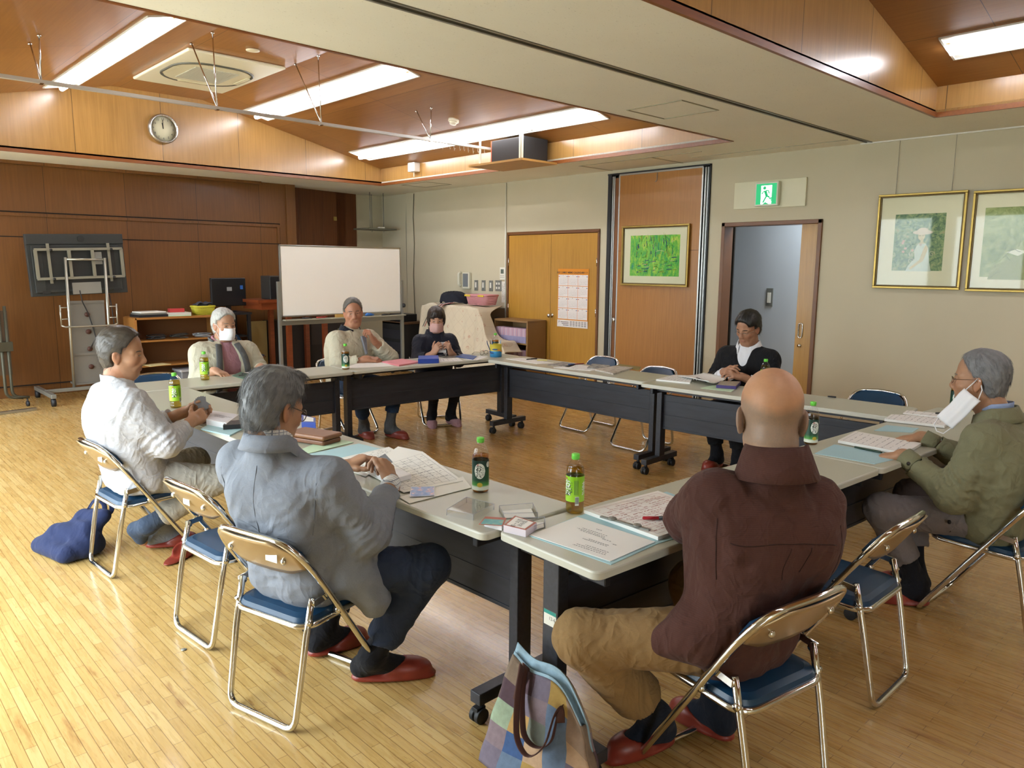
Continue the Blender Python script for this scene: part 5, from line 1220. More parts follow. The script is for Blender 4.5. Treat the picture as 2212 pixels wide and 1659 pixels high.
def top_garment(root, g, x, name, mat_, add=.016, gw=1., hem=None, skirt=None, sleeve=(.066, .058, .050), cuff=.02, amp=.003, ph=0., wr=(), h=.0065, sub=(), extra=(), neck=.058, shr=.07, k=.055, fold=.006, post=None, tail=.108, depth=1.):
    """jacket, shirt or sweater: torso and sleeves as one soft shell"""
    S = SDF(); lat, plat = x['lat'], x['plat']; up = A3((0, 0, 1)); P_, B_, C_, N_ = (g[k_] for k_ in 'PBCN')
    S.cap(C_ - lat * .085 * gw, C_ + lat * .085 * gw, (.112 + add) * gw, k=k); m = (C_ + B_) / 2; S.cap(m - plat * .075 * gw, m + plat * .075 * gw, (.112 + add) * gw, k=k); S.cap(B_ - plat * .075 * gw, B_ + plat * .075 * gw, (.102 + add) * gw, k=k)
    S.cap(P_ - plat * .07 * gw, P_ + plat * .07 * gw, (tail + add) * gw, k=k); S.cap(g['shL'] - lat * .01, g['shR'] + lat * .01, shr - .006, k=.06)
    S.cap(C_ + up * .04, N_, .09, .074, .06); W_ = list(wr)
    for sd in 'LR':
        sh, el, wrp = g['sh' + sd], g['el' + sd], g['wr' + sd]; d1 = el - sh; d1 /= np.linalg.norm(d1); d2 = wrp - el; L2 = np.linalg.norm(d2); d2 /= L2
        S.path([sh, el, el + d2 * (L2 - cuff + .02)], [sleeve[0] + .004, sleeve[1], sleeve[2]], .045); S.cap(el + d2 * (L2 - cuff + .0), wrp + d2 * .12, .07, k=.006, op='s')
        W_ += [(el - d1 * .04, d1 + d2 * .3, .034, fold, .09), (el + d2 * .06, d2, .03, fold * .8, .08), (sh + d1 * .1, d1 + up * .3, .045, fold * .7, .09), (sh - up * .08 + (C_ - sh) * .3, lat + up * .8, .05, fold * .8, .1), (wrp - d2 * .09, d2, .028, fold * .6, .06)]
    for e in extra: e(S)
    if neck: S.cap(N_ + (x['H'] - N_) * .35, N_ + (x['H'] - N_) * 1.3, neck, neck * 1.1, k=.012, op='s')
    for e in sub: e(S)
    if hem is not None: S.plane(x['Wd'](hem[0]), x['Dr'](hem[1]), .012)
    W_ += [(B_ + x['Dr']((0, 0, .02)), A3((0, 0, 1)) + plat * .25, .06, fold * .7, .16)]
    v, q = S.mesh(h, cloth_disp(amp, W_, ph), .014)
    ob = np_object(name, v, q, mat_, root); return ob
def seam(root, ob, pts, mat_, r=.0016, name='seam'):
    out = []
    for p in pts:
        ok, q, n, i = ob.closest_point_on_mesh(Vector(p)); out.append(q + n * r * .1)
    for _ in range(3): out = [out[0]] + [(out[k - 1] + out[k] * 2 + out[k + 1]) / 4 for k in range(1, len(out) - 1)] + [out[-1]]
    out = [q + n * r * .1 for ok, q, n, i in (ob.closest_point_on_mesh(q) for q in out)]
    m = MB(); m.tube(out, r, 5); m.build(name, mat_, ob)
def buttons(root, pts, nrm, mat_, r=.008):
    for p, n in zip(pts, nrm):
        m = MB(); m.cyl(Vector(p), Vector(p) + Vector(n).normalized() * .006, r, n=12); m.build('button', mat_, root)
def cuffs(root, g, x, mat_, r=.036, L_=.022, off=.004, sides='LR'):
    for sd in sides:
        d = g['wr' + sd] - g['el' + sd]; d = d / np.linalg.norm(d); p = g['wr' + sd] - d * (off + L_)
        m = MB(); a, b = Vector(p), Vector(p + d * L_); m.tube([a - Vector(d) * .02, a, b, b], [r + .001, r + .001, r, r - .006], 18); m.build('cuff', mat_, root)
SLIP = NT('slipper_red'); SLIP.set(col=SLIP.ramp(SLIP.noise(SLIP.coord(), 12, 3), [(.3, lin('7a2c20')), (.8, lin('92382a'))]), rough=.4, spec=.5); SLIP = SLIP.m
SOCKB = fabric('sock_black', '17171c', .1); SOCKN = fabric('sock_navy', '1f2430', .1); SOCKG = fabric('sock_grey', '7c8490', .1)
HG = M('hair_grey', '6d6e70', .55, 0, .3, 60); HW = M('hair_white', 'b4b4b0', .55, 0, .25, 60); HK = M('hair_black', '14120f', .45, 0, .3, 60); HD = M('hair_dark', '2a1f19', .45, 0, .3, 60); HGD = M('hair_darkgrey', '5c5852', .5, 0, .3, 60); HLG = M('hair_lightgrey', '77787a', .55, 0, .3, 60)
PLAIDM = fabric('plaid_white', 'e4e3e0', .04, pattern=plaid('55607a'))

# ---- man in the grey jacket, seen from behind at the near left
J = dict(P=(-.02, 0, .475), B=(-.05, 0, .60), C=(-.09, 0, .775), N=(-.125, .01, .945), H=(-.10, .015, 1.075), shL=(-.125, .175, .865), shR=(-.045, -.185, .845), elL=(.10, .25, .645), elR=(.06, -.255, .635), wrL=(.36, .15, .745), wrR=(.335, -.125, .735),
         knL=(.36, .07, .47), knR=(.26, -.36, .475), anL=(.22, .15, .095), anR=(.145, -.17, .105), hlL=(.19, .16, .04), toL=(.38, .09, .03), hlR=(.15, -.12, .04), toR=(.315, -.30, .03))
r1, g1, x1 = person('person in a pale grey jacket and navy trousers sorting cards over printed sheets', (1.248, 2.397), 15, J, dict(head=(-4, 20, -3), fat=1.0, hs=1.0, skin='a57c60', h=.0036, eyes=False,
    handL=dict(f=(.62, -.45, .35), d=(-.3, .2, .9), curl=(.55, .65, .75, .8), th=(.3, .35)), handR=dict(f=(.35, .55, .6), d=(.25, -.75, .5), curl=(.9, .95, 1., 1.), th=(.1, .5), tin=.35), trousers=fabric('navy_trousers', '2b3447', .12),
    hair=(HG, dict(front=.05, slope=.5, nape=-.088, jit=.22, lift=.22, more=(((.03, -.01, .125), (.05, .055, .02)),)), dict(strand=5200, L_=.036, th=.012)), sock=SOCKB, slipmat=SLIP, hemr=.066, hem=.015, ph=1., girth=1.04))
def tails(S):
    S.path([x1['Wd']((.0, -.14, .57)), x1['Wd']((.06, -.215, .47)), x1['Wd']((.09, -.245, .38)), x1['Wd']((.085, -.245, .345))], [.085, .07, .05, .03], .06); S.path([x1['Wd']((.0, .14, .57)), x1['Wd']((.05, .19, .46)), x1['Wd']((.06, .2, .36))], [.08, .06, .035], .06)
top_garment(r1, g1, x1, 'jacket', fabric('grey_linen', '7f848e', .07, 14, 700, .3, crease=.6), .018, .98, hem=((0, 0, .31), (0, 0, -1)), sleeve=(.072, .066, .05), cuff=.03, amp=.0045, ph=.7, fold=.009, h=.0055, extra=[tails], tail=.116,
            sub=[lambda S: S.cap(x1['Wd']((.12, 0, .3)), x1['Wd']((.10, 0, .95)), .075, .05, k=.01, op='s')])
bk = -np.cross(x1['lat'], A3((0, 0, 1))); cp = lambda t, z, d=.2: g1['C'] + x1['lat'] * t + bk * d + A3((0, 0, z))
jk = [c for c in r1.children if c.name.startswith('jacket')][0]; SG = fabric('grey_seam', '6d727c', .05)
seam(r1, jk, [cp(.03, .13 - .03 * k) for k in range(9)], SG, .0013); seam(r1, jk, [cp(t, -.12) for t in np.linspace(-.17, .17, 14)], SG, .0013)
for s_ in (-1, 1): seam(r1, jk, [cp(s_ * (.19 - .02 * k / 6), .09 - .03 * k, .08) for k in range(7)], SG, .0013)
collar(r1, g1['N'] + A3((0, 0, .01)), (g1['H'] - g1['N']) * .6 + A3((0, 0, .12)), x1['HR'][:, 0], .074, .078, .036, fabric('grey_linen'  , '7f848e'), 60, .3, 'jacket_collar', fall=.045, th=.005)
collar(r1, g1['N'] + A3((0, 0, .02)), (g1['H'] - g1['N']) * .6 + A3((0, 0, .12)), x1['HR'][:, 0], .066, .068, .045, PLAIDM, 40, .1, 'shirt_collar', th=.003)
cuffs(r1, g1, x1, PLAIDM, .036, .03, -.004)
glasses(r1, x1['w'], x1['HR'], x1['hs'], M('frame_brown', '4f4034', .3, .3), False, .0016, .024, .02)

# ---- man in the brown corduroy shirt, back to the camera at the near right
def stub(x, y, z):
    a = np.clip((.052 - z - .35 * np.abs(x + .03) + .25 * np.abs(y)) / .03, 0, 1) * np.clip((z + .105 - .25 * np.abs(y)) / .03, 0, 1) * np.clip((.03 - x) / .03, 0, 1)
    b = np.clip((.02 + .055 * np.clip(np.abs(y) / .07, 0, 1) * 0 - x) / .03, 0, 1); n = .9 + .12 * np.random.default_rng(1).normal(0, .5, x.shape)
    return np.clip(a * b * n * .75, 0, 1)
stub.col = lin('7d746b')
J = dict(P=(.0, .0, .475), B=(-.03, -.01, .62), C=(-.055, -.02, .80), N=(-.075, -.03, .985), H=(-.04, -.04, 1.135), shL=(.03, .115, .905), shR=(-.115, -.165, .88), elL=(.20, .01, .775), elR=(.03, -.275, .70), wrL=(.34, -.19, .755), wrR=(.25, -.25, .755),
         knL=(.255, .40, .46), knR=(.33, -.16, .47), anL=(.215, .10, .115), anR=(.17, -.13, .1), hlL=(.215, .075, .05), toL=(.255, .255, .03), hlR=(.14, -.13, .04), toR=(.33, -.1, .03))
r2_, g2, x2 = person('person in a brown corduroy shirt and tan trousers leaning on the table', (1.965, 1.075), 80, J, dict(head=(-46, 12, 0), fat=1.02, hs=1.09, skin='b98a68', h=.0036, eyes=False, stubble=stub, neck=1.12,
    handL=dict(f=(.5, -.8, 0), d=(0, 0, 1)), handR=dict(f=(.8, .5, 0), d=(0, 0, 1)), trousers=fabric('tan_corduroy', '8b6f49', .1), sock=SOCKN, slipmat=SLIP, hemr=.078, hem=.06, legr=1.08, ph=2., girth=1.1))
def shirt_tail(S):
    S.path([x2['Wd']((-.06, .10, .60)), x2['Wd']((.0, .20, .53)), x2['Wd']((.09, .29, .475))], [.09, .07, .026], .06)
top_garment(r2_, g2, x2, 'shirt', fabric('brown_corduroy', '4a2f29', .24, 4, 500, .3, pattern=cord), .026, 1.04, hem=((0, 0, .372), (0, 0, -1)), sleeve=(.078, .076, .05), cuff=.02, amp=.0055, ph=3.1, fold=.009, h=.0055, extra=[shirt_tail], tail=.1)
bk = -np.cross(x2['lat'], A3((0, 0, 1))); cp = lambda t, z, d=.2: g2['C'] + x2['lat'] * t + bk * d + A3((0, 0, z))
SM = fabric('brown_seam', '35201b', .1)
sh_ = bpy.data.objects[[c.name for c in r2_.children if c.name.startswith('shirt') and 'collar' not in c.name][0]]
seam(r2_, sh_, [cp(t, .035 - .05 * t * t) for t in np.linspace(-.19, .19, 18)], SM)
for t in (-.035, -.065): seam(r2_, sh_, [cp(t, .03 - .014 * k, .3) for k in range(8)], SM, .0016)
for s_ in (-1, 1): seam(r2_, sh_, [cp(s_ * (.185 - .02 * k / 6), .07 - .028 * k, .1) for k in range(7)], SM)
collar(r2_, g2['N'] + A3((0, 0, .008)), (g2['H'] - g2['N']) * .5 + A3((0, 0, .12)), x2['HR'][:, 0], .072, .076, .066, MATS['brown_corduroy'], 50, .2, 'shirt_collar', fall=.075, th=.006)
glasses(r2_, x2['w'], x2['HR'], x2['hs'], M('frame_green', '3f5a22', .3), True, .0016)

# ---- man in the olive jacket with a mask hanging from one ear
J = dict(P=(-.01, 0, .475), B=(-.02, 0, .60), C=(-.02, 0, .765), N=(.03, .01, .93), H=(.105, .015, 1.075), shL=(.01, .18, .84), shR=(.01, -.18, .84), elL=(.085, .255, .60), elR=(.15, -.245, .625), wrL=(.325, .205, .72), wrR=(.40, -.19, .735),
         knL=(.385, .24, .455), knR=(.39, -.10, .46), anL=(.25, .10, .105), anR=(.31, -.02, .10), hlL=(.225, .11, .04), toL=(.36, .19, .03), hlR=(.28, -.03, .04), toR=(.45, .0, .03))
r3, g3, x3 = person('person in an olive jacket and glasses, white mask hanging from one ear', (3.80, .875), 87, J, dict(head=(6, 2, 0), fat=1.08, hs=1.0, skin='a87e60', h=.0036, eyeopt=dict(openness=.4, brow='6d655c'),
    handL=dict(f=(.95, .05, -.22), d=(-.1, 0, .98), curl=(.18, .2, .24, .3), th=(.25, .2)), handR=dict(f=(.95, .1, -.2), d=(-.1, 0, .98), curl=(.18, .2, .22, .28), th=(.25, .2)), trousers=fabric('grey_trousers', '756d6b', .08), sock=SOCKB, slipmat=SLIP, hem=.05, hemr=.066, ph=4., girth=1.08,
    hair=(HLG, dict(front=.042, slope=.62, nape=-.07, lift=.3, back=1.), dict(strand=3200, L_=.026, th=.007, seed=5))))
top_garment(r3, g3, x3, 'jacket', fabric('olive_cotton', '77755a', .08, 6, 900, .15), .024, 1.1, hem=((0, 0, .36), (.0, 0, -1)), sleeve=(.08, .075, .05), cuff=.025, amp=.005, ph=5.2, fold=.011, h=.0055, tail=.1)
collar(r3, g3['N'] + A3((0, 0, -.01)), (g3['H'] - g3['N']) * .3 + A3((0, 0, .14)), x3['HR'][:, 0], .078, .082, .04, MATS['olive_cotton'], 70, .3, 'jacket_collar', fall=.06, th=.006)
collar(r3, g3['N'] + A3((0, 0, .01)), (g3['H'] - g3['N']) * .4 + A3((0, 0, .14)), x3['HR'][:, 0], .066, .068, .04, fabric('pale_blue_shirt', '93a3c4'), 40, .1, 'shirt_collar', th=.003)
cuffs(r3, g3, x3, MATS['olive_cotton'], .046, .05, .008)
D3 = x3['Wd']
buttons(r3, [D3((.275, .257, .70)), D3((.09, .245, .475)), D3((.10, .2, .425))], [x3['Dr'](d) for d in ((0, 1, .2), (.5, .85, 0), (.5, .85, 0))], M('snap_dark', '2f2924', .35, .4), .009)
glasses(r3, x3['w'], x3['HR'], x3['hs'], M('frame_wire', '6b5140', .25, .8), False, .0011, .022, .017)

# ---- man in the white patterned jacket, left
J = dict(P=(-.02, 0, .475), B=(-.055, 0, .61), C=(-.085, 0, .785), N=(-.085, 0, .955), H=(-.045, .01, 1.105), shL=(-.08, .17, .87), shR=(-.09, -.18, .875), elL=(.10, .22, .66), elR=(.045, -.245, .665), wrL=(.275, .07, .75), wrR=(.235, -.115, .735),
         knL=(.35, .13, .45), knR=(.315, -.21, .42), anL=(.13, .10, .13), anR=(.01, .02, .17), hlL=(.085, .13, .045), toL=(.28, .05, .03), hlR=(-.02, .075, .135), toR=(.03, .09, .04))
r4, g4, x4 = person('person in a white patterned jacket sitting with hands together over the table', (1.23, 4.12), 4, J, dict(head=(-36, 6, 3), hs=.98, skin='aa7f62', h=.0042, eyeopt=dict(openness=.5, brow='4a443e'),
    handL=dict(f=(.85, -.35, .25), d=(.1, .8, .5), curl=(.5, .6, .7, .8), th=(.2, .3)), handR=dict(f=(.85, .35, .2), d=(0, -.8, .5), curl=(.5, .55, .65, .75), th=(.2, .3)), trousers=fabric('pale_grey_trousers', 'a9a59c', .08), sockL=SOCKG, sockR=fabric('sock_blue', '3b4658', .1), sock=SOCKG, slipmat=SLIP, slipR=False, hemL=.06, hemR=.03, hemr=.064, ph=6., girth=1.02,
    hair=(M('hair_slick', '433c35', .4, 0, .35, 60), dict(front=.05, slope=.5, nape=-.085, back=1.2, lift=.12, jit=.18), dict(strand=1800, L_=.04, th=.012, seed=8))))
top_garment(r4, g4, x4, 'jacket', fabric('white_print', 'b9b9be', .03, 5, 900, .1, pattern=starry), .024, 1.06, hem=((0, 0, .40), (0, 0, -1)), sleeve=(.074, .066, .048), cuff=.02, amp=.0045, ph=7.2, fold=.010, tail=.11)
collar(r4, g4['N'], (g4['H'] - g4['N']) * .4 + A3((0, 0, .12)), x4['HR'][:, 0], .070, .073, .042, MATS['white_print'], 50, .15, 'jacket_collar', th=.006)
for k, (p, q) in enumerate((((.235, -.045, .03), (.235, .1, .03)),)):   # the slipper he has kicked off
    a, b = x4['Wd']((.05, -.16, .035)), x4['Wd']((.20, -.07, .03)); K = SDF(); ft = (b - a) / np.linalg.norm(b - a); fs = np.cross(A3((0, 0, 1)), ft); Rf = np.stack([ft, fs, A3((0, 0, 1))], 1); m_ = (a + b) / 2
    K.ell(m_ - A3((0, 0, .022)), (.125, .047, .010), Rf, .012); K.ell(a + ft * .13 + A3((0, 0, .008)), (.085, .05, .04), Rf, .02); K.ell(a + ft * .06 + A3((0, 0, .03)), (.075, .038, .038), Rf, .012, 's'); K.plane(m_ - A3((0, 0, .032)), (0, 0, -1), .004)
    v, q = K.mesh(.0055, None, .004); tag(np_object('slipper', v, q, SLIP, None, loc=(float(m_[0]), float(m_[1]), 0)), 'empty red-brown slipper on the floor under the chair of the man in the white jacket', 'slipper')

# ---- man with a mask, pink shirt and open cream jacket, far left
J = dict(P=(-.04, 0, .475), B=(-.05, 0, .61), C=(-.055, 0, .765), N=(-.05, 0, .925), H=(-.005, 0, 1.065), shL=(-.03, .20, .835), shR=(-.03, -.20, .845), elL=(.10, .27, .63), elR=(.10, -.27, .63), wrL=(.28, .16, .735), wrR=(.27, -.20, .735),
         knL=(.36, .12, .455), knR=(.36, -.12, .455), anL=(.28, .11, .1), anR=(.28, -.11, .1), hlL=(.25, .11, .04), toL=(.43, .11, .03), hlR=(.25, -.11, .04), toR=(.43, -.11, .03))
r5, g5, x5 = person('person in a white face mask, pink shirt and open cream jacket', (2.535, 6.10), -90, J, dict(head=(8, 4, 0), hs=.98, fat=1.06, skin='b08468', h=.0048, eyeopt=dict(openness=.35, brow='77706a'),
    handL=dict(f=(.8, -.5, -.2), d=(0, 0, 1)), handR=dict(f=(.9, .3, -.2), d=(0, 0, 1)), trousers=MATS['grey_trousers'], sock=SOCKB, slipmat=SLIP, ph=8., girth=1.14,
    hair=(HW, dict(front=.058, slope=.5, nape=-.075), dict(strand=1200, L_=.03, th=.012, seed=11))))
top_garment(r5, g5, x5, 'shirt', fabric('pink_shirt', 'ad808c', .06, 8, 900, .12), .012, 1.14, hem=((0, 0, .42), (0, 0, -1)), sleeve=(.06, .055, .045), cuff=.04, amp=.003, ph=9.1, fold=.006, h=.007)
def open_front(S):
    S.path([x5['Wd']((.2, .015, .40)), x5['Wd']((.17, .015, .75)), x5['Wd']((.06, .0, .93))], [.12, .10, .055], .012, 's')
top_garment(r5, g5, x5, 'jacket', fabric('cream_jacket', 'b9b4a0', .07, 6, 900, .12), .034, 1.14, hem=((0, 0, .40), (0, 0, -1)), sleeve=(.08, .075, .055), cuff=.0, amp=.004, ph=9.9, fold=.009, h=.007, sub=[open_front], shr=.082)
collar(r5, g5['N'] + A3((0, 0, .0)), (g5['H'] - g5['N']) * .3 + A3((0, 0, .12)), x5['Dr']((1, 0, 0)), .074, .078, .04, MATS['pink_shirt'], 46, .2, 'shirt_collar', fall=.045, th=.004)
collar(r5, g5['N'] + A3((0, 0, -.015)), (0, 0, 1), x5['Dr']((1, 0, 0)), .088, .098, .05, fabric('dark_grey_lining', '565656'), 120, .3, 'jacket_collar', th=.008)

for s_ in (-1, 1):
    m = MB(); m.tube(fillet([x5['Wd'](p) for p in ((.045, .075 * s_, .915), (.115, .10 * s_, .84), (.145, .115 * s_, .74), (.15, .125 * s_, .60), (.13, .13 * s_, .48))], .06, 4), .026, 8, flat=.35, up=Vector(x5['Dr']((1, 0, .2)))); m.build('jacket_lining', MATS['dark_grey_lining'], r5)

# ---- man in the cream sweater, hand at his chin
J = dict(P=(-.05, 0, .475), B=(-.035, 0, .62), C=(-.02, 0, .80), N=(-.01, 0, .97), H=(.04, .0, 1.125), shL=(.02, .19, .875), shR=(.02, -.185, .88), elL=(.20, .29, .70), elR=(.17, -.27, .67), wrL=(.20, .10, .88), wrR=(.355, -.10, .735),
         knL=(.46, .13, .465), knR=(.38, -.22, .47), anL=(.42, .09, .105), anR=(.24, -.06, .1), hlL=(.39, .10, .04), toL=(.59, .13, .03), hlR=(.21, -.06, .04), toR=(.36, -.08, .03))
r6, g6, x6 = person('person in a cream sweater with dark collar, one hand at the chin', (3.72, 6.10), -84, J, dict(head=(-32, 4, 4), hs=1.0, fat=1.1, skin='ad7b60', h=.0045, eyeopt=dict(openness=.32, brow='4a423b'),
    handL=dict(f=(.0, -.5, .85), d=(.55, .5, .5), curl=(1.0, 1.05, 1.1, 1.1), th=(.2, .4)), handR=dict(f=(.62, .75, -.1), d=(.25, -.3, .9), curl=(.6, .7, .75, .8), th=(.3, .35)), trousers=fabric('jeans', '2c3f5c', .14), sock=fabric('sock_dkgrey', '55575a', .1), slipmat=SLIP, hem=.05, hemr=.06, ph=11., girth=1.14,
    hair=(HGD, dict(front=.052, slope=.45, nape=-.07, lift=.3), dict(strand=1300, L_=.018, th=.008, seed=13))))
top_garment(r6, g6, x6, 'sweater', fabric('cream_knit', 'c9c4ae', .05, 8, 500, .3), .03, 1.12, hem=((0, 0, .42), (0, 0, -1)), sleeve=(.084, .076, .05), cuff=.025, amp=.004, ph=12.1, fold=.009, h=.0065)
collar(r6, g6['N'] + A3((0, 0, -.005)), (g6['H'] - g6['N']) * .3 + A3((0, 0, .12)), x6['Dr']((1, .2, 0)), .076, .08, .04, fabric('dark_navy_knit', '20232c'), 60, .2, 'collar', fall=.05, th=.005)
T = frame3(x6['Wd']((.155, .03, .86)), x6['Dr']((0, 1, 0)), x6['Dr']((-.25, 0, 1))); m = MB(); m.prism([(-.02, .06), (.03, .06), (.012, -.11), (.0, -.11)], -.02, .004, T); m.build('placket', fabric('placket_grey', '8d8f98'), r6)

# ---- woman in the navy jacket and pink mask
J = dict(P=(-.04, 0, .46), B=(-.03, 0, .585), C=(-.01, 0, .745), N=(.01, 0, .90), H=(.065, 0, 1.03), shL=(.01, .155, .815), shR=(.01, -.155, .815), elL=(.12, .21, .63), elR=(.12, -.21, .63), wrL=(.265, .085, .73), wrR=(.265, -.085, .73),
         knL=(.36, .12, .445), knR=(.36, -.10, .445), anL=(.20, .10, .1), anR=(.18, -.085, .1), hlL=(.16, .10, .045), toL=(.31, .15, .03), hlR=(.15, -.09, .045), toR=(.31, -.11, .03))
r7, g7, x7 = person('person in a navy jacket and pale pink face mask holding white cards', (4.60, 5.98), -112, J, dict(head=(-12, 8, 0), hs=.93, fat=.94, female=True, skin='bd9076', h=.0045, eyeopt=dict(openness=.5, brow='2f2621', brow_w=.003),
    handL=dict(f=(.45, -.35, .8), d=(.5, .8, -.1), curl=(.9, .95, 1., 1.), th=(.1, .4), s=.92), handR=dict(f=(.45, .35, .8), d=(.5, -.8, -.1), curl=(.9, .95, 1., 1.), th=(.1, .4), s=.92), trousers=fabric('black_trousers', '1c1b1d', .1), sock=SOCKB, slipmat=fabric('pink_slipper', 'a9828a', .12), hemr=.05, legr=.84, hem=.08, ph=13., girth=.92, neck=.85,
    hair=(HD, dict(front=.098, slope=.25, nape=-.09, fringe=True, lift=.08, jit=.1, earx=.03, side=-.03, more=(((-.005, .074, -.0), (.045, .022, .062)), ((-.005, -.074, -.0), (.045, .022, .062)), ((.058, 0, .092), (.034, .062, .030)))), dict(strand=1700, L_=.022, th=.016, seed=17))))
top_garment(r7, g7, x7, 'jacket', fabric('navy_nylon', '1b1e2c', .1, 8, 900, .1, .6), .02, .96, hem=((0, 0, .42), (0, 0, -1)), sleeve=(.068, .062, .045), cuff=.02, amp=.0034, ph=14.2, fold=.008, shr=.064)
collar(r7, g7['N'] + A3((0, 0, -.01)), (0, 0, 1), x7['Dr']((1, 0, 0)), .07, .075, .035, MATS['navy_nylon'], 50, .3, 'jacket_collar', fall=.05, th=.005)
collar(r7, g7['N'] + A3((0, 0, -.0)), (0, 0, 1), x7['Dr']((1, 0, 0)), .058, .06, .05, fabric('black_knit', '131418'), 2, .05, 'turtleneck', th=.004)
for (p, f, u_, s_) in (((.155, .06, .70), (0, 1, 0), (-.2, 0, 1), 1.), ((.11, -.283, .66), (1, -.1, 0), (0, 0, 1), 1.), ((.06, .222, .79), (-.6, .7, 0), (0, 0, 1), .8)):   # white marks on chest and sleeves
    T = frame3(x7['Wd'](p), x7['Dr'](f), x7['Dr'](u_)); m = MB(); m.prism([(-.02 * s_, .02 * s_), (.005, .018), (.02 * s_, .012), (.012, -.015), (-.004, -.022), (.002, -.004), (-.012, .006)], 0, .004, T); m.build('emblem', M('mark_white', 'd7d7dc', .6), r7)

# ---- man in the black suit reading cards
J = dict(P=(-.05, 0, .475), B=(-.03, 0, .62), C=(.0, 0, .80), N=(.035, .0, .955), H=(.10, .02, 1.10), shL=(.03, .18, .86), shR=(.03, -.185, .86), elL=(.13, .26, .64), elR=(.13, -.25, .64), wrL=(.30, .10, .745), wrR=(.30, -.06, .765),
         knL=(.37, .11, .465), knR=(.37, -.10, .465), anL=(.30, .10, .1), anR=(.28, -.09, .1), hlL=(.27, .10, .04), toL=(.45, .11, .03), hlR=(.25, -.09, .04), toR=(.43, -.10, .03))
r8, g8, x8 = person('person in a black suit and open white shirt looking down at cards', (5.46, 3.02), 182, J, dict(head=(-8, 24, -6), hs=.98, skin='a6795e', h=.0045, eyeopt=dict(openness=.2, brow='1d1814', brow_w=.005),
    handL=dict(f=(.7, -.55, .25), d=(.3, .6, .7), curl=(.5, .6, .7, .8), th=(.3, .3)), handR=dict(f=(.5, .65, .35), d=(.4, -.6, .6), curl=(.55, .6, .7, .75), th=(.3, .35)), trousers=fabric('black_suit_trousers', '141416', .1), sock=SOCKB, slipmat=SLIP, ph=15., girth=1.04,
    hair=(HK, dict(front=.07, slope=.3, nape=-.07, lift=.25, jit=.3), dict(strand=1500, L_=.03, th=.014, seed=19))))
WSH = fabric('white_shirt', 'dfdfe4', .03)
top_garment(r8, g8, x8, 'shirt', WSH, .008, 1.03, hem=((0, 0, .44), (0, 0, -1)), sleeve=(.055, .05, .04), cuff=.0, amp=.002, ph=16.1, fold=.004, h=.007)
def vneck(S): S.path([x8['Wd']((.22, .0, .62)), x8['Wd']((.18, .0, .78)), x8['Wd']((.10, .0, .95))], [.012, .034, .062], .012, 's')
top_garment(r8, g8, x8, 'suit_jacket', fabric('black_suit', '151518', .08), .024, 1.05, hem=((0, 0, .39), (0, 0, -1)), sleeve=(.072, .062, .05), cuff=.045, amp=.003, ph=17.1, fold=.007, sub=[vneck], shr=.078)
collar(r8, g8['N'] + A3((0, 0, -.0)), (g8['H'] - g8['N']) * .3 + A3((0, 0, .12)), x8['Dr']((1, 0, 0)), .072, .076, .036, WSH, 60, .2, 'shirt_collar', fall=.05, th=.004)
cuffs(r8, g8, x8, WSH, .036, .035, -.002, 'R')
glasses(r8, x8['w'], x8['HR'], x8['hs'], M('frame_silver', '9a9da2', .25, .8), True, .0009)

# ---- face masks
def mask(root, x, mat_, z0=-.115, z1=-.012, wy=.072, bulge=.016):
    w = x['w']
    def f(u, v):
        t = u * 2 - 1; z = z0 + (z1 - z0) * v; yy = wy * t * (1 - .12 * abs(v - .5)); pl = .0012 * sin(v * pi * 7)
        return Vector(w(.1195 - .058 * t * t - .012 * abs(t) + bulge * (1 - t * t) * sin(pi * v) - .018 * (1 - v) * (1 - .5 * t * t) + pl, yy, z))
    m = MB().grid(f, 20, 16).build('face_mask', mat_, root, thick=.0018)
    for y in (-1, 1):
        l = MB(); l.tube([Vector(w(.048, wy * .98 * y, z1 - .006)), Vector(w(.015, .078 * y, .012)), Vector(w(-.016, .086 * y, .012)), Vector(w(-.026, .084 * y, -.02)), Vector(w(.01, .076 * y, -.055)), Vector(w(.045, wy * .98 * y, z0 + .012))], .0018, 5); l.build('ear_loop', mat_, m)
MW = M('mask_white', 'e9e9ec', .85); MP = M('mask_pink', 'd3a9a2', .85)
mask(r5, x5, MW); mask(r7, x7, MP, bulge=.02)
# mask dangling from the ear of the man in olive
w = x3['w']; P0 = Vector(w(-.012, .088, -.012)); a = Vector(w(.003, .096, -.052)); b = Vector(w(.092, .115, -.175)); d = (b - a).normalized(); n = (x3['HR'] @ A3((.15, .95, .25))); sd = Vector(n).cross(d).normalized()
f = lambda u, v: a + d * (.165 * v) + sd * (.088 * (u - .5)) + Vector(n) * (.012 * sin(pi * u) + .004 * sin(v * 9) + .0012 * sin(u * 22))
m = MB().grid(f, 18, 18).build('face_mask', MW, r3, thick=.002)
l = MB(); l.tube([a - sd * .035 + d * .008, P0 + Vector(w(.0, 0, .03)) - Vector(w(0, 0, 0)), Vector(w(-.02, .088, .01)), Vector(w(-.03, .084, -.03)), a + sd * .035 + d * .008], .0024, 6); e = a + d * .16
l.tube([e - sd * .036, e - sd * .03 + d * .04, e + d * .055, e + sd * .028 + d * .045, e + sd * .036], .0024, 6); l.build('ear_loop', MW, m)
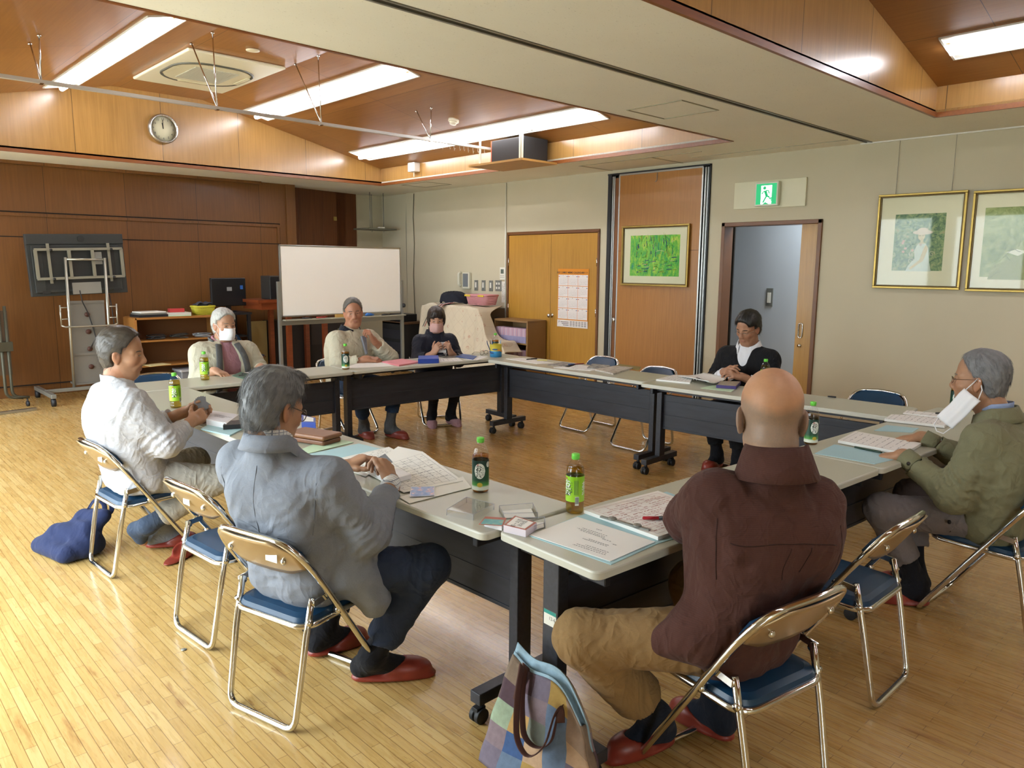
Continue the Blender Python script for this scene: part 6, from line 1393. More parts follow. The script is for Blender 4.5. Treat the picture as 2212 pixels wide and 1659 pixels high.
# ------------------------------------------------------------------ things on the tables
ZT = .7
INK = M('ink_line', '6f6f78', .8); INKR = M('ink_pink', 'b98a8a', .8)
def quad(poly):
    a, b, c, d = [Vector((p[0], p[1], 0)) for p in poly]
    return lambda u, v: (a * (1 - u) + b * u) * (1 - v) + (d * (1 - u) + c * u) * v
def sheet(name, label, cat, poly, z, h, mt, lines=0, grid=0, curl=0., group=None, ink=None, parent=None, seed=1):
    """flat sheet or stack with this outline, lying at height z; writing runs across it"""
    cx = sum(p[0] for p in poly) / len(poly); cy = sum(p[1] for p in poly) / len(poly)
    if parent is None:
        o = thing(name, label, cat, (cx, cy, ZT), 0, group)
    else: o = parent; cx, cy = o.location.x, o.location.y
    P_ = [(x - cx, y - cy) for x, y in poly]; m = MB()
    if curl and len(poly) == 4:
        q = quad(P_); m.grid(lambda u, v: q(u, v) + Vector((0, 0, z + h + curl * (4 * (u - .5) ** 2) ** 1.5 * (.3 + v) + .002 * sin(7 * u + 3 * v))), 12, 8); b = m.build(name if parent else 'page', mt, o, thick=max(h, .0012))
    else: m.prism(P_, z, z + h); b = m.build(name if parent else 'page', mt, o)
    if lines or grid:
        rnd = random.Random(seed); q = quad(P_[:4]); k = MB(); zt = z + h + .0006
        def seg(u0, v0, u1, v1, w=.0011):
            a, c = q(u0, v0), q(u1, v1); d = (c - a); n = Vector((-d.y, d.x, 0)); n = n.normalized() * w if n.length > 0 else n
            k.add([a - n + Vector((0, 0, zt)), c - n + Vector((0, 0, zt)), c + n + Vector((0, 0, zt)), a + n + Vector((0, 0, zt))], [(0, 1, 2, 3)])
        for i in range(lines):
            v = .1 + .8 * (i + .5) / lines; u = .08
            while u < .9:
                l = rnd.uniform(.015, .06)
                if rnd.random() < .72: seg(u, v + rnd.uniform(-.004, .004), min(u + l, .93), v + rnd.uniform(-.004, .004), rnd.uniform(.0008, .0022))
                u += l + rnd.uniform(.008, .02)
        for i in range(grid + 1):
            t = .06 + .88 * i / max(grid, 1); seg(.06, t, .94, t, .0006); seg(t, .06, t, .94, .0006)
        k.build('writing', ink or INK, o)
    return o
def card_box(name, label, cat, poly, z, h, mt, top=None, tp=.75, extra=None):
    cx = sum(p[0] for p in poly) / 4; cy = sum(p[1] for p in poly) / 4; o = thing(name, label, cat, (cx, cy, ZT + z)); P_ = [(x - cx, y - cy) for x, y in poly]
    MB().prism(P_, 0, h).build('body', mt, o, bev=.0015)
    if top: MB().prism([(x * tp, y * tp) for x, y in P_], h, h + .0008).build('label_panel', top, o)
    return o
def pen(name, label, a, b, z, col, tip='1b1b1d', r=.0055):
    a, b = Vector((*a, 0)), Vector((*b, 0)); o = thing(name, label, 'pen', ((a.x + b.x) / 2, (a.y + b.y) / 2, ZT + z + r)); d = (b - a) / 2
    MB().tube([-d, -d * .95, -d * .2], [r * .35, r * .9, r], 10).build('barrel', M('pen_' + col, col, .3), o); MB().tube([-d * .2, d * .9, d], [r * 1.02, r, r * .7], 10).build('grip', M('pen_' + tip, tip, .4), o); return o
I = {
    'b_near': [(1.937,1.716)],
    'b_grey': [(1.854,2.129)],
    'b_brown': [(3.599,1.637)],
    'b_pink': [(2.181,5.651)],
    'b_white': [(1.611,4.651)],
    'b_sweater': [(3.291,5.494)],
    'b_woman': [(4.955,5.47)],
    'b_green': [(5.12,1.439)],
    'b_suit': [(5.056,2.671)],
    'n_left': [(1.65,1.649),(1.896,1.666),(1.898,1.341),(1.669,1.335)],
    'n_right': [(1.946,1.681),(2.332,1.643),(2.271,1.327),(1.918,1.344)],
    'n_cover': [(1.647,1.652),(1.907,1.676),(2.383,1.638),(2.301,1.274),(1.897,1.331),(1.657,1.322)],
    'n_clip': [(1.928,1.579),(1.941,1.403)],
    'n_pen': [(2.009,1.474),(2.114,1.385)],
    'card_teal': [(1.564,1.805),(1.633,1.85),(1.677,1.791),(1.615,1.741)],
    'deck_white': [(1.6,1.818),(1.638,1.847),(1.661,1.788),(1.614,1.746)],
    'cardbox': [(1.611,1.736),(1.705,1.78),(1.709,1.678),(1.63,1.65)],
    'cardbox_top': [(1.611,1.739),(1.663,1.741),(1.679,1.654),(1.611,1.628)],
    'tray1': [(1.742,1.899),(1.853,1.841),(1.79,1.755),(1.696,1.826)],
    'tray2': [(1.714,1.753),(1.777,1.709),(1.739,1.669),(1.659,1.67)],
    'lid': [(1.579,1.992),(1.721,2.054),(1.742,1.927),(1.612,1.889)],
    'g_sheetA': [(1.667,2.671),(2.026,2.926),(2.052,2.769),(1.881,2.267),(1.613,2.297)],
    'g_sheetB': [(1.57,2.265),(1.928,2.324),(1.852,2.181),(1.556,2.18)],
    'g_sheetC': [(1.617,2.909),(1.993,2.955),(1.966,2.81),(1.631,2.59)],
    'g_card': [(1.672,2.334),(1.745,2.276),(1.672,2.181),(1.592,2.23)],
    'g_deck': [(1.657,2.567),(1.754,2.536),(1.743,2.426),(1.617,2.408)],
    'g_blue': [(1.616,3.086),(1.927,3.115),(1.948,2.958),(1.604,2.879)],
    'g_green': [(1.565,3.075),(1.629,3.168),(1.893,3.319),(1.919,3.148)],
    'g_wallet': [(1.635,3.187),(1.761,3.409),(1.926,3.389),(1.828,3.216)],
    'g_bluebox': [(1.89,3.615),(1.99,3.803),(2.005,3.673),(1.94,3.556)],
    'w_box': [(1.543,4.014),(1.667,4.242),(1.731,4.029),(1.581,3.841)],
    'w_boxtop': [(1.559,4.05),(1.673,4.251),(1.735,4.033),(1.595,3.871)],
    'w_ypen': [(1.574,3.955),(1.718,4.024)],
    'w_case': [(1.553,3.82),(1.602,3.914),(1.696,3.896),(1.646,3.784)],
    'w_folder': [(1.48,3.929),(1.667,4.137),(1.668,3.81),(1.529,3.683)],
    'w_paper': [(1.48,4.887),(1.493,4.897),(1.501,4.571),(1.463,4.529)],
    'p_pouch': [(2.414,5.707),(2.55,5.864),(2.539,5.635),(2.412,5.485)],
    'p_paper': [(2.528,5.813),(2.644,5.856),(2.757,5.761),(2.657,5.635)],
    'p_folder': [(2.636,5.519),(2.75,5.625),(2.881,5.446),(2.785,5.296)],
    's_paper': [(3.256,5.523),(3.724,5.867),(3.813,5.792),(3.713,5.412),(3.447,5.363)],
    's_pink': [(3.761,5.662),(4.014,5.715),(4.03,5.438),(3.732,5.356)],
    's_bluebox': [(3.969,5.403),(4.132,5.617),(4.294,5.528),(4.13,5.311)],
    'o_paper1': [(4.177,5.358),(4.341,5.582),(4.504,5.494),(4.402,5.302)],
    'o_case': [(4.432,5.698),(4.68,5.743),(4.609,5.551),(4.376,5.507)],
    'o_pamph': [(4.534,5.565),(4.732,5.7),(4.712,5.466),(4.519,5.296)],
    'o_paper2': [(4.469,5.383),(4.779,5.51),(4.797,5.396),(4.523,5.247)],
    'o_glass': [(4.775,5.513),(4.926,5.54)],
    'cup': [(4.852,5.35)],
    'r_paper1': [(4.802,5.153),(4.977,5.102),(4.922,4.65),(4.76,4.701)],
    'r_note': [(4.977,4.915),(5.05,4.854),(4.975,4.781),(4.902,4.842)],
    'r_pen1': [(4.876,4.954),(5.002,4.94)],
    'r_bw': [(4.784,4.597),(5.033,4.644),(5.047,4.46),(4.82,4.365)],
    'r_paper2': [(4.693,4.432),(5.023,4.439),(4.921,4.086),(4.779,4.093)],
    'r_mag': [(4.868,4.206),(5.119,4.359),(5.141,4.175),(4.959,4.092)],
    'r_news': [(4.831,4.086),(5.154,4.124),(5.175,3.949),(4.755,3.826)],
    'r_brown': [(5.203,4.164),(5.311,4.198),(5.301,3.96),(5.117,3.845)],
    'r_redpen': [(4.902,4.457),(5.061,4.407)],
    't_book1': [(4.75,3.404),(5.065,3.461),(5.15,3.322),(4.809,3.14)],
    't_book2': [(4.97,3.343),(5.275,3.317),(5.086,2.994),(4.799,2.975)],
    't_pen': [(4.947,3.173),(4.846,3.02)],
    't_green': [(4.699,2.977),(4.883,2.989),(4.898,2.806),(4.723,2.741)],
    't_box': [(4.786,2.902),(4.986,2.989),(5.084,2.876),(4.841,2.773)],
    't_glass': [(5.035,2.195),(5.042,2.14)],
    'm_blue': [(3.419,1.532),(3.652,1.524),(3.448,1.268),(3.415,1.276)],
    'm_blue2': [(3.419,1.532),(3.668,1.549),(3.694,1.217),(3.431,1.262)],
    'm_stack': [(3.712,1.55),(3.996,1.58),(3.965,1.247),(3.684,1.226)],
    'm_pen': [(3.664,1.45),(3.65,1.315)],
    'k_stack': [(4.458,1.608),(4.632,1.635),(4.829,1.336),(4.512,1.312)],
    'k_stack2': [(4.684,1.589),(4.793,1.606),(4.88,1.327),(4.734,1.332)],
    'k_blue': [(4.155,1.547),(4.359,1.559),(4.404,1.406),(4.261,1.392)],
    'k_case': [(4.786,1.445),(4.843,1.414)],
}
# open folder of the bald man
sheet('open_folder', 'open pale blue folder under papers at the near corner of the tables', 'folder', I['n_cover'], .0, .0022, FBLUE)
sheet('paper_sheet', 'white sheet with a few lines of print on the left half of the open folder', 'paper', I['n_left'], .003, .002, PAPER, lines=0)
o = sheet('paper_stack', 'stack of printed papers clipped into the right half of the open folder', 'papers', I['n_right'], .003, .012, PAPER, lines=16, grid=6, ink=INKR, seed=4)
q = quad([(x, y) for x, y in I['n_left']]); m = MB(); rnd = random.Random(5)
T0 = frame3((*q(.45, .8).to_tuple()[:2], ZT + .0058), (q(0, .5) - q(0, 1)).to_tuple(), (q(1, .5) - q(0, .5)).to_tuple()) if False else None
k = MB()
for (v, u0, u1) in ((.12, .12, .52), (.17, .14, .5), (.22, .14, .42), (.38, .25, .55), (.42, .25, .5), (.50, .2, .26), (.56, .3, .42), (.60, .40, .72), (.64, .42, .78), (.69, .42, .74), (.80, .55, .62)):
    u = u0
    while u < u1:
        a, b_ = q(v, 1 - u), q(v, 1 - min(u + .02, u1)); d = b_ - a; n = Vector((-d.y, d.x, 0)).normalized() * .0016; k.add([a - n + Vector((0, 0, ZT + .0057)), b_ - n + Vector((0, 0, ZT + .0057)), b_ + n + Vector((0, 0, ZT + .0057)), a + n + Vector((0, 0, ZT + .0057))], [(0, 1, 2, 3)]); u += rnd.uniform(.024, .034)
w_ = bpy.data.objects['paper_sheet']; o2 = k.build('writing', INK, w_); o2.matrix_parent_inverse = Matrix.Translation(-w_.location)
a, b_ = I['n_clip']; d = Vector((b_[0] - a[0], b_[1] - a[1], 0)); m = MB(); m.box(((a[0] + b_[0]) / 2, (a[1] + b_[1]) / 2, ZT + .0185), (d.length * 1.1, .012, .005), (0, 0, math.atan2(d.y, d.x)))
for t in (.22, .78): m.lathe([(.0, 0), (.016, 0), (.013, .006), (0, .007)], Vector((*a, ZT + .02)) + d * t, 16)
o2 = m.build('binder_clip', STEEL, o); o2.matrix_parent_inverse = Matrix.Translation(-o.location)
pen('ballpoint_pen', 'red and black ballpoint pen lying on the papers beside the brown sleeve', I['n_pen'][0], I['n_pen'][1], .0165, 'b01f2e', r=.0065)
CLEAR = clear_mat('clear_plastic', (.97, .975, .98), .05, .6)
def tray(name, label, poly, h, open_top=True, z=0., card=None):
    cx = sum(p[0] for p in poly) / 4; cy = sum(p[1] for p in poly) / 4; o = thing(name, label, 'box', (cx, cy, ZT + z)); P_ = [Vector((x - cx, y - cy, 0)) for x, y in poly]; m = MB()
    m.prism([p.to_tuple()[:2] for p in P_], 0 if open_top else h - .0015, .0015 if open_top else h)
    for i in range(4):
        a, b_ = P_[i], P_[(i + 1) % 4]; d = b_ - a; m.box((*((a + b_) / 2).to_tuple()[:2], h / 2), (d.length, .0014, h), (0, 0, math.atan2(d.y, d.x)))
    m.build('shell', CLEAR, o); e = MB()
    zz = h if open_top else 0
    e.tube([p + Vector((0, 0, h)) for p in P_], .0009, 5, closed=True); [e.tube([p, p + Vector((0, 0, h))], .0009, 5) for p in P_]; e.build('edges', M('clear_edge', 'aeb0bb', .3), o)
    if card: MB().prism([(p.x * .88, p.y * .88) for p in P_], .002, .004).build('card', card, o)
    return o
tray('card_case', 'large clear plastic card case lid near the table edge by the dark tea bottle', I['lid'], .022, False)
tray('card_tray', 'clear plastic tray with a white card, beside the table joint', I['tray1'], .022, True, card=PAPER); tray('card_tray', 'small clear plastic lid behind the boxed red-edged cards', I['tray2'], .02, True, card=PAPER)
CARDW = M('card_white', 'e6e4e6', .5); CARDR = M('card_red', 'a9604f', .5)
o = card_box('card_deck', 'deck of white cards topped by a teal picture card at the table joint', 'cards', I['deck_white'], 0, .018, CARDW)
P_ = [(x - o.location.x, y - o.location.y) for x, y in I['card_teal']]; MB().prism(P_, .0185, .0195).build('picture_card', [CARDR], o); t = NT('teal_picture'); t.set(col=t.ramp(t.noise(t.coord(), 40, 4), [(.35, lin('3f8f95')), (.55, lin('5aa6a0')), (.7, lin('b99a4a'))]), rough=.4); c_ = quad(P_); MB().prism([c_(u, v).to_tuple()[:2] for u, v in ((.06, .06), (.7, .06), (.7, .94), (.06, .94))], .0196, .02).build('picture', t.m, o)
o = card_box('card_box', 'boxed deck of red-edged cards with a white label near the folder', 'cards', I['cardbox'], 0, .024, M('card_lilac', 'd9cfd9', .4), CARDR, .96)
P_ = [(x - o.location.x, y - o.location.y) for x, y in I['cardbox']]; MB().prism([(x * .8, y * .8) for x, y in P_], .0246, .0254).build('label_panel', PAPER, o); m = MB(); q = quad(P_); T = frame3((*q(.45, .5).to_tuple()[:2], .0258), (q(0, .5) - q(1, .5)).to_tuple(), (q(.5, 0) - q(.5, 1)).to_tuple()); text_mesh('百人一首\n読み札', .02, T, m); m.build('lettering', BLACK, o)
# papers of the person in the grey jacket
sheet('open_folder', 'pale blue folder beyond the hands of the person in the grey jacket', 'folder', I['g_blue'], 0, .002, FBLUE)
sheet('folder', 'pale green folder under the brown leather pouch', 'folder', I['g_green'], .0022, .002, FGREEN)
sheet('paper_sheet', 'white sheet half under the hands of the person in the grey jacket', 'paper', I['g_sheetC'], .0026, .0015, PAPER, lines=8, seed=2)
sheet('paper_sheet', 'plain white sheet under the printed table, beneath the blue photo card', 'paper', I['g_sheetB'], .0026, .0012, PAPER)
sheet('timetable_sheet', 'large white sheet printed with a table before the person in the grey jacket', 'paper', [I['g_sheetA'][k] for k in (0, 1, 2, 3, 4)], .0045, .0014, PAPER); o = bpy.data.objects['timetable_sheet']
sheet('page', None, None, [I['g_sheetA'][k] for k in (0, 2, 3, 4)], .0062, .0008, PAPER, lines=11, grid=7, parent=o, seed=9)
o = sheet('photo_card', 'small blue photo card lying on the white sheet near the table edge', 'card', I['g_card'], .0078, .0008, M('photo_border', 'd5d8e0', .4)); t = NT('photo_blue'); t.set(col=t.ramp(t.noise(t.coord(), 60, 4), [(.35, lin('4a6fb0')), (.55, lin('6f8fc6')), (.64, lin('c9868a')), (.72, lin('dfe3ee'))]), rough=.35); P_ = [(x - o.location.x, y - o.location.y) for x, y in I['g_card']]; MB().prism([(x * .93, y * .93) for x, y in P_], .0087, .0091).build('picture', t.m, o)
card_box('card_deck', 'squared deck of white cards under the right hand of the person in grey', 'cards', I['g_deck'], .0078, .02, CARDW)
tl = M('tan_leather', '6b4228', .45, 0, .25, 20, bump=.2, bs=90); o = thing('leather_pouch', 'brown leather pouch lying on the green folder', 'pouch', (1.79, 3.30, ZT + .0045), RAD(18)); m = MB(); m.prism(rrect(.13, .24, .015), .0, .022); m.build('body', tl, o, bev=.006); m = MB(); m.prism(rrect(.14, .25, .012), .024, .046); m.build('flap', M('tan_leather2', '7d5233', .45, 0, .2, 20), o, bev=.009)
d = card_box('blue_box', 'small royal blue box with white cards behind the head of the person in grey', 'box', I['g_bluebox'], 0, .035, M('box_blue', '22419a', .4), PAPER, .7)
# things before the person in the white jacket
o = card_box('card_carton', 'white cardboard carton with a printed lid beside the hands over the table', 'box', I['w_box'], 0, .036, CARDW, M('carton_lid', 'd9d9e2', .5), .9); m = MB(); T = frame3((0, 0, .0375), (.2, -.95, 0), (.95, .2, 0)); text_mesh('全国競技かるた\n協会公認', .022, T, m); m.build('lettering', M('ink_navy', '2b3350', .6), o)
sheet('folder', 'pale blue folder with papers under the yellow pen and the black case', 'folder', I['w_folder'], 0, .007, FBLUE, seed=3)
pen('yellow_pen', 'yellow highlighter pen lying on the pale blue folder', I['w_ypen'][0], I['w_ypen'][1], .008, 'd8b32a', 'c9a227', .007)
card_box('glasses_case', 'black oblong glasses case lying on the pale blue folder', 'case', I['w_case'], .008, .024, BLACK)
sheet('paper_sheet', 'pale paper at the elbow of the person in the white jacket', 'paper', I['w_paper'], 0, .0015, PAPER)
# far tables
sheet('fabric_pouch', 'flat dark green pouch lying before the person in the pink shirt', 'pouch', I['p_pouch'], 0, .006, M('pouch_green', '3c5a48', .7))
m = MB()
for k in (-1, 1): m.tube([(2.485 + .03 * k + .025 * cos(a), 5.67 + .045 * k + .02 * sin(a), .711) for a in np.linspace(0, 6.28, 15)[:-1]], .0018, 5, closed=True)
m.tube([(2.47, 5.655, .711), (2.50, 5.69, .716)], .0016, 5); tag(m.build('spectacles', BLACK), 'black rimmed spectacles folded on the dark green pouch', 'glasses')
sheet('paper_sheet', 'white sheet before the person in the pink shirt', 'paper', I['p_paper'], 0, .0015, PAPER, lines=5); sheet('binder', 'grey-white binder right of the person in the pink shirt', 'folder', I['p_folder'], 0, .014, M('binder_pale', 'c3c6c9', .5))
sheet('paper_sheet', 'white paper under the writing hand of the person in the cream sweater', 'paper', I['s_paper'][:4], 0, .002, PAPER)
sheet('pink_folder', 'pink cardboard folder full of papers on the far table', 'folder', I['s_pink'], 0, .012, FPINK)
d = card_box('blue_box', 'royal blue box in front of the person in navy on the far table', 'box', I['s_bluebox'], 0, .04, MATS['box_blue'], M('box_blue_lid', '2a4db0', .4), .94)
sheet('paper_sheet', 'white paper beside the blue box before the person in navy', 'paper', I['o_paper1'], 0, .0015, PAPER, lines=4); tray('card_case', 'clear plastic card case by the hands of the person in navy', I['o_case'], .014, True)
sheet('paper_sheet', 'white sheet under the blue pamphlet at the corner of the far table', 'paper', I['o_paper2'], 0, .0015, PAPER, lines=4); sheet('pamphlet', 'blue pamphlet with a small picture lying open beside the person in navy', 'pamphlet', I['o_pamph'], .002, .004, M('pamphlet_blue', '31549c', .4, 0, .3, 30))
m = MB()
for k in (-1, 1): m.tube([(4.86 + .032 * k, 5.53, ZT + .022 + .0)] and [(4.86 + .032 * k + .026 * cos(a), 5.53 + .006 * k, ZT + .023 + .02 * sin(a)) for a in np.linspace(0, 6.28, 15)[:-1]], .002, 5, closed=True); m.tube([(4.86 + .058 * k, 5.53, ZT + .03), (4.86 + .06 * k, 5.60, ZT + .028), (4.86 + .058 * k, 5.645, ZT + .003)], .002, 5)
m.tube([(4.854, 5.524, ZT + .026), (4.866, 5.536, ZT + .026)], .002, 5); tag(m.build('spectacles', BLACK), 'black spectacles standing open beside the pen cup', 'glasses')
cx, cy = I['cup'][0]; o = thing('pen_cup', 'yellow and blue round tin of pens at the corner of the far tables', 'cup', (cx, cy, ZT)); MB().lathe([(.0, 0), (.057, 0), (.057, .058)], n=32, cap=False).build('lower_band', M('tin_blue', '3f8fc4', .4, 0, .2, 40), o); MB().lathe([(.057, .058), (.057, .122), (.053, .122), (.053, .06)], n=32, cap=False).build('upper_band', M('tin_yellow', 'c9ba3e', .4, 0, .15, 40), o)
m = MB()
for k in range(11): a = k * 1.9; m.prism([(.016 * cos(t) * (1 + .4 * (k % 3)), .008 * sin(t)) for t in np.linspace(0, 6.28, 9)[:-1]], 0, .001, frame3((.0573 * cos(a), .0573 * sin(a), .04 + .035 * ((k * 7) % 5) / 4), (-sin(a), cos(a), 0), (0, 0, 1)), k % 3)
m.build('printed_blot', [M('blot_orange', 'd98a3a'), M('blot_white', 'dcdcd2'), M('blot_navy', '33507f')], o)
for k, (x, y, tx, ty, c_, nm) in enumerate(((-.02, .0, -.02, .01, '2c5f9e', 'blue pen leaning at the front of the yellow tin'), (-.005, .025, -.03, .02, '26262a', 'black pen leaning left in the yellow tin'), (.025, .01, .04, -.01, '7fb3d6', 'pale blue pen leaning right in the yellow tin'), (-.03, .015, -.045, .03, '1f3f6e', 'navy pen at the left rim of the yellow tin'))):
    p = thing('ballpoint_pen', nm, 'pen', (cx + x, cy + y, ZT + .006)); MB().tube([(0, 0, 0), (tx * .9, ty * .9, .12), (tx, ty, .15)], [.004, .0045, .003], 8).build('barrel', M('pen_' + c_, c_, .35), p)
# right-hand tables
sheet('paper_sheet', 'white sheets with notes at the far corner of the paper-strewn table', 'papers', I['r_paper1'], 0, .003, PAPER, lines=7, seed=12); sheet('sticky_note', 'pale yellow note on the sheets near the far corner', 'note', I['r_note'], .0038, .001, M('note_yellow', 'dcd68c', .7)); pen('ballpoint_pen', 'black pen lying on the sheets near the far corner', I['r_pen1'][0], I['r_pen1'][1], .004, '26262a')
def newsprint(name, c1, c2):
    t = NT(name); n = t.noise(t.coord(scale=(1, 1, 1)), 28, 5, .7); t.set(col=t.ramp(n, [(.35, lin(c1)), (.5, lin(c2)), (.7, lin('c9c6bd'))]), rough=.6); return t.m
NP1, NP2 = newsprint('news_dark', '55524e', '8d8a84'), newsprint('news_warm', '9b8f84', 'c4bcb0')
sheet('newspaper', 'dark printed newspaper page in the middle of the paper-strewn table', 'newspaper', I['r_bw'], 0, .003, NP1); sheet('paper_sheet', 'white sheets below the dark newspaper page', 'papers', I['r_paper2'], 0, .003, PAPER, lines=6, seed=14); sheet('magazine', 'small grey magazine in front of the first empty chair back', 'magazine', I['r_mag'], .0035, .006, NP1)
sheet('newspaper', 'folded newspapers with pinkish pages near the table joint', 'newspaper', I['r_news'], 0, .012, NP2); sheet('folder', 'brown card folder at the back edge of the paper-strewn table', 'folder', I['r_brown'], 0, .005, M('card_brown', '8d7a3f', .6)); pen('ballpoint_pen', 'blue and red pen lying beside the dark newspaper page', I['r_redpen'][0], I['r_redpen'][1], .0035, '34508c', '7a2f2a')
sheet('notebook', 'white notebook lying open on the table of the person in the suit', 'notebook', I['t_book1'], 0, .012, PAPER, lines=7, seed=21); sheet('notebook_page', 'curling open pages of a notebook under the black pen', 'notebook', I['t_book2'], .0125, .004, PAPER, lines=8, curl=.02, seed=22)
pen('marker_pen', 'thick black pen lying on the open notebook', I['t_pen'][0], I['t_pen'][1], .02, '1e1f24', r=.008); sheet('paper_sheet', 'pale green sheet under the purple card box', 'paper', I['t_green'], 0, .0015, FGREEN)
o = card_box('card_box', 'purple edged box of cards on the table of the person in the suit', 'box', I['t_box'], .002, .022, M('box_purple', '4a3b78', .4), M('box_patterned', 'a89d8c', .5, 0, .6, 70), .93)
pen('ballpoint_pen', 'black pen alone on the empty end of the table by the bare wall', I['t_glass'][0], I['t_glass'][1], 0, '2b2b2e')
# before the person in the olive jacket
sheet('open_folder', 'pale blue folder under the left hand of the person in olive', 'folder', I['m_blue2'], 0, .002, FBLUE); o = sheet('paper_stack', 'thick stack of printed papers between the hands of the person in olive', 'papers', I['m_stack'], .0025, .014, PAPER, lines=8, seed=31)
pen('green_pen', 'dark green pen along the clipped edge of the thick paper stack', I['m_pen'][0], I['m_pen'][1], .003, '1f3a2a', '1f3a2a')
sheet('folder', 'pale blue folder under the farther paper stack by the person in olive', 'folder', I['k_blue'], 0, .002, FBLUE); sheet('paper_stack', 'loose stack of papers beyond the far hand of the person in olive', 'papers', I['k_stack'], .0025, .014, PAPER, lines=9, seed=33); sheet('paper_sheet', 'small white papers behind the loose paper stack', 'paper', I['k_stack2'], .018, .006, PAPER, lines=5, seed=34); pen('ballpoint_pen', 'black pen on the farther papers by the person in olive', I['k_case'][0], I['k_case'][1], .0255, '2a2a2c')

# ------------------------------------------------------------------ tea bottles
PET = CLEAR; TEA = {}
def tea(name, c): return clear_mat(name, c, .04, .4)
TEAG, TEAA = tea('tea_green', (.74, .62, .16)), tea('tea_amber', (.74, .50, .12)); CAPG = M('cap_green', '6fd24a', .35)
LABL = NT('label_light'); _s = LABL.n('ShaderNodeSeparateXYZ'); LABL.l(LABL.coord(), _s.inputs[0]); LABL.set(col=LABL.ramp(LABL.math('MULTIPLY', _s.outputs[2], 6.), [(.25, lin('a6d93a')), (.75, lin('8cc81e'))]), rough=.35); LABL = LABL.m
LABD = NT('label_dark'); _s = LABD.n('ShaderNodeSeparateXYZ'); LABD.l(LABD.coord(), _s.inputs[0]); LABD.set(col=LABD.ramp(LABD.math('MULTIPLY', _s.outputs[2], 7.), [(.13, lin('dfe6d8')), (.17, lin('dfe6d8')), (.22, lin('4f9a44')), (.36, lin('1f4a35')), (.8, lin('16382c'))]), rough=.35); LABD = LABD.m
WHT, RDL, YLW, BLK = M('print_white', 'e8ebe0', .5), M('print_red', 'b33a3a', .5), M('print_lemon', 'c9b23a', .5), M('print_black', '17221c', .5)
def wrapper(r, a0, zc):
    return lambda v: Vector((r * cos(a0 + v.x / r), r * sin(a0 + v.x / r), zc + v.y))
def ring_patch(mb, r, a0, zc, rx, rz, mi, n=28):
    c = [Vector((rx * cos(t), rz * sin(t), 0)) for t in np.linspace(0, 2 * pi, n + 1)[:-1]]; rows = 7; vs = []; f = wrapper(r, a0, zc)
    xs = np.linspace(-rx, rx, 13); 
    for x in xs:
        h_ = rz * math.sqrt(max(0, 1 - (x / rx) ** 2)); vs += [f(Vector((x, -h_, 0))), f(Vector((x, h_, 0)))]
    mb.add(vs, [(2 * i, 2 * i + 2, 2 * i + 3, 2 * i + 1) for i in range(12)], mi)
def strip(mb, r, a0, zc, w_, h_, mi):
    f = wrapper(r, a0, zc); vs = []
    for k in range(5): x = -w_ / 2 + w_ * k / 4; vs += [f(Vector((x, -h_ / 2, 0))), f(Vector((x, h_ / 2, 0)))]
    mb.add(vs, [(2 * i, 2 * i + 2, 2 * i + 3, 2 * i + 1) for i in range(4)], mi)
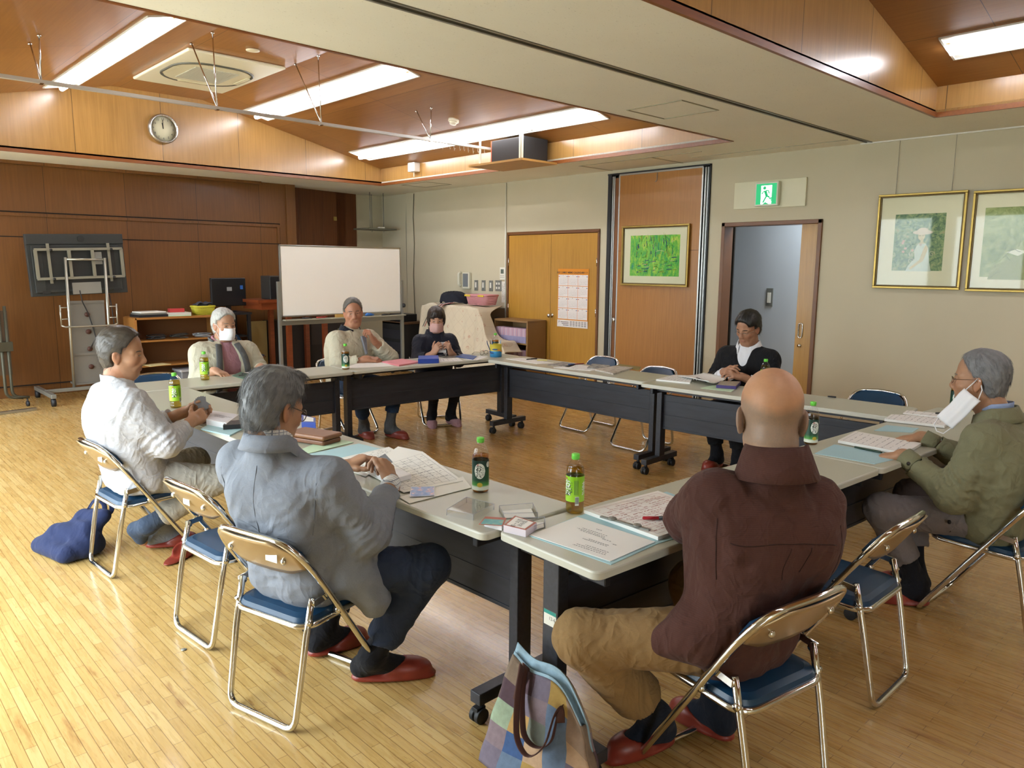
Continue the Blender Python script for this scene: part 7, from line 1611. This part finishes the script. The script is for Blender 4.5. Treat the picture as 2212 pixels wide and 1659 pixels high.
def bottle0(dark):
    o = thing('tea_bottle', '', 'bottle', group='green capped tea bottles on the tables')
    prof = [(.0, .003), (.02, .0), (.029, .002), (.032, .010), (.0325, .02), (.0312, .024), (.0325, .028), (.0325, .036), (.0312, .04), (.0325, .044), (.0325, .138), (.031, .142), (.0325, .146), (.0318, .154), (.028, .168), (.021, .182), (.0145, .192), (.0125, .196), (.0125, .2)]
    if dark: prof = [(.0, .003), (.02, .0), (.0295, .002), (.0322, .009), (.0325, .02), (.0325, .128), (.0312, .132), (.0325, .137), (.0318, .148), (.028, .164), (.021, .18), (.0145, .191), (.0125, .196), (.0125, .2)]
    MB().lathe(prof, n=32, cap=False).build('shell', PET, o)
    lv = .146 if dark else .168
    lq = [(0, .0036)] + [(r - .0013, z) for r, z in prof[1:] if z < lv]; lq += [(lq[-1][0] - (.001 if dark else .002), lv), (0, lv)]
    MB().lathe(lq, n=28, cap=False).build('tea', TEAA if dark else TEAG, o)
    m = MB(); m.lathe([(.0, .214), (.0125, .214), (.0142, .2125), (.0146, .209), (.0146, .1985), (.0136, .197), (.0136, .194), (.0128, .194)], n=40, cap=False); m.build('cap', CAPG, o)
    R_ = .0329; lb = MB(); z0, z1 = (.012, .128) if dark else (.046, .137); lb.lathe([(R_, z0), (R_, z1)], n=40, cap=False); L_ = lb.build('label', LABD if dark else LABL, o)
    p = MB(); r = R_ + .0004; r2 = r + .0003
    if dark:
        ring_patch(p, r, -.15, .088, .022, .030, 0)
        text_mesh('お茶', .026, None, p, 1, vert=True, wrap=wrapper(r2, -.28, .085), bold=.0006); text_mesh('おーいお', .0085, None, p, 1, vert=True, wrap=wrapper(r2, .22, .086)); text_mesh('濃い', .0085, None, p, 2, wrap=wrapper(r2, -.28, .112))
        ring_patch(p, r, -.15, .034, .011, .009, 3); ring_patch(p, r, .95, .112, .009, .011, 0); text_mesh('新茶', .007, None, p, 1, vert=True, wrap=wrapper(r2, .95, .112))
        for k in range(5): strip(p, r, .72 + .14 * k, .07, .0016, .045, 4)
        strip(p, r, 1.5, .05, .02, .03, 0)
        for k in range(8): strip(p, r2, 1.25 + .07 * k, .05, .0011, .026, 1)
    else:
        text_mesh('お茶', .030, None, p, 1, vert=True, wrap=wrapper(r, -.42 + .03, .094), bold=.0022); text_mesh('お茶', .030, None, p, 0, vert=True, wrap=wrapper(r2, -.42, .095), bold=.0010); text_mesh('おーいお茶', .0085, None, p, 4, vert=True, wrap=wrapper(r2, .12, .098)); ring_patch(p, r, -.6, .128, .004, .004, 2)
        for k in range(4): strip(p, r, .42 + .13 * k, .098, .0016, .052, 4)
        strip(p, r, .72, .050, .014, .032, 0)
        for k in range(7): strip(p, r2, .55 + .055 * k, .052, .0010, .024, 1)
        text_mesh('お茶', .026, None, p, 0, vert=True, wrap=wrapper(r2, 1.65, .092), bold=.001)
    p.build('print', [WHT, BLK, RDL, YLW, M('print_dkgreen', '3f6a34', .5)], L_ if False else o)
    return o
bl, bd = bottle0(False), bottle0(True)
BOT = [('b_near', 0, -28, 'light green tea bottle at the table joint by the open folder'), ('b_grey', 1, 4, 'dark green tea bottle by the printed sheets of the person in the grey jacket'), ('b_brown', 1, 38, 'dark green tea bottle at the right shoulder of the person in brown'), ('b_pink', 0, 10, 'light green tea bottle in front of the person in the pink shirt'),
       ('b_white', 0, 14, 'light green tea bottle in front of the person in the white jacket'), ('b_sweater', 1, 14, 'dark green tea bottle at the table joint before the person in the cream sweater'), ('b_woman', 1, 60, 'tea bottle behind the yellow and blue pen tin'), ('b_green', 1, 10, 'dark green tea bottle behind the chin of the person in olive'), ('b_suit', 0, 0, 'tea bottle hidden behind the brown shirted head, only its green cap showing')]
fl = [0, 0]
for key, dk, off, lab in BOT:
    x, y = I[key][0]; rz = math.atan2(-y, -x) + RAD(off)
    src = (bl, bd)[dk]
    if not fl[dk]: src.location = (x, y, ZT); src.rotation_euler.z = rz; src['label'] = lab; fl[dk] = 1
    else: dup(src, (x, y, ZT), rz, lab)

# ------------------------------------------------------------------ cards in hands
def held(name, label, pos, nrm, upv, w_, h_, t, mt, fan=0, cat='card'):
    n = Vector(nrm).normalized(); u = Vector(upv); T = frame3(pos, u.cross(n) if True else u, u); o = thing(name, label, cat); o.matrix_world = T
    m = MB(); m.box((0, 0, 0), (w_, h_, t)); m.build('card', mt, o, bev=.0008)
    for k in range(fan): MB().box((0, 0, .001 * (k + 1)), (w_, h_, .0006)).build('card', mt, o).matrix_parent_inverse = Matrix.Rotation(.28 * (k + 1), 4, 'Z')
    return o
tp = x1['tips']; c = (Vector(tp['L'][0]) + Vector(tp['L'][4])) / 2; held('held_card', 'grey-backed card held up in the left hand of the person in grey', c + Vector((.02, .0, .02)), (-.35, -.5, .8), (.9, -.1, .35), .055, .085, .0012, M('card_grey', '7d7f86', .4))
tp = x7['tips']; c = (Vector(tp['L'][0]) + Vector(tp['R'][0])) / 2; held('held_cards', 'white cards held upright between the hands of the person in navy', c + Vector((-.01, -.015, -.03)), (-.5, -.85, .1), (0, 0, 1), .085, .1, .018, CARDW)
tp = x8['tips']; c = (Vector(tp['L'][1]) + Vector(tp['R'][1])) / 2; held('held_cards', 'deck of white cards between the fingers of the person in the suit', c + Vector((-.0, .0, .0)), (-.6, -.2, .75), (.3, .8, .5), .06, .085, .02, CARDW)
tp = x4['tips']; c = (Vector(tp['L'][0]) + Vector(tp['R'][0])) / 2; held('held_cards', 'grey cards fanned in the hands of the person in the white jacket', c + Vector((-.015, .0, .035)), (-.2, -.9, .3), (0, .1, 1), .045, .075, .002, M('card_grey'), fan=3)
tp = x6['tips']; c = Vector(tp['R'][0]); pz = thing('green_pen', 'lime green pen in the writing hand of the person in the cream sweater', 'pen', c); MB().tube([(.015, -.03, -.028), (-.03, .05, .045)], .0045, 8).build('barrel', M('pen_lime', '9ccf3a', .4), pz)

# ------------------------------------------------------------------ bags
PC = [M('patch_%d' % k, c, .95, 0, .25, 60, bump=.4, bs=300) for k, c in enumerate(('7d6b5a', '4d3a42', '6b6270', '9c7f45', '8d9c84', 'a88450', '6c7066', '38527d', '7a6a70', '5f7086', 'a98c70', '8b7563'))]
o = thing('patchwork_bag', 'quilted patchwork tote bag with brown straps leaning on the table leg', 'bag', (1.53, 1.48, 0))
BL, BR, TL, TR = Vector((1.475, 1.655, .004)), Vector((1.555, 1.245, .004)), Vector((1.565, 1.625, .335)), Vector((1.572, 1.335, .235)); nf = (BR - BL).cross(TL - BL).normalized(); nf = nf if nf.x < 0 else -nf
def face(off, bulge, dz=0.):
    def f(u, v):
        p = (BL * (1 - u) + BR * u) * (1 - v) + (TL * (1 - u) + TR * u) * v
        return p - o.location + nf * (off * (1 - .55 * v) + bulge * sin(pi * u) * (1 - v * .8) + .006 * sin(9 * u + 4 * v) + .004 * sin(17 * v + 3 * u)) + Vector((0, 0, dz * v + .03 * sin(pi * u) * v - .02 * sin(2.2 * pi * u) * v))
    return f
def quilt(fn, name, N=5, sub=6, seed=2, thick=.008):
    rnd = random.Random(seed); m = MB(); n = N * sub; vs = [fn(i / n, j / n) for j in range(n + 1) for i in range(n + 1)]; m.v = [tuple(p) for p in vs]; pat = [[rnd.randrange(12) for _ in range(N)] for _ in range(N)]
    if seed == 2: pat = [[2, 9, 3, 9, 11], [8, 7, 10, 9, 2], [4, 5, 6, 9, 10], [1, 2, 8, 9, 11], [0, 1, 2, 3, 11]]
    for j in range(n):
        for i in range(n): m.f.append([j * (n + 1) + i, j * (n + 1) + i + 1, (j + 1) * (n + 1) + i + 1, (j + 1) * (n + 1) + i]); m.mi.append(pat[j // sub][i // sub]); m.sm.append(True)
    return m.build(name, PC, o, thick=thick)
quilt(face(.045, .035), 'front_panel'); quilt(face(-.02, -.01, .03), 'back_panel', seed=5)
m = MB(); f1, f2 = face(.038, .03), face(-.016, -.01, .03); m.grid(lambda u, v: f2(u, .6 + .42 * v) + nf * .006, 20, 8); m.grid(lambda u, v: f1(u, .93 + .09 * v) + Vector((0, 0, .003)), 20, 3); m.build('lining', M('lining_blue', '8fa9b8', .8, 0, .35, 50), o, thick=.004)
m = MB(); a, b_ = face(.045, .035), face(-.02, -.01)
for u in (0, 1): m.grid(lambda s, v: a(u, v) * (1 - s) + b_(u, v) * s, 4, 10)
m.grid(lambda s, v: a(v, 0) * (1 - s) + b_(v, 0) * s, 4, 10); m.build('side_gusset', PC[0], o, thick=.006)
ST = M('strap_brown', '4a2a22', .7)
for k, (f_, dz_) in enumerate(((face(.055, .04), 0), (face(.02, .02), .02))):
    p0, p1 = f_(.22, .86), f_(.74, .86); mid = (p0 + p1) / 2 + nf * (.05 + .02 * k)
    pts = [f_(.22, .7) + nf * .004, p0 + nf * .006, f_(.24, 1.05) + Vector((0, 0, .02)) + nf * .02, f_(.32, .8) + nf * (.05), f_(.42, .45) + nf * .055, f_(.56, .34 + .06 * k) + nf * .05, f_(.69, .5) + nf * .045, f_(.73, .8) + nf * .03, p1 + nf * .008, f_(.76, .74) + nf * .004]
    MB().tube(fillet(pts, .06, 5), .015, 8, flat=.14, up=nf).build('handle', ST, o)
K = SDF(); K.cap((.84, 4.60, .045), (.90, 4.34, .045), .045, k=.05); K.cap((.97, 4.62, .05), (1.06, 4.40, .05), .05, k=.06); K.cap((.92, 4.55, .11), (1.02, 4.40, .13), .05, .05, k=.08); K.cap((1.04, 4.52, .19), (1.11, 4.40, .2), .035, k=.09); K.cap((.95, 4.6, .05), (.99, 4.36, .06), .06, k=.06); K.plane((0, 0, .004), (0, 0, -1), .01)
v, q = K.mesh(.006, cloth_disp(.002, [((.98, 4.45, .12), (.6, -.3, .5), .07, .006, .12)], 3.3, 14), .02); o = thing('navy_bag', 'navy blue cloth bag slumped on the floor by the chair of the person in white', 'bag', (0, 0, 0)); np_object('body', v, q, fabric('navy_canvas', '232c4d', .12, 6, 700, .2, crease=.5), o)
m = MB(); m.tube(fillet([(1.06, 4.53, .2), (1.11, 4.54, .27), (1.17, 4.47, .27), (1.16, 4.43, .2), (1.11, 4.42, .19)], .05, 5), .013, 8, flat=.2); m.tube(fillet([(1.04, 4.5, .2), (1.09, 4.48, .29), (1.13, 4.42, .25), (1.1, 4.4, .19)], .05, 5), .013, 8, flat=.2); m.build('handle', MATS['navy_canvas'], o)
tag(MB().cyl((0, 0, .001), (0, 0, .003), .011, n=18).build('floor_scrap', STEEL, loc=(1.014, 3.008, 0)), 'tiny grey scrap on the parquet left of the chair of the person in grey', 'scrap')
# stickers on chair backs
for nm, lab, (x, y, h), yy in (('inventory_label', 'white and teal label on the chair back behind the grey jacket', (1.248, 2.397, 15), -.09), ('inventory_label', 'white and teal label on the back of the nearest left empty chair', (1.30, 3.09, 5), -.03), ('inventory_label', 'white and teal label on the chair back behind the white jacket', (1.23, 4.12, 4), -.1)):
    a = RAD(h); f_ = Vector((cos(a), sin(a), 0)); l_ = Vector((-sin(a), cos(a), 0)); e = abs(yy) / .19; x0 = .215 - (.615 - .012) / (.66 - .012) * .437 - .028 * (1 - e * e) - .0135; p = Vector((x, y, .615)) + f_ * x0 + l_ * yy
    d = thing(nm, lab, 'sticker', p, a - pi / 2); MB().box((0, 0, 0), (.055, .0015, .038)).build('paper', M('stick_white', 'e3e2d8', .6), d); MB().box((0, -.0004, .016), (.055, .0016, .008)).build('band', M('stick_teal', '2f8f84', .6), d)
# ------------------------------------------------------------------ daylight and added hall fill
W = bpy.data.worlds.new('World'); SC.world = W; W.use_nodes = True
nt = W.node_tree; bg = nt.nodes['Background']; tc = nt.nodes.new('ShaderNodeTexCoord'); sp = nt.nodes.new('ShaderNodeSeparateXYZ'); rp = nt.nodes.new('ShaderNodeValToRGB')
nt.links.new(tc.outputs['Generated'], sp.inputs[0]); nt.links.new(sp.outputs[2], rp.inputs[0]); nt.links.new(rp.outputs[0], bg.inputs[0])
el = rp.color_ramp.elements; el[0].position = .0; el[0].color = (.30, .33, .345, 1); el[1].position = 1.; el[1].color = (.86, .95, 1, 1)
bg.inputs[1].default_value = 21.
for (y0, y1) in bays:                                   # sky openings, helps the sampler find the daylight
    L = bpy.data.lights.new('daylight_portal', 'AREA'); L.shape = 'RECTANGLE'; L.size = y1 - y0; L.size_y = 2.1; L.cycles.is_portal = True
    o = bpy.data.objects.new('daylight_portal', L); COL.objects.link(o); o.location = (XL - .16, (y0 + y1) / 2, 1.3); o.rotation_euler = (pi / 2, 0, -pi / 2)
L = bpy.data.lights.new('hall_fill', 'AREA'); L.energy = 26; L.size = .8; L.color = (.86, .93, 1)  # fill light added to brighten the hall, no fitting seen there
o = bpy.data.objects.new('hall_fill', L); COL.objects.link(o); o.location = (7.9, 3.4, 2.58)

cam = bpy.data.cameras.new('camera'); co = bpy.data.objects.new('camera', cam); COL.objects.link(co); SC.camera = co
cam.sensor_fit = 'HORIZONTAL'; cam.sensor_width = 36; cam.lens = 36 * 1630.777 / 2212; cam.clip_start = .05
yaw, pitch, roll = RAD(46.5391), RAD(8.8557), RAD(-.4573)
f = Vector((cos(yaw) * cos(pitch), sin(yaw) * cos(pitch), -sin(pitch))); r = Vector((sin(yaw), -cos(yaw), 0)); dn = f.cross(r)
r2 = cos(roll) * r + sin(roll) * dn; d2 = -sin(roll) * r + cos(roll) * dn
mw = Matrix((r2, -d2, -f)).transposed().to_4x4(); mw.translation = (0, 0, 1.56); co.matrix_world = mw

SC.view_settings.view_transform = 'Standard'; SC.view_settings.look = 'None'; SC.view_settings.exposure = 0.4; SC.view_settings.gamma = 1; SC.view_settings.use_curve_mapping = False
SC.cycles.use_denoising = True; SC.cycles.max_bounces = 8; SC.cycles.diffuse_bounces = 4; SC.cycles.glossy_bounces = 4; SC.cycles.transmission_bounces = 8; SC.cycles.transparent_max_bounces = 12
SC.cycles.sample_clamp_indirect = 6; SC.cycles.caustics_reflective = False; SC.cycles.caustics_refractive = False
